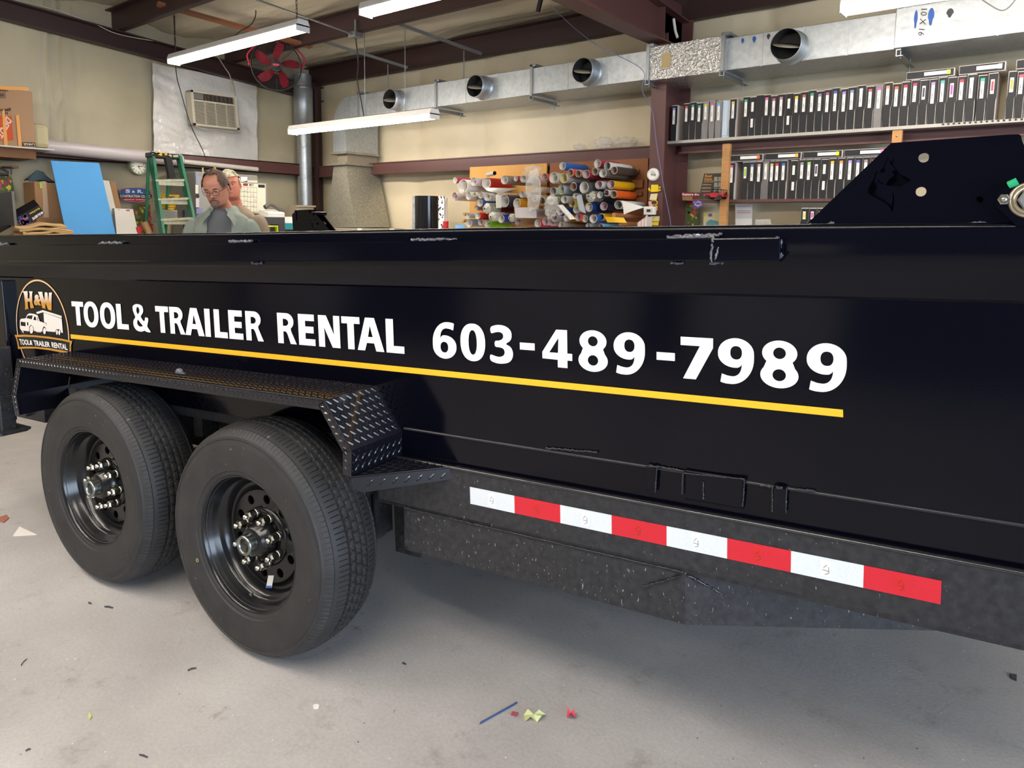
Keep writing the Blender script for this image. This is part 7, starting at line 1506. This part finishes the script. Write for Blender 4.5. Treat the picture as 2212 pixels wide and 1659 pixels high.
shirt = mat('sage_overshirt', '#929a8f', rough=.85, var=.3, vscale=10, col2='#7b847b', bump=.35, bscale=30, bdist=.01)
tee = mat('grey_tshirt', '#66676a', rough=.9); denim = mat('dark_jeans', '#2b3140', rough=.85); shoe = mat('shoe_brown', '#3b2f28', rough=.6); lips = mat('lips', '#a8685a', rough=.4)
PM = thing('person', 'balding man with glasses and goatee, looking down, in a grey-green overshirt over a grey t-shirt', 'person')
px_m, py_m = onY(478, 440, 2.9).x, 2.9
face_yaw = radians(38)                      # faces mostly toward the camera, slightly to its left
PM.location = (px_m, py_m, 0)
# body frame: local -y is the front
PM.rotation_euler = (0, 0, radians(50)); Rb = Matrix.Identity(4)
Hs = 1.43                                    # shoulder height
CHN = [((0, 0, .95), (.155, .11)), ((0, .0, 1.10), (.15, .11)), ((0, .01, 1.26), (.165, .115)), ((0, .015, 1.38), (.165, .095)), ((0, .0, 1.46), (.062, .06)),
       ((.17, .01, 1.385), (.070, .07)), ((.225, .0, 1.25), (.058, .06)), ((.25, -.02, 1.09), (.048, .05)), ((.235, -.14, 1.02), (.042, .042)), ((.20, -.27, 1.02), (.034, .034)),
       ((-.17, .01, 1.385), (.070, .07)), ((-.225, .0, 1.25), (.058, .06)), ((-.25, -.02, 1.09), (.048, .05)), ((-.235, -.14, 1.02), (.042, .042)), ((-.20, -.27, 1.02), (.034, .034)),
       ((.09, 0, .86), (.095, .095)), ((.105, -.02, .50), (.068, .068)), ((.11, .0, .10), (.045, .045)), ((-.09, 0, .86), (.095, .095)), ((-.105, -.02, .50), (.068, .068)), ((-.11, .0, .10), (.045, .045))]
ED = [(0, 1), (1, 2), (2, 3), (3, 4), (3, 5), (5, 6), (6, 7), (7, 8), (8, 9), (3, 10), (10, 11), (11, 12), (12, 13), (13, 14), (0, 15), (15, 16), (16, 17), (0, 18), (18, 19), (19, 20)]
skin_mesh('body', [(p, tuple(x * (.45 if 1.05 < p[2] < 1.45 else .93) for x in r)) for p, r in CHN], ED, skin, PM)
# hands with five fingers each, resting on the trailer's rear edge side (hidden in the photo)
def hand(parent, c, sx, mtl):
    ch = [((0, 0, 0), (.026, .016)), ((0, -.045, 0), (.038, .014)), ((0, -.085, 0), (.038, .012))]; ed = [(0, 1), (1, 2)]
    for k, (dx, L_) in enumerate(((-.030, .062), (-.010, .074), (.010, .069), (.029, .054))):
        n = len(ch); b = (dx, -.088, 0); ch += [(b, .0085), ((dx * 1.08, -.088 - L_ * .5, .004), .0078), ((dx * 1.1, -.088 - L_ * .85, -.010), .007)]; ed += [(2, n), (n, n + 1), (n + 1, n + 2)]
    n = len(ch); ch += [((-sx * .038, -.035, -.004), .011), ((-sx * .058, -.065, -.012), .0095), ((-sx * .060, -.092, -.016), .0085)]; ed += [(1, n), (n, n + 1), (n + 1, n + 2)]
    o = skin_mesh('hand', [(V(p) + V(c), r) for p, r in ch], ed, mtl, parent, 2, 1); return o
hand(PM, (.20, -.28, 1.02), 1, skin); hand(PM, (-.20, -.28, 1.02), -1, skin)
def torso(name, mtl, parent, rings, cut=None, nu=48, thick=0):
    # rings: (z, half width, half depth, centre y)
    mb = MB()
    def f(u, v):
        t = v * (len(rings) - 1); i = min(int(t), len(rings) - 2); k = t - i; a, b = rings[i], rings[i + 1]; z, w_, d_, cy = [a[j] + (b[j] - a[j]) * k for j in range(4)]
        g = (cut[0] + (cut[1] - cut[0]) * u) if cut else 2 * pi * u
        n_ = 1 + .025 * noise.noise(V((cos(g) * 3, sin(g) * 3, z * 9))) + .015 * sin(z * 60 + g * 3)
        c, s = cos(g), sin(g); return (w_ * n_ * abs(c) ** .8 * (1 if c >= 0 else -1), cy + d_ * n_ * abs(s) ** .85 * (1 if s >= 0 else -1), z)
    mb.grid(nu, 26, f); return mb.build(name, mtl, parent)
rings_t = [(.93, .168, .122, 0), (1.05, .165, .122, 0), (1.2, .175, .125, .005), (1.32, .185, .12, .01), (1.40, .165, .105, .012), (1.445, .11, .085, .01), (1.47, .074, .070, .005)]
torso('tshirt', tee, PM, rings_t)
rings_s = [(.86, .205, .15, 0), (1.0, .200, .148, 0), (1.15, .205, .148, .005), (1.28, .213, .142, .012), (1.37, .212, .128, .016), (1.42, .175, .112, .016), (1.455, .115, .098, .014), (1.475, .092, .088, .01)]
torso('overshirt', shirt, PM, rings_s, cut=(radians(-90 + 19), radians(270 - 19)))
mb = MB()                                                # collar flaps
for sx in (1, -1):
    mb.grid(12, 5, lambda u, v, sx=sx: (sx * (.078 - .020 * u + .050 * v + .012 * u * v), .075 - .200 * u - .030 * v * u - .012 * v, 1.500 - .075 * u * u - .055 * v - .035 * u * v + .012 * sin(pi * v)))
mb.build('collar', shirt, PM)
for sx in (1, -1):
    ch = [((sx * .150, .015, 1.385), (.082, .080)), ((sx * .215, .008, 1.31), (.076, .076)), ((sx * .238, -.0, 1.20), (.069, .069)), ((sx * .258, -.02, 1.085), (.060, .060)), ((sx * .240, -.13, 1.025), (.055, .055)), ((sx * .207, -.25, 1.02), (.046, .046))]
    skin_mesh('sleeve', ch, [(i, i + 1) for i in range(5)], shirt, PM, 2)
    mb = MB(); mb.poly([(sx * .085, -.150, 1.27), (sx * .165, -.125, 1.27), (sx * .165, -.128, 1.17), (sx * .125, -.148, 1.155), (sx * .085, -.152, 1.17)], .008, (0, -1, 0)); mb.poly([(sx * .082, -.158, 1.275), (sx * .168, -.133, 1.275), (sx * .168, -.137, 1.24), (sx * .125, -.160, 1.225), (sx * .082, -.162, 1.24)], .006, (0, -1, 0)); mb.build('chest_pocket', shirt, PM)
skin_mesh('trousers', [((0, 0, .93), (.17, .125)), ((.09, 0, .84), (.11, .11)), ((.105, -.02, .50), (.082, .082)), ((.11, 0, .09), (.06, .062)), ((-.09, 0, .84), (.11, .11)), ((-.105, -.02, .50), (.082, .082)), ((-.11, 0, .09), (.06, .062))], [(0, 1), (1, 2), (2, 3), (0, 4), (4, 5), (5, 6)], denim, PM)
for sx in (1, -1): mb = MB(); mb.ball((sx * .11, -.06, .042), (.048, .14, .042)); mb.build('shoe', shoe, PM)
HM = Matrix.Translation((0, -.028, 1.515)) @ Matrix.Rotation(radians(-8), 4, 'Z') @ Matrix.Rotation(radians(26), 4, 'X') @ Matrix.Rotation(radians(-6), 4, 'Y') @ Matrix.Scale(1.03, 4)
hd = head_mesh('head', skin, PM, HM)
eyes(PM, HM, hairb)
def hairshell(name, mtl, parent, M, test, off=.008, nu=72, nv=40):
    mb = MB(); NU, NV = nu, nv
    vs = []; keep = set()
    def S_(u, v):
        t = pi * (.02 + .62 * v); g = 2 * pi * u
        x, y, z = .080 * sin(t) * cos(g), .008 + .104 * sin(t) * sin(g), .118 + .117 * cos(t)
        n_ = noise.noise(V((x * 60, y * 60, z * 25))) * .35
        k = 1 + off / .09 * (1 + n_); return V((x * k, .008 + (y - .008) * k, .118 + (z - .118) * k))
    P = [[S_(i / NU, j / NV) for i in range(NU)] for j in range(NV + 1)]
    fs = []; idxm = {}; out = []
    def id_(i, j):
        k = (i % NU, j)
        if k not in idxm: idxm[k] = len(out); out.append(M @ P[j][i % NU])
        return idxm[k]
    for j in range(NV):
        for i in range(NU):
            c = (P[j][i] + P[j + 1][(i + 1) % NU]) / 2
            if test(c): fs.append((id_(i, j), id_(i + 1, j), id_(i + 1, j + 1), id_(i, j + 1)))
    mb.raw(out, fs, None, True); return mb.build(name, mtl, parent)
# receding hair: bare forehead reaching up, hair on sides, back and a thin band on top
hairshell('hair', hairb, PM, HM, lambda c: (c.z > .135 or (c.y > .025 and c.z > .07)) and (c.y > -.022 - .022 * (abs(c.x) < .02) * (c.z > .21) or (abs(c.x) > .052 and c.y > -.062 and c.z > .135)), off=.015)
beard = mat('beard_grey_brown', '#5a463a', rough=.9, bump=1, bscale=140, bdist=.006, var=.5, vscale=80, col2='#8a7a6c')
mb = MB()
def bd_(u, v): x = (u - .5) * .062; z = .046 - .040 * v; y = -.103 - .012 * (1 - (x / .034) ** 2) - .004 * sin(pi * v) + .010 * max(0, v - .6) + .0; return HM @ V((x * (1 - .25 * v), y, z + .010 * (abs(x) / .031) ** 2 * (1 - v)))
mb.grid(14, 8, bd_); mb.build('beard', beard, PM)
mb = MB(); mb.tube([HM @ V((x, -.112 + 12 * x * x, .0745 - 14 * x * x)) for x in (-.028, -.018, -.008, 0, .008, .018, .028)], [.003, .0055, .006, .005, .006, .0055, .003], 8)
for sx in (1, -1): mb.tube([HM @ V((sx * .028, -.102, .066)), HM @ V((sx * .031, -.098, .052)), HM @ V((sx * .028, -.100, .038))], [.003, .0045, .004], 6)
mb.build('moustache', beard, PM)
mb = MB(); mb.tube([HM @ V((x, -.1125 + 10 * x * x, .0600)) for x in (-.020, -.010, 0, .010, .020)], [.0015, .003, .0035, .003, .0015], 8); mb.build('lips', lips, PM)
gl_ = thing  # glasses belong to the face, worn
mb = MB(); gf = mat('glasses_frame', '#2b2320', rough=.3)
for sx in (1, -1):
    pts = [V((sx * (.031 + .023 * abs(cos(t)) ** .7 * (1 if cos(t) > 0 else -1)), -.108, .121 + .0145 * abs(sin(t)) ** .8 * (1 if sin(t) > 0 else -1))) for t in [2 * pi * i / 20 for i in range(20)]]
    mb.tube([HM @ p for p in pts], .0016, 5, closed=True); mb.tube([HM @ V((sx * .054, -.107, .130)), HM @ V((sx * .078, -.06, .128)), HM @ V((sx * .084, .01, .122))], .002, 5)
mb.tube([HM @ V((-.009, -.109, .125)), HM @ V((0, -.112, .127)), HM @ V((.009, -.109, .125))], .0016, 5); mb.build('glasses', gf, PM)
# the second man behind
PB = thing('person', 'man with a patterned head wrap and ruddy face peering from behind the bearded man', 'person'); q = onY(505, 418, 3.35); PB.location = (q.x, 3.35, 0); PB.rotation_euler = (0, 0, radians(40))
dzb = onY(508, 436, 3.35).z - 1.505
CH2 = [((p[0] * (.86 if 1.3 < p[2] < 1.45 else 1), p[1], p[2] - (.02 if 1.3 < p[2] < 1.45 else 0) + (dzb if p[2] > .9 else 0)), tuple(x * (.38 if 1.05 < p[2] < 1.45 else .93) for x in r)) for p, r in CHN]
skin_mesh('body', CH2, ED, skin2, PB); torso('shirt', mat('tan_shirt', '#8a7a66', rough=.85), PB, [(z + dzb, a, b, c) for z, a, b, c in rings_t])
for sx in (1, -1): skin_mesh('sleeve', [((sx * .150, .015, 1.385 + dzb), (.085, .082)), ((sx * .215, .008, 1.31 + dzb), (.078, .078)), ((sx * .238, -.0, 1.20 + dzb), (.069, .069)), ((sx * .258, -.02, 1.085 + dzb), (.060, .060)), ((sx * .240, -.13, 1.025 + dzb), (.05, .05))], [(i, i + 1) for i in range(4)], mat('tan_shirt', '#8a7a66'), PB); mb = MB(); mb.ball((sx * .11, -.06, .042), (.048, .14, .042)); mb.build('shoe', shoe, PB); hand(PB, (sx * .20, -.28, 1.02 + dzb), sx, skin2)
skin_mesh('trousers', [((0, 0, .93 + dzb), (.17, .125)), ((.09, 0, .84), (.11, .11)), ((.105, -.02, .50), (.082, .082)), ((.11, 0, .09), (.06, .062)), ((-.09, 0, .84), (.11, .11)), ((-.105, -.02, .50), (.082, .082)), ((-.11, 0, .09), (.06, .062))], [(0, 1), (1, 2), (2, 3), (0, 4), (4, 5), (5, 6)], denim, PB)
HB = Matrix.Translation((0, -.015, 1.525 + dzb)) @ Matrix.Rotation(radians(14), 4, 'Z') @ Matrix.Rotation(radians(2), 4, 'X') @ Matrix.Rotation(radians(-10), 4, 'Y') @ Matrix.Scale(1.0, 4)
head_mesh('head', skin2, PB, HB); eyes(PB, HB, mat('brow_sandy', '#b58a64', rough=.8), True)
hairshell('hair', mat('hair_sandy', '#b59a78', rough=.8, bump=1, bscale=90, bdist=.01), PB, HB, lambda c: c.z > .12 and not (c.y < -.02 and c.z < .17) , off=.006)
wrap_m = mat('head_wrap', '#d9cfae', rough=.8, var=.75, vscale=26, col2='#4a4438', det=2)
hairshell('head_wrap', wrap_m, PB, HB, lambda c: c.z > .172 + .015 * (c.y < 0), off=.017)
mb = MB(); mb.tube([HB @ V((x, -.1125 + 10 * x * x, .0600 + 6 * x * x)) for x in (-.022, -.010, 0, .010, .022)], [.0015, .003, .003, .003, .0015], 8); mb.build('lips', lips, PB)

# unseen pale cabinets, added behind the camera to reflect in the trailer's paint
for i, (a, b, z) in enumerate(((-6.95, -5.9, 1.0), (-3.95, -2.15, .95), (-1.55, -.25, .98))):
    t = thing('reflection_cabinet', 'pale unseen cabinet added behind the camera for its reflection, ' + ['by the left wall', 'in the middle', 'nearest the garage door'][i], 'cabinet', ((a + b) / 2, -3.9, 0))
    mb = MB(); mb.cbox(((a + b) / 2, -3.88, z / 2 + .05), (b - a, .5, z - .1), .01); SUB(t, 'body', mb, mat('pale_cabinet', '#c9c6c0'))
    for x in (a + .03, b - .53 if b - a > 1.2 else b - .45):
        mb = MB(); mb.cbox((x + .22, -3.62, z / 2 + .05), (.42, .02, z - .2), .004); SUB(t, 'door', mb, mat('pale_cabinet', '#c9c6c0'))
    mb = MB(); mb.b2((a + .05, -4.05, 0), (b - .05, -3.7, .1)); SUB(t, 'plinth', mb, blackpl)
